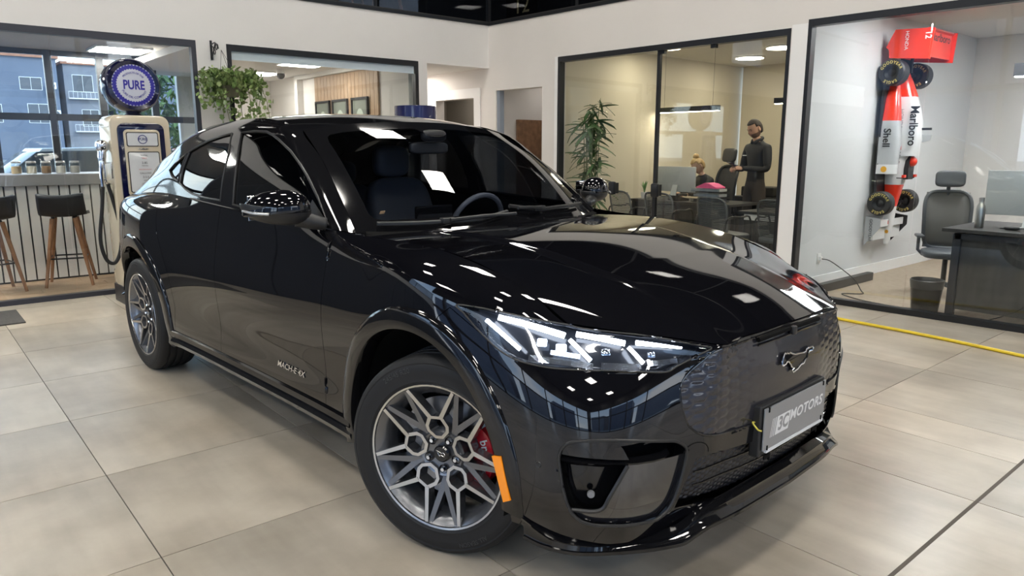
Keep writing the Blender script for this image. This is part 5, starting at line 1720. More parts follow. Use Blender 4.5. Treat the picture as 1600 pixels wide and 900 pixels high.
rd = mat('dial_red', (0.55, 0.08, 0.07), 0.5)
nv = mat('print_navy', (0.02, 0.025, 0.16), 0.4)
YF = -PD/2-0.030
def dial(x0, x1, z0, z1, nm):
    MB().prism(rbox(x0-0.008, x1+0.008, z0-0.008, z1+0.008, 0.016), YF-0.004, YF+0.002, 'y').build(nm+'_bezel', dk, pump)
    return MB().prism(rbox(x0, x1, z0, z1, 0.012), YF-0.006, YF, 'y').build(nm, print_w, pump)
d1 = dial(-w+0.125, w-0.125, 1.435, 1.545, 'brand_window')
d2 = dial(-w+0.125, w-0.125, 1.03, 1.375, 'price_window')
def ptext(nm, s_, x, z, size, m_, par, sx=1.0, bold=0.0):
    M = frame_mat((x, YF-0.0068, z), (1, 0, 0), (0, 0, 1))
    return lettering(nm, s_, M, m_, par, size, 0.0008, bold, 1.0, 0, sx)
ptext('brand_lettering', 'PURE', 0, 1.490, 0.032, nv, d1, 0.9, 0.0005)
MB().tube([(0.036*math.cos(t), YF-0.0065, 1.490+0.036*math.sin(t)) for t in np.linspace(0, 2*math.pi, 25)[:-1]], 0.0035, 5, closed=True).build('brand_ring', nv, d1)
for s_, z, sz, m_ in (('TOTAL', 1.348, 0.020, dk), ('SALE', 1.325, 0.020, rd), ('2.85', 1.283, 0.028, dk), ('THIS SALE', 1.258, 0.012, dk), ('PRICE PER GALLON', 1.225, 0.012, rd), ('GALLONS', 1.192, 0.022, dk), ('2.5.0', 1.158, 0.026, dk), ('CENTS', 1.128, 0.014, dk), ('15 . 4 . 9', 1.098, 0.022, dk), ('PER GALLON', 1.068, 0.013, dk), ('TAX INCLUDED', 1.048, 0.010, dk)):
    ptext('dial_lettering', s_, 0, z, sz, m_, d2)
bd = [(-.05, 0), (-.03, .006), (-.012, .003), (0, .010), (.012, .003), (.03, .006), (.05, 0), (.03, -.004), (0, -.006), (-.03, -.004)]
MB().prism([(x, 1.405+z) for x, z in bd], YF-0.004, YF+0.001, 'y').build('maker_badge', chrome, pump)
# globe
MB().lathe([(0.10, 1.69), (0.08, 1.705), (0.058, 1.72), (0.07, 1.738), (0.085, 1.745)], 24).build('globe_base', mat('globe_black_base', (0.02, 0.02, 0.05), 0.25, 0, 0.5, 0.6), pump, smooth=True)
GZ, GR_ = 1.962, 0.232
gl_ = MB().lathe([(0.18, -0.105), (0.212, -0.11), (GR_, -0.085), (GR_+0.006, 0.0), (GR_, 0.085), (0.212, 0.11), (0.18, 0.105)], 56, 'y', M=Matrix.Translation((0, 0, GZ))).build('globe_rim', navy, pump, smooth=45)
MB().lathe([(0.0, -0.112), (0.12, -0.109), (0.205, -0.100)], 48, 'y', M=Matrix.Translation((0, 0, GZ))).build('globe_face', mat('globe_white_face', (0.60, 0.62, 0.70), 0.35, 0, 0.5, 0.5), gl_, smooth=True)
MB().lathe([(0.0, 0.112), (0.12, 0.109), (0.205, 0.100)], 48, 'y', M=Matrix.Translation((0, 0, GZ))).build('globe_face', mat('globe_white_face'), gl_, smooth=True)
blue = mat('globe_blue_print', (0.03, 0.025, 0.30), 0.4)
n = 40; v = []; f = []
for k in range(n*2):
    t = math.pi*k/n
    ro = 0.184 if k % 2 == 0 else 0.168; ri = 0.136 if k % 2 else 0.145
    yo = lambda r_: -0.1135+0.012*(r_/0.214)**2
    v += [(ro*math.cos(t), yo(ro), GZ+ro*math.sin(t)), (ri*math.cos(t), yo(ri), GZ+ri*math.sin(t))]
for k in range(n*2):
    k2 = (k+1) % (n*2); f.append((2*k, 2*k2, 2*k2+1, 2*k+1))
mesh_obj('globe_sunburst_ring', v, f, blue, gl_)
lettering('globe_brand', 'PURE', frame_mat((0, -0.1128, GZ), (1, 0, 0), (0, 0, 1)), blue, gl_, 0.108, 0.0008, 0.0035, 1.02, 0, 0.70)
def ring_text(s_, a0, r0, size, flip):
    vv, ff = text_mesh(s_, size, 0.0008, 0.0004)
    out = []
    for p in vv:
        if not flip: a = R(a0)-p.x/r0; r_ = r0+p.y
        else: a = R(a0)+p.x/r0; r_ = r0-p.y
        out.append((r_*math.cos(a), -0.1118-p.z, GZ+r_*math.sin(a)))
    mesh_obj('globe_ring_lettering', out, ff, blue, gl_)
ring_text('PRODUCTS OF THE', 90, 0.108, 0.0215, False)
ring_text('PURE OIL COMPANY', -90, 0.106, 0.026, True)
# nozzle, holster and hose on the left flank
noz = empty('nozzle', (0, 0, 0), 0, pump)
X0 = -w-0.055
v, f = super_shell((X0, -0.09, 1.43), 0.05, 0.05, 0.055, 0.7, 0.7)
MB().add(v, f).build('nozzle_head', chrome, noz, smooth='all')
MB().tube([(X0, -0.10, 1.42), (X0-0.01, -0.11, 1.34), (X0-0.012, -0.11, 1.27)], [0.034, 0.036, 0.026], 12).build('nozzle_body', chrome, noz, smooth=True)
MB().tube([(X0-0.02, -0.13, 1.30), (X0-0.035, -0.14, 1.20), (X0-0.035, -0.14, 1.08)], [0.020, 0.017, 0.015], 10).build('nozzle_spout', chrome, noz, smooth=True)
MB().tube([(X0+0.00, -0.12, 1.28), (X0+0.05, -0.15, 1.29), (X0+0.05, -0.15, 1.15), (X0, -0.13, 1.12)], 0.008, 8, closed=True).build('trigger_guard', chrome, noz, smooth=True)
MB().tube([(X0-0.02, -0.11, 1.14), (X0+0.06, -0.10, 1.10), (X0+0.09, -0.08, 1.10)], 0.014, 8).build('holster_bracket', chrome, noz, smooth=True)
hose = catmull([(X0-0.035, -0.14, 1.08), (X0-0.06, -0.15, 0.90), (X0-0.10, -0.15, 0.62), (X0-0.07, -0.15, 0.44), (X0+0.0, -0.14, 0.40), (X0+0.06, -0.13, 0.52), (X0+0.075, -0.12, 0.72), (X0+0.045, -0.10, 0.95), (X0+0.02, -0.08, 1.10)], 6)
MB().tube(hose, 0.016, 10).build('hose', rubber, pump, smooth=True)

# ------------------------------------------------------------------ hanging ivy
brk = thing('plant_bracket', 'black wrought iron hanging bracket on the wall between the windows', 'bracket', (2.655, YL, 2.30))
MB().box((-0.010, -0.012, 0.0), (0.010, 0.0, 0.19)).build('back_plate', frame_m, brk)
def arc(cx_, cz_, r_, a0, a1, n=10): return [(0, -(cx_+r_*math.cos(t)), cz_+r_*math.sin(t)) for t in np.linspace(R(a0), R(a1), n)]
MB().tube([(0, -0.01, 0.15), (0, -0.12, 0.16), (0, -0.20, 0.13), (0, -0.215, 0.09)], 0.006, 6).build('arm', frame_m, brk, smooth=True)
MB().tube([(0, -0.01, 0.02), (0, -0.06, 0.06), (0, -0.10, 0.11), (0, -0.14, 0.155)], 0.006, 6).build('brace', frame_m, brk, smooth=True)
for c in ((0.05, 0.10, 0.028, 0, 400), (0.10, 0.07, 0.024, 90, 480), (0.16, 0.11, 0.026, -60, 320)):
    MB().tube(arc(*c), 0.005, 6).build('scroll', frame_m, brk, smooth=True)
ivy = thing('hanging_ivy', 'bushy green ivy hanging from the black bracket above the car', 'plant', (2.74, 7.62, 1.92))
ivy_m = noise_mat('ivy_leaf', (0.11, 0.20, 0.045), (0.34, 0.42, 0.17), 9, 0.42, 2)
MB().lathe([(0.0, 0.0), (0.06, 0.0), (0.09, 0.10), (0.095, 0.11), (0.08, 0.11)], 20).build('pot', mat('ivy_pot', (0.16, 0.15, 0.10), 0.8), ivy, smooth=True)
for a in (0.3, 2.4, 4.5):
    MB().tube([(0.12*math.cos(a), 0.12*math.sin(a), 0.13), (-0.06, 0.06, 0.46)], 0.002, 5).build('hanger_cord', frame_m, ivy)
lv = [(0, 0, 0), (0.45, 0.12, 0.06), (0.38, 0.45, 0.04), (0.62, 0.62, 0.10), (0.22, 0.70, 0.03), (0, 1.1, -0.10), (-0.22, 0.70, 0.03), (-0.62, 0.62, 0.10), (-0.38, 0.45, 0.04), (-0.45, 0.12, 0.06)]
lf = [(0, 1, 2, 5, 8, 9), (2, 3, 4, 5), (8, 5, 6, 7)]
lme = bpy.data.meshes.new('leaf'); lme.from_pydata([(x*0.052, y*0.052, z*0.052) for x, y, z in lv], [], lf); lme.materials.append(ivy_m)
rnd = random.Random(3)
vines = []
for k in range(30):
    a = rnd.uniform(0, 6.28); r0 = rnd.uniform(0.05, 0.13)
    L = rnd.uniform(0.15, 0.62) if math.cos(a) > -0.3 else rnd.uniform(0.15, 0.35)
    out = rnd.uniform(0.10, 0.30)
    p = [(r0*math.cos(a), r0*math.sin(a)*0.8, 0.14)]
    for t in (0.25, 0.5, 0.75, 1.0):
        p.append(((r0+out*min(1, t*1.6))*math.cos(a)+rnd.uniform(-.03, .03), (r0+out*min(1, t*1.6))*math.sin(a)*0.6+rnd.uniform(-.03, .03), 0.14+0.16*math.sin(t*2.4)-L*t*t*1.05))
    vines.append(catmull(p, 4))
    MB().tube(vines[-1], 0.0025, 4).build('stem', mat('ivy_stem', (0.10, 0.12, 0.04), 0.7), ivy)
for k in range(290):
    vn = vines[k % len(vines)]
    q = vn[rnd.randrange(2, len(vn))]
    o = link(bpy.data.objects.new('leaf', lme), ivy)
    o.location = (q[0]+rnd.uniform(-.045, .045), q[1]+rnd.uniform(-.045, .045), q[2]+rnd.uniform(-.03, .05))
    o.rotation_euler = (rnd.uniform(-1.9, -0.4), rnd.uniform(-0.6, 0.6), rnd.uniform(-2.2, 2.2))
    s = rnd.uniform(0.65, 1.15); o.scale = (s, s, s)

v = []; f = []
for k in range(900):
    vn = vines[rnd.randrange(len(vines))]
    q = vn[rnd.randrange(1, len(vn))]
    M = Matrix.Translation((q[0]+rnd.uniform(-.06, .06), q[1]+rnd.uniform(-.06, .06), q[2]+rnd.uniform(-.05, .07))) @ Matrix.Rotation(rnd.uniform(-2.2, 2.2), 4, 'Z') @ Matrix.Rotation(rnd.uniform(-1.9, -0.3), 4, 'X')
    s = 0.052*rnd.uniform(0.5, 0.95); n0 = len(v)
    v += [M @ Vector((x*s, y*s, z*s)) for x, y, z in lv]
    f += [tuple(i+n0 for i in t) for t in lf]
o = mesh_obj('small_foliage', v, f, ivy_m, ivy); o['kind'] = 'stuff'
# ------------------------------------------------------------------ meeting room behind the second window
struct(MB().box((2.72, 8.05, 2.52), (5.158, 12.4, 2.60)).build('ceiling_meeting_room', ceil_white))
struct(MB().box((3.6, 12.4, 0), (5.2, 12.5, 2.52)).build('wall_meeting_room', warm_m))
slanted('wall_meeting_left', (2.675, 8.05), (4.10, 12.40), 0.02, 2.52, warm_m)
struct(MB().box((5.10, YL+WT, 0), (5.158, 12.4, 2.52)).build('wall_meeting_right', warm_m))
struct(MB().box((2.7, 8.06, -0.14), (5.2, 12.5, -0.002)).build('floor_meeting_room', mat('corridor_floor')))
for k, (x, y) in enumerate(((4.39, 11.08), (4.39, 9.5))):
    o = thing('ceiling_light', 'square white ceiling lamp in the meeting room, '+('farther one' if k == 0 else 'nearer one'), 'light', (x, y, 2.505), 0, 'meeting room lamps')
    MB().box((-0.27, -0.27, 0.0), (0.27, 0.27, 0.014)).build('lamp_frame', white_m, o)
    MB().box((-0.25, -0.25, -0.005), (0.25, 0.25, 0.0)).build('diffuser', lamp_meet, o)
o = thing('dome_camera', 'dark dome security camera hanging from the meeting room ceiling', 'camera', (4.47, 10.45, 2.52))
MB().lathe([(0.0, 0.0), (0.055, 0.0), (0.055, -0.05), (0.045, -0.06)], 20).build('mount', white_m, o, smooth=True)
MB().sphere((0, 0, -0.075), 0.058, 16, 12).build('dome', mat('camera_dome', (0.02, 0.02, 0.022), 0.1), o, smooth=True)
# timber panelling and framed pictures on the right-hand wall
tp = thing('wall_panelling', 'light wood slat panelling on the meeting room side wall', 'wall panel', (5.10, 9.7, 0))
pw_m = noise_mat('light_wood_slat', (0.34, 0.22, 0.13), (0.46, 0.31, 0.19), 7, 0.5, 4, stretch=(5, 5, 0.6))
for k in range(18):
    MB().box((-0.03, -0.95+k*0.105, 0.0), (-0.001, -0.95+k*0.105+0.098, 2.50)).build('slat', pw_m, tp)
pic_g = mat('picture_print', (0.16, 0.18, 0.15), 0.4)
for k, (y, nm) in enumerate(((10.35, 'farthest'), (9.80, 'middle'), (9.22, 'nearest'))):
    o = thing('framed_picture', 'dark framed picture on the meeting room panelling, %s of three' % nm, 'picture', (5.065, y, 1.55), 0, 'framed pictures in the meeting room')
    m = MB(); m.box((-0.03, -0.23, 0), (0, 0.23, 0.03)).box((-0.03, -0.23, 0.52), (0, 0.23, 0.55)).box((-0.03, -0.23, 0.03), (0, -0.20, 0.52)).box((-0.03, 0.20, 0.03), (0, 0.23, 0.52))
    m.build('frame', frame_m, o)
    MB().box((-0.015, -0.20, 0.03), (-0.005, 0.20, 0.52)).build('print', pic_g, o)
    MB().sphere((-0.016, 0, 0.27), 0.13, 14, 10, (0.02, 0.8, 1)).build('pale_figure', mat('picture_pale', (0.42, 0.47, 0.40), 0.6), o, smooth=True)

# navy drum shade rising behind the car roof
dr = thing('floor_lamp', 'navy blue drum shade standing tall behind the car roof', 'lamp', (4.745, 7.35, 0))
MB().lathe([(0.235, 1.72), (0.24, 1.72), (0.24, 1.885), (0.235, 1.89), (0.0, 1.89)], 40).build('drum_shade', mat('navy_shade', (0.014, 0.018, 0.10), 0.25, 0, 0.5, 0.5), dr, smooth=40)
MB().cyl((0, 0, 0.02), (0, 0, 1.72), 0.03, None, 12).build('pole', frame_m, dr, smooth=True)
MB().lathe([(0.0, 0.0), (0.2, 0.0), (0.2, 0.02), (0.03, 0.04)], 28).build('base', frame_m, dr, smooth=True)
# ------------------------------------------------------------------ first office behind the right glass
struct(MB().box((6.62, 3.69, -0.14), (11.2, 8.2, -0.002)).build('floor_office', mat('office_floor', (0.34, 0.28, 0.22), 0.45)))
struct(MB().box((6.60, 3.70, 2.72), (11.2, 8.2, 2.9)).build('ceiling_office', ceil_white))
struct(MB().box((10.9, 3.70, 0), (11.0, 7.0, 2.72)).build('wall_office_back', cream_m))
for a_, c_ in ((WT+0.001, 0.9), (0.9, 1.7), (1.7, 2.9), (2.9, 4.75)):
    struct(in_rw(MB().box((1.01, a_, 0), (1.06, c_, 2.72)).build('wall_office_side', cream_m)))
for k, (x, y) in enumerate(((9.12, 5.3), (8.0, 6.3), (9.8, 6.2), (7.4, 4.6))):
    o = thing('round_downlight', 'round recessed white lamp in the first office ceiling, '+('right of the man', 'above the plant side', 'above the back corner', 'nearest the pillar')[k], 'light', (x, y, 2.70), 0, 'round downlights of the first office')
    MB().lathe([(0.0, 0.0), (0.20, 0.0), (0.22, 0.012), (0.22, 0.019)], 28).build('lamp_rim', white_m, o, smooth=True)
    MB().lathe([(0.0, -0.004), (0.195, -0.004)], 28).build('diffuser', lamp_off1, o)
def pendant(label, x, y0, y1, z):
    o = thing('linear_pendant', label, 'light', (x, (y0+y1)/2, z), 0, 'black linear pendants')
    h = abs(y1-y0)/2
    MB().box((-0.035, -h, 0.006), (0.035, h, 0.075)).build('housing', frame_m, o)
    MB().box((-0.030, -h+0.01, 0.0), (0.030, h-0.01, 0.006)).build('diffuser', lamp_off1, o)
    for s in (-1, 1):
        MB().tube([(0, s*h*0.8, 0.075), (0, s*h*0.8, 2.72-z)], 0.002, 4).build('cable', frame_m, o)
pendant('long black linear pendant lamp over the first office desks', 8.6, 5.86, 7.0-0.12, 1.905)
pendant('black linear pendant lamp cut off by the white pillar', 8.6, 3.9, 5.04, 1.955)

# bamboo palm
bp_ = thing('bamboo_plant', 'tall leafy bamboo plant in the corner of the first office', 'plant', (6.78, 6.47, 0))
bl_m = noise_mat('bamboo_leaf', (0.028, 0.085, 0.022), (0.085, 0.17, 0.045), 6, 0.4, 2)
MB().lathe([(0.0, 0.0), (0.13, 0.0), (0.17, 0.36), (0.18, 0.38), (0.16, 0.38), (0.15, 0.34), (0.0, 0.34)], 24).build('pot', mat('planter_grey', (0.10, 0.10, 0.10), 0.6), bp_, smooth=True)
v = []; f = []
for k in range(7):
    t = k/6; wv = 0.020*math.sin(math.pi*min(1, t*0.92+0.08))**0.8
    z = -0.05*t*t
    v += [(-wv, t*0.23, z+0.006), (0, t*0.23, z), (wv, t*0.23, z+0.006)]
for k in range(6): f += [(k*3, k*3+1, k*3+4, k*3+3), (k*3+1, k*3+2, k*3+5, k*3+4)]
bme = bpy.data.meshes.new('leaf'); bme.from_pydata(v, [], f); bme.materials.append(bl_m)
bme.polygons.foreach_set('use_smooth', [True]*len(bme.polygons))
rnd = random.Random(11)
canes = []
for k in range(9):
    a = rnd.uniform(0, 6.28); h = rnd.uniform(1.45, 2.05)
    c = catmull([(0.05*math.cos(a), 0.05*math.sin(a), 0.3), (0.08*math.cos(a), 0.09*math.sin(a), h*0.5), (0.10*math.cos(a), 0.11*math.sin(a), h*0.85), (0.14*math.cos(a), 0.13*math.sin(a), h)], 6)
    canes.append(c)
    MB().tube(c, [0.010-0.007*i/(len(c)-1) for i in range(len(c))], 6).build('cane', mat('bamboo_cane', (0.10, 0.14, 0.05), 0.5), bp_, smooth=True)
for k in range(230):
    c = canes[k % 9]
    q = c[rnd.randrange(5, len(c))]
    o = link(bpy.data.objects.new('leaf', bme), bp_)
    o.location = (q[0]+rnd.uniform(-.05, .05), q[1]+rnd.uniform(-.06, .06), q[2]+rnd.uniform(-.05, .05))
    o.rotation_euler = (rnd.uniform(-0.9, 0.45), rnd.uniform(-0.5, 0.5), rnd.uniform(0, 6.28))
    s = rnd.uniform(0.7, 1.3); o.scale = (s, s, s)

# furniture ---------------------------------------------------------------
desk_m = noise_mat('dark_desk', (0.030, 0.029, 0.030), (0.045, 0.043, 0.044), 4, 0.45, 3, stretch=(1, 6, 1))
leg_m = mat('desk_leg_metal', (0.035, 0.038, 0.048), 0.4, 0.4)
mesh_m = mat('chair_mesh', (0.075, 0.080, 0.088), 0.6)
chair_f = mat('chair_frame_grey', (0.085, 0.090, 0.098), 0.45)
def desk(label, x0, x1, y0, y1, h=0.74, panel_x=None):
    d = thing('desk', label, 'desk', ((x0+x1)/2, (y0+y1)/2, 0))
    a, b = (x1-x0)/2, (y1-y0)/2
    MB().box((-a, -b, h-0.03), (a, b, h), 0.003).build('desk_top', desk_m, d)
    for sx in (-1, 1):
        for sy in (-1, 1):
            cx_, cy_ = sx*(a-0.045), sy*(b-0.045)
            MB().box((cx_-0.03, cy_-0.03, 0), (cx_+0.03, cy_+0.03, h-0.03)).build('leg', leg_m, d)
    MB().box((-a+0.02, -b+0.02, h-0.10), (-a+0.07, b-0.02, h-0.03)).build('apron', leg_m, d)
    MB().box((-a+0.05, -b+0.08, 0.08), (-a+0.07, b-0.08, h-0.10)).build('modesty_panel', desk_m, d)
    return d
desk('dark office desk with the monitor in the first office', 7.65, 8.35, 5.0, 6.55)
desk('dark low sideboard desk behind the standing man', 9.2, 9.7, 4.4, 6.0, 0.74)
desk('white topped desk between pillar and mesh chair', 7.45, 8.05, 3.80, 4.75, 0.70).children[0].data.materials[0] = white_m

def mesh_back(w, h, curve=0.05, n=9):
    """slotted chair back: frame ring and thin rungs"""
    fr = []
    for t in np.linspace(0, 2*math.pi, 33)[:-1]:
        c, s = math.cos(t), math.sin(t)
        x = w*math.copysign(abs(c)**0.45, c); z = h*math.copysign(abs(s)**0.45, s)
        fr.append((x*(1-0.10*(z/h)*-1*0.5), curve*(x/w)**2, z))
    return fr
def visitor_chair(label, loc, rz):
    c = thing('visitor_chair', label, 'chair', loc, rz, 'grey mesh visitor chairs of the first office')
    fr = mesh_back(0.22, 0.22)
    MB().tube([(x, 0.20-y+0.0-0.08*(z/0.22)*-0.5, 0.66+z) for x, y, z in fr], 0.012, 6, closed=True).build('back_frame', chair_f, c, smooth=True)
    for k in range(26):
        z = -0.205+0.41*k/25
        pts = [(x, 0.20-0.05*(x/0.22)**2+0.04*(z/0.22), 0.66+z) for x in np.linspace(-0.205, 0.205, 7)]
        MB().tube(pts, 0.0052, 4).build('back_rung', mesh_m, c)
    v, f = super_shell((0, -0.03, 0.45), 0.23, 0.23, 0.035, 0.4, 0.5); MB().add(v, f).build('seat', chair_f, c, smooth='all')
    for sx in (-1, 1):
        MB().tube(catmull([(sx*0.22, 0.19, 0.50), (sx*0.245, 0.16, 0.66), (sx*0.25, -0.02, 0.67), (sx*0.245, -0.18, 0.62), (sx*0.24, -0.20, 0.0)], 4), 0.011, 6).build('arm', frame_m, c, smooth=True)
        MB().tube([(sx*0.22, 0.16, 0.44), (sx*0.24, 0.24, 0.0)], 0.011, 6).build('leg', frame_m, c, smooth=True)
    return c
visitor_chair('grey mesh visitor chair beside the bamboo plant', (7.24, 6.18, 0), R(75))
visitor_chair('grey mesh visitor chair left of the black door edge', (7.28, 5.62, 0), R(85))
visitor_chair('large grey mesh visitor chair below the paper stack', (7.05, 4.68, 0), R(78))
visitor_chair('grey mesh visitor chair next to the white pillar', (7.2, 4.02, 0), R(95))

def task_chair(label, loc, rz, dark=False):
    fm = mat('chair_black', (0.018, 0.018, 0.02), 0.5) if dark else chair_f
    mm = mat('chair_black_mesh', (0.02, 0.02, 0.022), 0.7) if dark else mat('chair_grey_net', (0.17, 0.165, 0.155), 0.75)
    c = thing('office_chair', label, 'chair', loc, rz, 'office chairs with headrest')
    fr = mesh_back(0.235, 0.33)
    prof = lambda z: 0.24+0.05*math.sin((z+0.33)/0.66*math.pi)*-1+0.08*(z+0.33)
    MB().tube([(x, prof(z)-0.04*(x/0.235)**2, 0.84+z) for x, y, z in fr], 0.020, 8, closed=True).build('back_frame', fm, c, smooth=True)
    v = []; f = []
    for j in range(9):
        z = -0.32+0.64*j/8
        for i in range(7):
            x = (-0.22+0.44*i/6)
            v.append((x, prof(z)-0.04*(x/0.235)**2, 0.84+z))
    for j in range(8):
        for i in range(6): f.append((j*7+i, j*7+i+1, j*7+i+8, j*7+i+7))
    o = mesh_obj('back_mesh', v, f, mm, c, smooth=True); md = o.modifiers.new('thickness', 'SOLIDIFY'); md.thickness = 0.008
    v, f = super_shell((0, 0, 0), 0.155, 0.028, 0.095, 0.45, 0.5)
    MB().add(v, f).xf(Matrix.Translation((0, 0.235, 1.315)) @ Matrix.Rotation(R(-8), 4, 'X')).build('headrest', fm, c, smooth='all')
    MB().tube([(0, 0.30, 1.10), (0, 0.29, 1.25)], 0.022, 8).build('headrest_post', fm, c, smooth=True)
    MB().tube([(0, 0.33, 1.12), (0, 0.33, 0.80), (0, 0.26, 0.50), (0, 0.05, 0.42)], 0.026, 8).build('spine', fm, c, smooth=True)
    v, f = super_shell((0, -0.01, 0.475), 0.25, 0.25, 0.045, 0.4, 0.5); MB().add(v, f).build('seat', fm, c, smooth='all')
    for sx in (-1, 1):
        MB().tube([(sx*0.22, 0.08, 0.44), (sx*0.28, 0.08, 0.50), (sx*0.285, 0.06, 0.66)], 0.018, 8).build('arm_post', fm, c, smooth=True)
        MB().box((sx*0.285-0.04, -0.12, 0.655), (sx*0.285+0.04, 0.13, 0.685), 0.01).build('armrest', fm, c, smooth=True)
    MB().cyl((0, 0, 0.10), (0, 0, 0.43), 0.028, None, 12).build('gas_lift', frame_m, c, smooth=True)
    MB().tube([(0.02, 0, 0.41), (0.26, -0.04, 0.40)], 0.008, 6).build('tilt_lever', frame_m, c)
    for k in range(5):
        a = R(18+72*k)
        MB().tube([(0.03*math.cos(a), 0.03*math.sin(a), 0.12), (0.28*math.cos(a), 0.28*math.sin(a), 0.075)], [0.025, 0.016], 8).build('base_arm', fm, c, smooth=True)
        MB().lathe([(0.0, -0.022), (0.028, -0.022), (0.030, 0), (0.028, 0.022), (0.0, 0.022)], 14, 'x', M=Matrix.Translation((0.285*math.cos(a), 0.285*math.sin(a), 0.031))).build('castor', frame_m, c, smooth=True)
    return c
task_chair('black office chair with headrest behind the seated woman', (8.72, 5.97, 0), R(-114), True)

def monitor(label, loc, rz, w=0.62, h=0.36, white=False):
    mm = mat('monitor_silver', (0.62, 0.64, 0.66), 0.35, 0.2) if white else mat('monitor_grey', (0.50, 0.52, 0.52), 0.4, 0.2)
    o = thing('monitor', label, 'monitor', loc, rz)
    MB().box((-w/2, 0.0, 0.10), (w/2, 0.022, 0.10+h), 0.005).build('back_shell', mm, o, smooth=True)
    MB().box((-w/2+0.008, 0.0215, 0.145), (w/2-0.008, 0.0235, 0.10+h-0.008)).build('screen', gloss, o)
    MB().add([(-0.04, -0.003, 0.19), (0.04, -0.003, 0.19), (0.05, -0.07, 0.0), (-0.05, -0.07, 0.0), (-0.04, -0.011, 0.19), (0.04, -0.011, 0.19), (0.05, -0.08, 0.0), (-0.05, -0.08, 0.0)], [(0, 1, 2, 3), (4, 5, 6, 7), (0, 1, 5, 4), (0, 3, 7, 4), (1, 2, 6, 5), (2, 3, 7, 6)]).build('stand', mm, o)
    MB().box((-0.07, -0.08, 0.0), (0.07, 0.09, 0.006)).build('foot', mm, o)
    return o
monitor('grey backed monitor on the dark desk in front of the seated woman', (7.98, 6.05, 0.741), R(-88), 0.60, 0.33)

# desk clutter
paper = mat('paper_white', (0.62, 0.62, 0.63), 0.7)
tr_ = thing('paper_tray', 'clear stacking tray full of papers on the first office desk', 'paper tray', (7.86, 5.42, 0.741), R(4))
for k in range(3):
    MB().box((-0.13, -0.20, 0.005+k*0.065), (0.13, 0.20, 0.010+k*0.065)).box((-0.13, -0.20, 0.005+k*0.065), (-0.125, 0.20, 0.045+k*0.065)).box((0.125, -0.20, 0.005+k*0.065), (0.13, 0.20, 0.045+k*0.065)).build('tray', pane_mat('tray_acrylic', (0.75, 0.78, 0.82), 1.0, 0.05, 1.45), tr_)
    MB().box((-0.11, -0.17, 0.011+k*0.065), (0.11, 0.17, 0.04+k*0.065)).build('paper_stack', paper if k else mat('paper_dark', (0.10, 0.10, 0.13), 0.6), tr_)
tag(MB().prism([(-0.15, 0.0), (0.15, 0.0), (0.15, 0.01), (0.02, 0.065), (-0.05, 0.055), (-0.15, 0.012)], -0.10, 0.10, 'x').build('pink_folder', mat('pink_card', (0.80, 0.10, 0.28), 0.6), None, loc=(7.86, 5.42, 0.92)), 'bright pink folder lying on top of the paper tray', 'folder')
kb = thing('desk_phone', 'dark desk telephone beside the monitor', 'telephone', (7.80, 5.86, 0.741), R(80))
MB().prism([(-0.10, 0.0), (0.10, 0.0), (0.10, 0.07), (-0.10, 0.025)], -0.09, 0.09, 'x').build('phone_base', satin, kb)
MB().tube([(-0.06, -0.08, 0.075), (-0.06, 0.0, 0.085), (-0.06, 0.08, 0.075)], 0.02, 8).build('handset', satin, kb, smooth=True)
def small_plant(label, loc, h, n, seed, potm):
    p = thing('desk_plant', label, 'plant', loc)
    MB().lathe([(0.0, 0.0), (0.04, 0.0), (0.05, 0.08), (0.045, 0.08), (0.0, 0.07)], 16).build('pot', potm, p, smooth=True)
    rn = random.Random(seed)
    for k in range(n):
        a = 6.28*k/n+rn.uniform(-.3, .3); L = h*rn.uniform(0.7, 1.1); sp = rn.uniform(0.03, 0.09)
        v = []
        for q in range(5):
            t = q/4; wv = 0.014*math.sin(math.pi*(0.15+0.85*t)) if t < 1 else 0.0
            c = Vector((sp*t*t*math.cos(a), sp*t*t*math.sin(a), 0.07+L*t)); s = Vector((-math.sin(a), math.cos(a), 0))*wv
            v += [c-s, c+s]
        mesh_obj('leaf', v, [(2*q, 2*q+1, 2*q+3, 2*q+2) for q in range(4)], mat('desk_plant_leaf', (0.07, 0.22, 0.03), 0.45), p)
    return p
small_plant('upright green desk plant near the glass door pull', (7.85, 6.47, 0.741), 0.16, 9, 5, white_m)
small_plant('green pot plant behind the standing man', (9.35, 5.02, 0.741), 0.16, 12, 8, mat('planter_dark', (0.03, 0.03, 0.03), 0.5))
tag(MB().box((-0.15, -0.25, 0), (0.15, 0.25, 0.14), 0.02).build('black_box', satin, None, loc=(9.4, 5.62, 0.741)), 'black box on the sideboard left of the standing man', 'box')

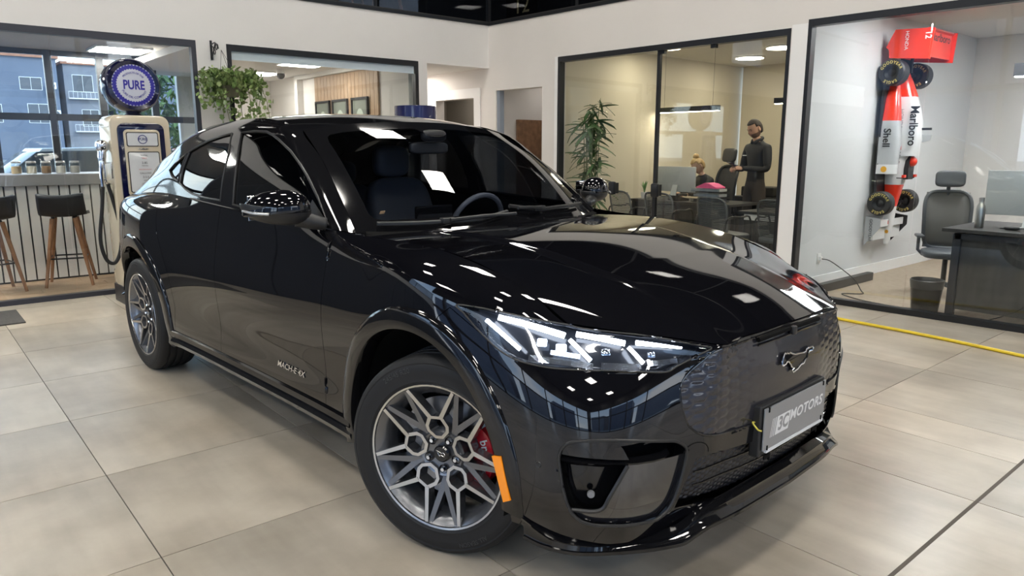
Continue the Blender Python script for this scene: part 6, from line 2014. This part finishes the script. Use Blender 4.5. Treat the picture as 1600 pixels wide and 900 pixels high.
# ------------------------------------------------------------------ people
skin_m = mat('skin', (0.52, 0.30, 0.21), 0.5)
def person(name, label, loc, rz, joints, bones, mats, head, extra):
    me = bpy.data.meshes.new('body')
    names = list(joints)
    me.from_pydata([joints[n][0] for n in names], [], [(names.index(a), names.index(b)) for a, b, _ in bones])
    o = bpy.data.objects.new('body_src', me); COL.objects.link(o)
    md = o.modifiers.new('skin', 'SKIN'); md.use_smooth_shade = True; md.branch_smoothing = 0.4
    for i, n in enumerate(names):
        r_ = joints[n][1]
        me.skin_vertices[0].data[i].radius = r_ if isinstance(r_, tuple) else (r_, r_)
    me.skin_vertices[0].data[0].use_root = True
    sb_ = o.modifiers.new('sub', 'SUBSURF'); sb_.levels = 2; sb_.render_levels = 2
    dg = bpy.context.evaluated_depsgraph_get()
    ev = bpy.data.meshes.new_from_object(o.evaluated_get(dg))
    bpy.data.objects.remove(o)
    V_ = [v.co.copy() for v in ev.vertices]; F_ = [tuple(p.vertices) for p in ev.polygons]
    segs = [(Vector(joints[a][0]), Vector(joints[b][0]), m_) for a, b, m_ in bones]
    idx = []
    for q in F_:
        c = sum((V_[k] for k in q), Vector())/len(q)
        best = None
        for a, b, m_ in segs:
            t = max(0, min(1, (c-a).dot(b-a)/max(1e-9, (b-a).length_squared)))
            d = (c-(a+(b-a)*t)).length
            if best is None or d < best[0]: best = (d, m_)
        idx.append(best[1])
    # head: shaped ellipsoid merged into the same mesh
    hv, hf = super_shell((0, 0, 0), 0.074, 0.094, 0.118, 1.0, 1.0, 28, 22)
    H_ = []
    for x, y, z in hv:
        jaw = max(0, -z/0.118)
        x *= 1-0.28*jaw**1.5; y = y*(1-0.10*jaw)+0.012*jaw
        fr_ = max(0, y)/0.094
        if y > 0:
            nose = math.exp(-((x/0.013)**2+((z+0.012)/0.026)**2)); y += 0.026*nose
            for sx in (-1, 1):
                y -= 0.010*math.exp(-(((x-sx*0.030)/0.014)**2+((z-0.012)/0.010)**2))
            y += 0.006*math.exp(-((x/0.022)**2+((z+0.052)/0.008)**2))+0.007*math.exp(-((x/0.02)**2+((z+0.095)/0.014)**2))
            y += 0.005*math.exp(-((x/0.05)**2+((z-0.030)/0.008)**2))
        H_.append(head @ Vector((x, y, z)))
    n0 = len(V_); V_ += H_; F_ += [tuple(k+n0 for k in q) for q in hf]; idx += [0]*len(hf)
    for sx in (-1, 1):     # ears
        ev_, ef_ = super_shell((sx*0.076, -0.008, -0.006), 0.010, 0.020, 0.032, 1, 1, 10, 8)
        n0 = len(V_); V_ += [head @ Vector(p) for p in ev_]; F_ += [tuple(k+n0 for k in q) for q in ef_]; idx += [0]*len(ef_)
    # hands: palm and five fingers merged in
    for M, curl, sx in extra.get('hands', ()):
        pv, pf = super_shell((0, 0.045, 0), 0.040, 0.048, 0.016, 0.7, 0.7, 14, 8)
        n0 = len(V_); V_ += [M @ Vector(p) for p in pv]; F_ += [tuple(k+n0 for k in q) for q in pf]; idx += [0]*len(pf)
        fingers = [(-0.028, 0.085, 0.062), (-0.010, 0.092, 0.072), (0.009, 0.090, 0.068), (0.027, 0.080, 0.052)]
        chains = []
        for fx, fy, L in fingers:
            p = Vector((fx*sx, fy-0.012, 0)); a = 0.0; ch = [p.copy()]
            for sgm in (0.42, 0.33, 0.25):
                a += curl; p = p+Vector((0, math.cos(a), -math.sin(a)))*L*sgm*1.15; ch.append(p.copy())
            chains.append((ch, 0.0085))
        chains.append(([Vector((-0.034*sx, 0.025, -0.004)), Vector((-0.055*sx, 0.050, -0.018)), Vector((-0.050*sx, 0.078, -0.030))], 0.0095))
        for ch, r_ in chains:
            tb_ = MB().tube(ch, [r_]*(len(ch)-1)+[r_*0.75], 7)
            n0 = len(V_); V_ += [M @ Vector(p) for p in tb_.v]; F_ += [tuple(k+n0 for k in q) for q in tb_.f]; idx += [0]*len(tb_.f)
    bpy.data.meshes.remove(ev)
    root = thing('person', label, 'person', loc, rz)
    o = mesh_obj('body', V_, F_, mats[0], root, smooth=True)
    for m_ in mats[1:]: o.data.materials.append(m_)
    o.data.polygons.foreach_set('material_index', idx)
    return root

def hair_cap(parent, head, m_, zcut=-0.02, back=-0.03, grow=1.035, nm='hair'):
    hv, hf = super_shell((0, 0, 0), 0.078*grow, 0.098*grow, 0.120*grow, 1, 1, 28, 22)
    keep = lambda p: p[2] > (0.078 if p[1] > 0.03 else 0.022 if p[1] > -0.015 else -0.070)
    F2 = [q for q in hf if all(keep(hv[k]) for k in q)]
    o = mesh_obj(nm, [head @ Vector(p) for p in hv], F2, m_, parent, smooth=True)
    md = o.modifiers.new('thickness', 'SOLIDIFY'); md.thickness = 0.010; md.offset = 0
    return o

shirt = mat('black_shirt', (0.014, 0.014, 0.017), 0.75)
trous = mat('dark_brown_trousers', (0.045, 0.036, 0.034), 0.8)
shoe = mat('dark_shoe', (0.02, 0.015, 0.012), 0.5)
J = {
    'pelvis': ((0, 0, .96), (.145, .105)), 'waist': ((0, 0.0, 1.10), (.145, .10)), 'chest': ((0, -.005, 1.27), (.165, .115)), 'upper': ((0, -.015, 1.40), (.150, .095)), 'neck': ((0, 0.0, 1.505), .058), 'nape': ((0, .028, 1.57), .052),
    'shl': ((-.185, -.01, 1.425), .070), 'ell': ((-.245, .02, 1.14), .050), 'wrl': ((-.075, .27, 1.16), .033),
    'shr': ((.185, -.01, 1.425), .070), 'elr': ((.245, .02, 1.14), .050), 'wrr': ((.075, .27, 1.16), .033),
    'hil': ((-.095, 0, .90), .105), 'knl': ((-.105, .015, .50), .068), 'anl': ((-.115, -.03, .10), .048), 'tol': ((-.13, .13, .045), .042),
    'hir': ((.095, 0, .90), .105), 'knr': ((.105, .015, .50), .068), 'anr': ((.115, -.03, .10), .048), 'tor': ((.13, .13, .045), .042)}
Bn = [('pelvis', 'waist', 1), ('waist', 'chest', 1), ('chest', 'upper', 1), ('upper', 'neck', 1), ('neck', 'nape', 0), ('upper', 'shl', 1), ('shl', 'ell', 1), ('ell', 'wrl', 1), ('upper', 'shr', 1), ('shr', 'elr', 1), ('elr', 'wrr', 1),
      ('pelvis', 'hil', 2), ('hil', 'knl', 2), ('knl', 'anl', 2), ('anl', 'tol', 3), ('pelvis', 'hir', 2), ('hir', 'knr', 2), ('knr', 'anr', 2), ('anr', 'tor', 3)]
headM = Matrix.Translation((0, .055, 1.655)) @ Matrix.Rotation(R(-28), 4, 'X')
hl_ = frame_mat((-.07, .27, 1.16), (0.75, -0.35, 0.5), (0.45, 0.85, 0.10)); hr_ = frame_mat((.07, .27, 1.16), (0.75, 0.35, -0.5), (-0.45, 0.85, 0.10))
man = person('person', 'standing man in a black shirt looking down at a phone', (8.55, 5.22, 0.0), math.atan2(0.62, -0.78)-math.pi/2+R(18), J, Bn, [skin_m, shirt, trous, shoe], headM, {'hands': [(hl_, 0.55, -1), (hr_, 0.55, 1)]})
hair_cap(man, headM, mat('dark_hair', (0.030, 0.018, 0.012), 0.6))
# short beard
hv, hf = super_shell((0, 0, 0), 0.078, 0.098, 0.122, 1, 1, 28, 22)
sel = []
for q in hf:
    c = [sum(hv[k][i] for k in q)/len(q) for i in range(3)]
    if c[2] < -0.035 and c[1] > -0.03 and not (abs(c[0]) < 0.022 and -0.065 < c[2] < -0.040 and c[1] > 0): sel.append(q)
bv = []
for x, y, z in hv:
    jaw = max(0, -z/0.118); bv.append(headM @ Vector((x*(1-0.28*jaw**1.5), y*(1-0.10*jaw)+0.012*jaw+0.003, z)))
mesh_obj('beard', bv, sel, mat('dark_beard', (0.17, 0.095, 0.065), 0.8), man, smooth=True)
MB().box((0.06, 0.112, 1.315), (0.135, 0.118, 1.325)).build('shirt_logo', white_print, man)
MB().tube(catmull([(0.022, 0.070, 1.478), (0.056, 0.035, 1.508), (0.060, -0.02, 1.530), (0, -0.062, 1.545), (-0.060, -0.02, 1.530), (-0.056, 0.035, 1.508), (-0.022, 0.070, 1.478)], 5), 0.020, 8).build('collar', shirt, man, smooth=True)
for sx in (-1, 1):
    MB().tube([headM @ Vector((sx*0.014, 0.094, 0.030)), headM @ Vector((sx*0.030, 0.092, 0.035)), headM @ Vector((sx*0.046, 0.080, 0.030))], 0.0028, 6).build('eyebrow', mat('dark_hair'), man, smooth=True)
    MB().sphere(tuple(headM @ Vector((sx*0.030, 0.080, 0.012))), 0.0065, 10, 8).build('eye', mat('eye_dark', (0.05, 0.035, 0.03), 0.3), man, smooth=True)
ph = MB().box((-0.036, -0.075, -0.004), (0.036, 0.075, 0.004), 0.003).build('phone', mat('phone_dark_blue', (0.03, 0.035, 0.09), 0.25), None)
mw = Matrix.Translation(man.location) @ Matrix.Rotation(man.rotation_euler.z, 4, 'Z')
ph.matrix_world = mw @ frame_mat((0, .365, 1.205), (1, 0, 0), (0, 0.9, 0.45))
tag(ph, 'dark smartphone held in both hands of the standing man', 'phone')

J2 = {
    'pelvis': ((0, 0, .56), (.15, .12)), 'waist': ((0, .03, .70), (.13, .10)), 'chest': ((0, .08, .86), (.145, .105)), 'upper': ((0, .13, .98), (.13, .085)), 'neck': ((0, .165, 1.055), .047), 'nape': ((0, .195, 1.105), .043),
    'shl': ((-.16, .125, .99), .058), 'ell': ((-.22, .24, .80), .043), 'wrl': ((-.10, .44, .80), .029), 'shr': ((.16, .125, .99), .058), 'elr': ((.22, .24, .80), .043), 'wrr': ((.10, .44, .80), .029),
    'hil': ((-.09, .05, .52), .095), 'knl': ((-.10, .42, .50), .065), 'anl': ((-.10, .40, .11), .043), 'tol': ((-.10, .54, .04), .036), 'hir': ((.09, .05, .52), .095), 'knr': ((.10, .42, .50), .065), 'anr': ((.10, .40, .11), .043), 'tor': ((.10, .54, .04), .036)}
headW = Matrix.Translation((0, .23, 1.175)) @ Matrix.Rotation(R(-38), 4, 'X') @ Matrix.Scale(0.95, 4)
hlw = frame_mat((-.10, .43, .795), (1, 0.1, 0), (0.2, 1, -0.05)); hrw = frame_mat((.10, .43, .795), (1, -0.1, 0), (-0.2, 1, -0.05))
wom = person('person', 'seated blonde woman in black with glasses bending over her desk', (8.70, 5.98, 0.0), R(66), J2, Bn, [mat('skin_light', (0.60, 0.37, 0.27), 0.5), shirt, trous, shoe], headW, {'hands': [(hlw, 0.3, -1), (hrw, 0.3, 1)]})
blond = noise_mat('blonde_hair', (0.38, 0.24, 0.10), (0.58, 0.41, 0.20), 20, 0.5, 3, stretch=(6, 1, 1))
hair_cap(wom, headW, blond)
v, f = super_shell((0, -0.05, 0.125), 0.042, 0.045, 0.045, 1, 1, 16, 12)
mesh_obj('hair_bun', [headW @ Vector(p) for p in v], f, blond, wom, smooth=True)
for sx in (-1, 1):
    MB().tube([headW @ Vector((sx*0.032+0.024*math.cos(t), 0.100, 0.010+0.018*math.sin(t))) for t in np.linspace(0, 2*math.pi, 17)[:-1]], 0.0022, 5, closed=True).build('glasses', frame_m, wom)

# ------------------------------------------------------------------ second office
YP = 3.60
struct(MB().box((6.63, -3.2, -0.14), (11.4, 3.60, -0.002)).build('floor_office_2', noise_mat('office_carpet', (0.30, 0.235, 0.175), (0.35, 0.28, 0.21), 18, 0.7)))
struct(MB().box((6.62, -3.2, 2.80), (11.4, 3.62, 2.92)).build('ceiling_office_2', ceil_white))
wg = noise_mat('office_white_wall', (0.64, 0.645, 0.65), (0.67, 0.675, 0.68), 1.2, 0.6, 3)
struct(MB().box((6.63, YP, 0), (11.0, YP+0.09, 2.80)).build('wall_partition', wg))
struct(MB().box((10.9, -3.2, 0), (11.0, YP, 2.80)).build('wall_office_2_back', noise_mat('office_greige_wall', (0.66, 0.64, 0.61), (0.69, 0.67, 0.64), 1.2, 0.65, 3)))
struct(MB().box((6.70, -3.3, 0), (11.0, -3.2, 2.80)).build('wall_office_2_end', wg))
struct(MB().box((6.66, YP-0.014, 0), (10.9, YP, 0.12)).build('baseboard_partition', white_m))
struct(MB().box((10.885, -3.2, 0), (10.9, YP-0.014, 0.12)).build('baseboard_back', white_m))
o = thing('ceiling_light', 'bright rectangular ceiling lamp in the second office', 'light', (7.75, 2.50, 2.785), R(0))
MB().box((-0.30, -0.30, 0.0), (0.30, 0.30, 0.014)).build('lamp_frame', white_m, o)
MB().box((-0.28, -0.28, -0.005), (0.28, 0.28, 0.0)).build('diffuser', lamp_off2, o)
o = thing('ceiling_light', 'unseen rectangular ceiling lamp added to the second office beyond the right picture edge', 'light', (9.5, 1.7, 2.785), R(0))  # added outside the frame to brighten this office's back wall
MB().box((-0.30, -0.30, 0.0), (0.30, 0.30, 0.014)).build('lamp_frame', white_m, o)
MB().box((-0.28, -0.28, -0.005), (0.28, 0.28, 0.0)).build('diffuser', lamp_off2, o)
o = thing('linear_pendant', 'black linear pendant lamp of the second office at the right edge', 'light', (8.6, 1.77, 2.10), 0, 'black linear pendants')
MB().box((-0.05, -0.70, 0.006), (0.05, 0.70, 0.13)).build('housing', mat('pendant_grey', (0.06, 0.06, 0.065), 0.4), o)
MB().box((-0.042, -0.69, 0.0), (0.042, 0.69, 0.006)).build('diffuser', lamp_off2, o)
for s in (-1, 1): MB().tube([(0, s*0.55, 0.13), (0, s*0.55, 0.70)], 0.002, 4).build('cable', frame_m, o)

# racing car model hung nose-down on the partition
f1 = thing('racing_car_model', 'red and white racing car model mounted nose down on the white wall', 'model car', (8.45, YP, 0))
f_red = mat('racing_red', (0.80, 0.035, 0.012), 0.3, 0, 0.5, 0.5)
f_wht = mat('racing_white', (0.72, 0.72, 0.72), 0.3, 0, 0.5, 0.4)
f_gry = mat('racing_pale_grey', (0.46, 0.47, 0.48), 0.35)
f_blk = mat('racing_black', (0.014, 0.014, 0.016), 0.4)
f_tyre = mat('racing_tyre', (0.022, 0.022, 0.023), 0.55)
yel = mat('racing_yellow', (0.75, 0.60, 0.18), 0.5)
# local: x across, y = minus height off the wall, z up
MB().prism([(-.27, .86), (-.30, 1.20), (-.30, 1.95), (-.22, 2.25), (.22, 2.25), (.30, 1.95), (.30, 1.20), (.27, .86), (.12, .74), (-.12, .74)], -0.055, -0.085, 'y').build('underbody', f_blk, f1)
def loft(name, secs, m_, par=None):
    """secs: z, half width, y base, y top, shoulder"""
    v = []; f = []
    N = 14
    for z, hw, yb, yt, xo in secs:
        for k in range(N):
            t = math.pi*k/(N-1)
            c, s = math.cos(t), math.sin(t)
            v.append((xo+hw*math.copysign(abs(c)**0.6, c), -(yb+(yt-yb)*abs(s)**0.7), z))
    for i in range(len(secs)-1):
        for k in range(N-1): f.append((i*N+k, i*N+k+1, (i+1)*N+k+1, (i+1)*N+k))
        f.append((i*N+N-1, i*N, (i+1)*N, (i+1)*N+N-1))
    f += [tuple(range(N)), tuple((len(secs)-1)*N+k for k in range(N))[::-1]]
    return MB().add(v, f).build(name, m_, par or f1, smooth=50)
loft('engine_cover', [(1.33, .125, .09, .37, 0), (1.50, .13, .09, .40, 0), (1.75, .13, .09, .36, 0), (1.95, .115, .09, .30, 0)], f_wht)
loft('engine_cover_tail', [(1.95, .115, .09, .30, 0), (2.10, .09, .09, .24, 0), (2.27, .06, .09, .16, 0)], f_red)
for sx in (-1, 1):
    loft('side_pod', [(1.24, .085, .07, .25, sx*.215), (1.45, .09, .07, .26, sx*.215), (1.70, .085, .07, .235, sx*.205)], f_gry if sx < 0 else f_wht)
    loft('side_pod_rear', [(1.70, .085, .07, .235, sx*.205), (1.92, .075, .07, .20, sx*.175), (2.12, .045, .07, .15, sx*.12)], f_red)
    loft('pod_mouth', [(1.14, .09, .07, .245, sx*.215), (1.24, .086, .07, .252, sx*.215)], f_wht)
loft('cockpit_side', [(1.02, .10, .09, .24, 0), (1.15, .115, .09, .27, 0), (1.33, .122, .09, .30, 0)], f_wht)
loft('nose_red_band', [(0.78, .075, .10, .19, 0), (0.90, .085, .095, .215, 0), (1.02, .10, .09, .24, 0)], f_red)
loft('nose', [(0.36, .035, .11, .145, 0), (0.45, .05, .105, .16, 0), (0.60, .062, .10, .175, 0), (0.78, .075, .10, .19, 0)], f_wht)
MB().prism([(-.065, 1.08), (.065, 1.08), (.075, 1.28), (.05, 1.33), (-.05, 1.33), (-.075, 1.28)], -0.262, -0.312, 'y').build('cockpit_opening', f_blk, f1)
MB().sphere((0, -0.31, 1.27), 0.055, 14, 10).build('helmet', f_red, f1, smooth=True)
for sx in (-1, 1):
    MB().box((sx*.14-.028, -0.315, 1.10), (sx*.14+.028, -0.285, 1.13), 0.005).build('mirror', f_red, f1)
    MB().box((sx*.13-.004, -0.30, 1.09), (sx*.13+.004, -0.22, 1.10)).build('mirror_stem', f_blk, f1)
# air box fin with camera
MB().box((-.010, -0.475, 1.60), (.010, -0.38, 1.625)).build('antenna', f_blk, f1)
MB().prism([(-0.38, 1.47), (-0.47, 1.49), (-0.48, 1.55), (-0.38, 1.56)], -.012, .012, 'x').build('air_scoop', f_gry, f1)
# front wing
MB().box((-.34, -0.120, 0.42), (.34, -0.100, 0.58), 0.004).build('front_wing', f_wht, f1)
MB().box((-.34, -0.150, 0.56), (.34, -0.135, 0.64), 0.004).build('front_flap', f_wht, f1)
for sx in (-1, 1):
    MB().prism([(-0.03, 0.36), (-0.19, 0.56), (-0.19, 0.66), (-0.03, 0.68)], sx*.345-.006, sx*.345+.006, 'x').build('front_endplate', f_gry if sx < 0 else f_blk, f1)
# rear wing
for sx in (-1, 1):
    MB().prism([(-0.10, 2.34), (-0.50, 2.30), (-0.52, 2.60), (-0.14, 2.62), (-0.06, 2.45), (-0.09, 2.42)], sx*.30-.007, sx*.30+.007, 'x').build('rear_endplate', f_red, f1)
MB().box((-.295, -0.47, 2.33), (.295, -0.455, 2.58)).build('rear_wing_plane', f_red, f1)
MB().prism([(-0.44, 2.56), (-0.50, 2.585), (-0.47, 2.61), (-0.40, 2.60)], -.294, .294, 'x').build('rear_flap', f_red, f1)
MB().prism([(-0.20, 2.33), (-0.22, 2.50), (-0.20, 2.52), (-0.17, 2.35)], -.294, .294, 'x').build('lower_wing_plane', f_red, f1)
MB().box((-.02, -0.22, 2.20), (.02, -0.10, 2.36)).build('wing_post', f_blk, f1)
def f1_wheel(x, z, r_, wd, sx):
    wv = empty('wheel', (x, -0.155, z), 0, f1)
    o_ = sx*wd/2
    prof = [(r_*0.55, -wd/2), (r_*0.9, -wd/2), (r_, -wd/2+0.015), (r_, wd/2-0.015), (r_*0.9, wd/2), (r_*0.55, wd/2), (r_*0.52, wd/2-0.03)]
    MB().lathe(prof, 36, 'x').build('tyre', f_tyre, wv, smooth=40)
    MB().lathe([(r_*0.53, -wd/2+0.01), (r_*0.3, -wd/2+0.03), (r_*0.12, -wd/2+0.015), (0.0, -wd/2+0.012)], 24, 'x').build('hub_face', f_blk, wv, smooth=40)
    MB().lathe([(r_*0.53, wd/2-0.01), (r_*0.3, wd/2-0.03), (0.0, wd/2-0.012)], 24, 'x').build('hub_face', f_blk, wv, smooth=40)
    for txt, a0 in (('GOODYEAR', 90), ('EAGLE', -90)):
        vv, ff = text_mesh(txt, r_*0.30, 0.001, 0.0006, 1.25)
        out = []
        for p in vv:
            a = R(a0)-p.x/(r_*0.75); q = r_*0.75+p.y
            out.append((-wd/2-0.002-p.z, -q*math.cos(a), q*math.sin(a)))
        mesh_obj('tyre_lettering', out, ff, yel, wv)
    return wv
f1_wheel(-.285, 2.19, .135, .15, -1); f1_wheel(.33, 2.19, .135, .15, 1)
f1_wheel(-.30, 0.825, .130, .115, -1); f1_wheel(.33, 0.825, .130, .115, 1)
for z0 in (2.19, .825):
    MB().tube([(-.24, -0.155, z0), (.26, -0.155, z0)], 0.012, 6).build('axle', f_blk, f1)
    for sx in (-1, 1):
        MB().tube([(sx*.07, -0.15, z0-0.10), (sx*.25, -0.155, z0), (sx*.07, -0.15, z0+0.08)], 0.006, 5).build('wishbone', f_blk, f1)
def ftext(nm, s_, o_, xax, yax, size, m_, sx=1.0, bold=0.0):
    return lettering(nm, s_, frame_mat(o_, xax, yax), m_, f1, size, 0.001, bold, 1.0, 0.0, sx)
DN = (0, 0, -1)
ftext('side_lettering', 'Shell', (-.309, -0.15, 1.52), DN, (0, -1, 0), 0.105, f_blk, 1.0, 0.002)
ftext('cover_lettering', 'Marlboro', (-.124, -0.335, 1.645), DN, (0.35, -0.94, 0), 0.115, f_blk, 0.95, 0.002)
ftext('cover_small_lettering', 'HONDA', (-.134, -0.21, 1.72), DN, (0.1, -1, 0), 0.055, mat('print_grey', (0.25, 0.25, 0.28), 0.5))
ftext('cockpit_lettering', 'Marlboro', (-.131, -0.215, 1.26), DN, (0.1, -1, 0), 0.06, f_blk)
MB().box((-.1315, -0.24, 1.395), (-.1305, -0.19, 1.435)).build('red_chevron', f_red, f1)
ftext('wing_number', '12', (-.3085, -0.465, 2.535), DN, (0, -1, 0), 0.085, white_print, 0.9, 0.002)
ftext('wing_lettering', 'HONDA', (-.3085, -0.26, 2.50), DN, (0, -1, 0), 0.05, white_print)
ftext('flap_lettering', 'Marlboro', (0.0, -0.4715, 2.525), (1, 0, 0), (0, 0, 1), 0.115, f_blk, 1.15, 0.001)
ftext('nose_lettering', 'Marlboro', (-.066, -0.15, 0.70), (1, 0, 0), (0, 0, 1), 0.0, f_blk) if False else None
MB().lathe([(0.0, 0.0), (0.032, 0.0)], 18, 'x', M=Matrix.Translation((-.3065, -0.15, 1.19))).build('shell_emblem', mat('emblem_amber', (0.75, 0.38, 0.03), 0.5), f1)
MB().lathe([(0.0, 0.0), (0.020, 0.0)], 14, 'x', M=Matrix.Translation((-.055, -0.14, 0.50))).build('nose_emblem', mat('emblem_amber'), f1)
MB().box((-.0655, -0.155, 0.585), (-.062, -0.125, 0.625)).build('nose_chevron', f_red, f1)
ftext('endplate_lettering', 'GOODYEAR', (-.3525, -0.09, 0.53), DN, (0, -1, 0), 0.045, f_blk)

# desk, chair and things at the right edge
d2_ = thing('desk', 'dark grey desk with slab legs at the right edge', 'desk', (7.30, 1.30, 0))
MB().box((-0.50, -1.05, 0.715), (0.50, 1.05, 0.745), 0.003).build('desk_top', desk_m, d2_)
MB().box((-0.46, -1.01, 0.655), (-0.40, 0.96, 0.705)).build('apron', leg_m, d2_)
for y in (0.91, -1.01):
    MB().box((-0.46, y, 0.0), (-0.40, y+0.06, 0.70)).build('leg', leg_m, d2_)
    MB().box((0.38, y, 0.0), (0.44, y+0.06, 0.70)).build('leg', leg_m, d2_)
    MB().box((-0.40, y+0.005, 0.655), (0.38, y+0.055, 0.70)).build('cross_rail', leg_m, d2_)
MB().box((-0.43, -0.95, 0.05), (-0.41, 0.91, 0.655)).build('modesty_panel', desk_m, d2_)
MB().box((-0.30, 0.60, 0.70), (0.30, 0.70, 0.715)).build('spacer', leg_m, d2_)
task_chair('grey mesh office chair with headrest beside the racing car model', (7.76, 2.62, 0), R(-62)).scale = (0.85, 0.85, 0.85)
bt = thing('water_bottle', 'brushed steel water bottle standing on the grey desk', 'bottle', (7.08, 2.16, 0.746))
MB().lathe([(0.0, 0.0), (0.034, 0.0), (0.036, 0.006), (0.036, 0.155), (0.030, 0.185), (0.019, 0.205), (0.018, 0.222)], 24).build('bottle_body', mat('brushed_steel', (0.50, 0.49, 0.47), 0.3, 1.0), bt, smooth=True)
MB().lathe([(0.019, 0.220), (0.021, 0.222), (0.021, 0.25), (0.016, 0.256), (0.0, 0.256)], 20).build('cap', mat('steel_cap', (0.42, 0.41, 0.40), 0.35, 1.0), bt, smooth=True)
monitor('white backed computer display on the grey desk', (7.30, 1.84, 0.746), R(-88), 0.72, 0.38, True)
mo = thing('computer_mouse', 'small dark device with cable on the grey desk', 'mouse', (7.02, 1.90, 0.746))
v, f = super_shell((0, 0, 0.016), 0.035, 0.06, 0.016, 0.8, 0.8, 16, 10); MB().add(v, f).build('shell', satin, mo, smooth='all')
MB().tube(catmull([(0.0, 0.05, 0.01), (0.06, 0.10, 0.006), (0.12, 0.02, 0.006), (0.16, -0.10, 0.006)], 5), 0.0035, 6).build('cable', frame_m, mo, smooth=True)
bn = thing('waste_bin', 'clear waste bin with a dark bag standing behind the glass', 'bin', (6.86, 2.44, 0))
MB().lathe([(0.0, 0.0), (0.105, 0.0), (0.125, 0.22), (0.128, 0.22), (0.108, -0.002)], 28).build('bin_body', pane_mat('bin_plastic', (0.42, 0.44, 0.47), 0.8, 0.15, 1.45), bn, smooth=True)
MB().lathe([(0.128, 0.20), (0.134, 0.24), (0.137, 0.275), (0.130, 0.28), (0.118, 0.25), (0.105, 0.06), (0.0, 0.05)], 20).build('bin_bag', mat('bin_bag_black', (0.03, 0.03, 0.033), 0.35), bn, smooth=True)
fb = MB().box((-0.62, -0.035, 0.0), (0.62, 0.035, 0.085), 0.004).build('cable_duct', mat('duct_black', (0.02, 0.02, 0.022), 0.4), None, loc=(7.42, 3.44, 0.0))
tag(fb, 'long black cable duct lying on the floor by the white wall', 'cable duct')
sk_ = thing('wall_socket', 'white wall socket low on the partition', 'socket', (7.17, YP, 0.30))
MB().box((-0.035, -0.010, -0.055), (0.035, 0, 0.055), 0.003).build('cover_plate', white_m, sk_)
MB().box((-0.018, -0.035, -0.018), (0.018, -0.010, 0.022), 0.004).build('plug', white_m, sk_)
cb = MB().tube(catmull([(7.17, YP-0.037, 0.30), (7.25, YP-0.10, 0.27), (7.32, YP-0.30, 0.12), (7.30, YP-0.40, 0.012), (7.15, YP-0.48, 0.006), (7.0, 3.25, 0.006), (6.85, 3.0, 0.006), (6.80, 2.75, 0.006)], 6), 0.005, 6).build('power_cable', mat('cable_dark', (0.03, 0.03, 0.03), 0.6), None, smooth=True)
tag(cb, 'thin dark power cable running from the wall socket along the floor', 'cable')
cb2 = MB().tube(catmull([(6.86, 1.45, 0.64), (6.80, 1.52, 0.40), (6.78, 1.70, 0.15), (6.76, 1.95, 0.008), (6.74, 2.15, 0.006)], 6), 0.005, 6).build('power_cable', mat('cable_dark'), None, smooth=True)
tag(cb2, 'dark cable hanging down in front of the grey desk panel', 'cable')
yc_ = MB().tube(catmull([(5.93, 3.3, 0.013), (5.90, 2.7, 0.013), (5.87, 2.04, 0.013), (5.78, 1.39, 0.013), (5.62, 0.5, 0.013), (5.5, -0.6, 0.013)], 6), 0.0125, 8).build('yellow_hose', mat('hose_yellow', (0.72, 0.52, 0.02), 0.45), None, smooth=True)
tag(yc_, 'yellow hose lying on the tiles before the second office', 'hose')

# ------------------------------------------------------------------ mezzanine contents that show above the wall
oak = noise_mat('mezzanine_oak', (0.40, 0.17, 0.09), (0.52, 0.25, 0.14), 6, 0.5, 3)
for k in range(4):
    c = thing('mezzanine_chair', 'dark chair on reddish wooden legs behind the upper balustrade, %s from the left' % ('first', 'second', 'third', 'fourth')[k], 'chair', (3.30+k*0.60, 8.5, MEZ+0.05), R(20*k), 'chairs on the mezzanine')
    for sx in (-1, 1):
        for sy in (-1, 1):
            MB().tube([(sx*0.13, sy*0.13, 0.44), (sx*0.20, sy*0.19, 0.0)], [0.016, 0.011], 8).build('leg', oak, c, smooth=True)
    v, f = super_shell((0, 0, 0.47), 0.22, 0.22, 0.03, 0.5, 0.6); MB().add(v, f).build('seat', black_shell, c, smooth='all')
    v, f = super_shell((0, 0.21, 0.68), 0.21, 0.03, 0.18, 0.5, 0.6); MB().add(v, f).build('backrest', black_shell, c, smooth='all')
ps = thing('number_board', 'dark board with a pale number twelve on the mezzanine', 'sign', tuple(RW(0.32, 0.30, MEZ+0.05)), RW_A)
MB().box((-0.30, 0.0, 0.0), (0.30, 0.02, 0.60)).build('board', frame_m, ps)
lettering('number', '12', frame_mat((0, -0.002, 0.20), (1, 0, 0), (0, 0, 1)), mat('number_pale', (0.80, 0.70, 0.40), 0.5), ps, 0.30, 0.002)
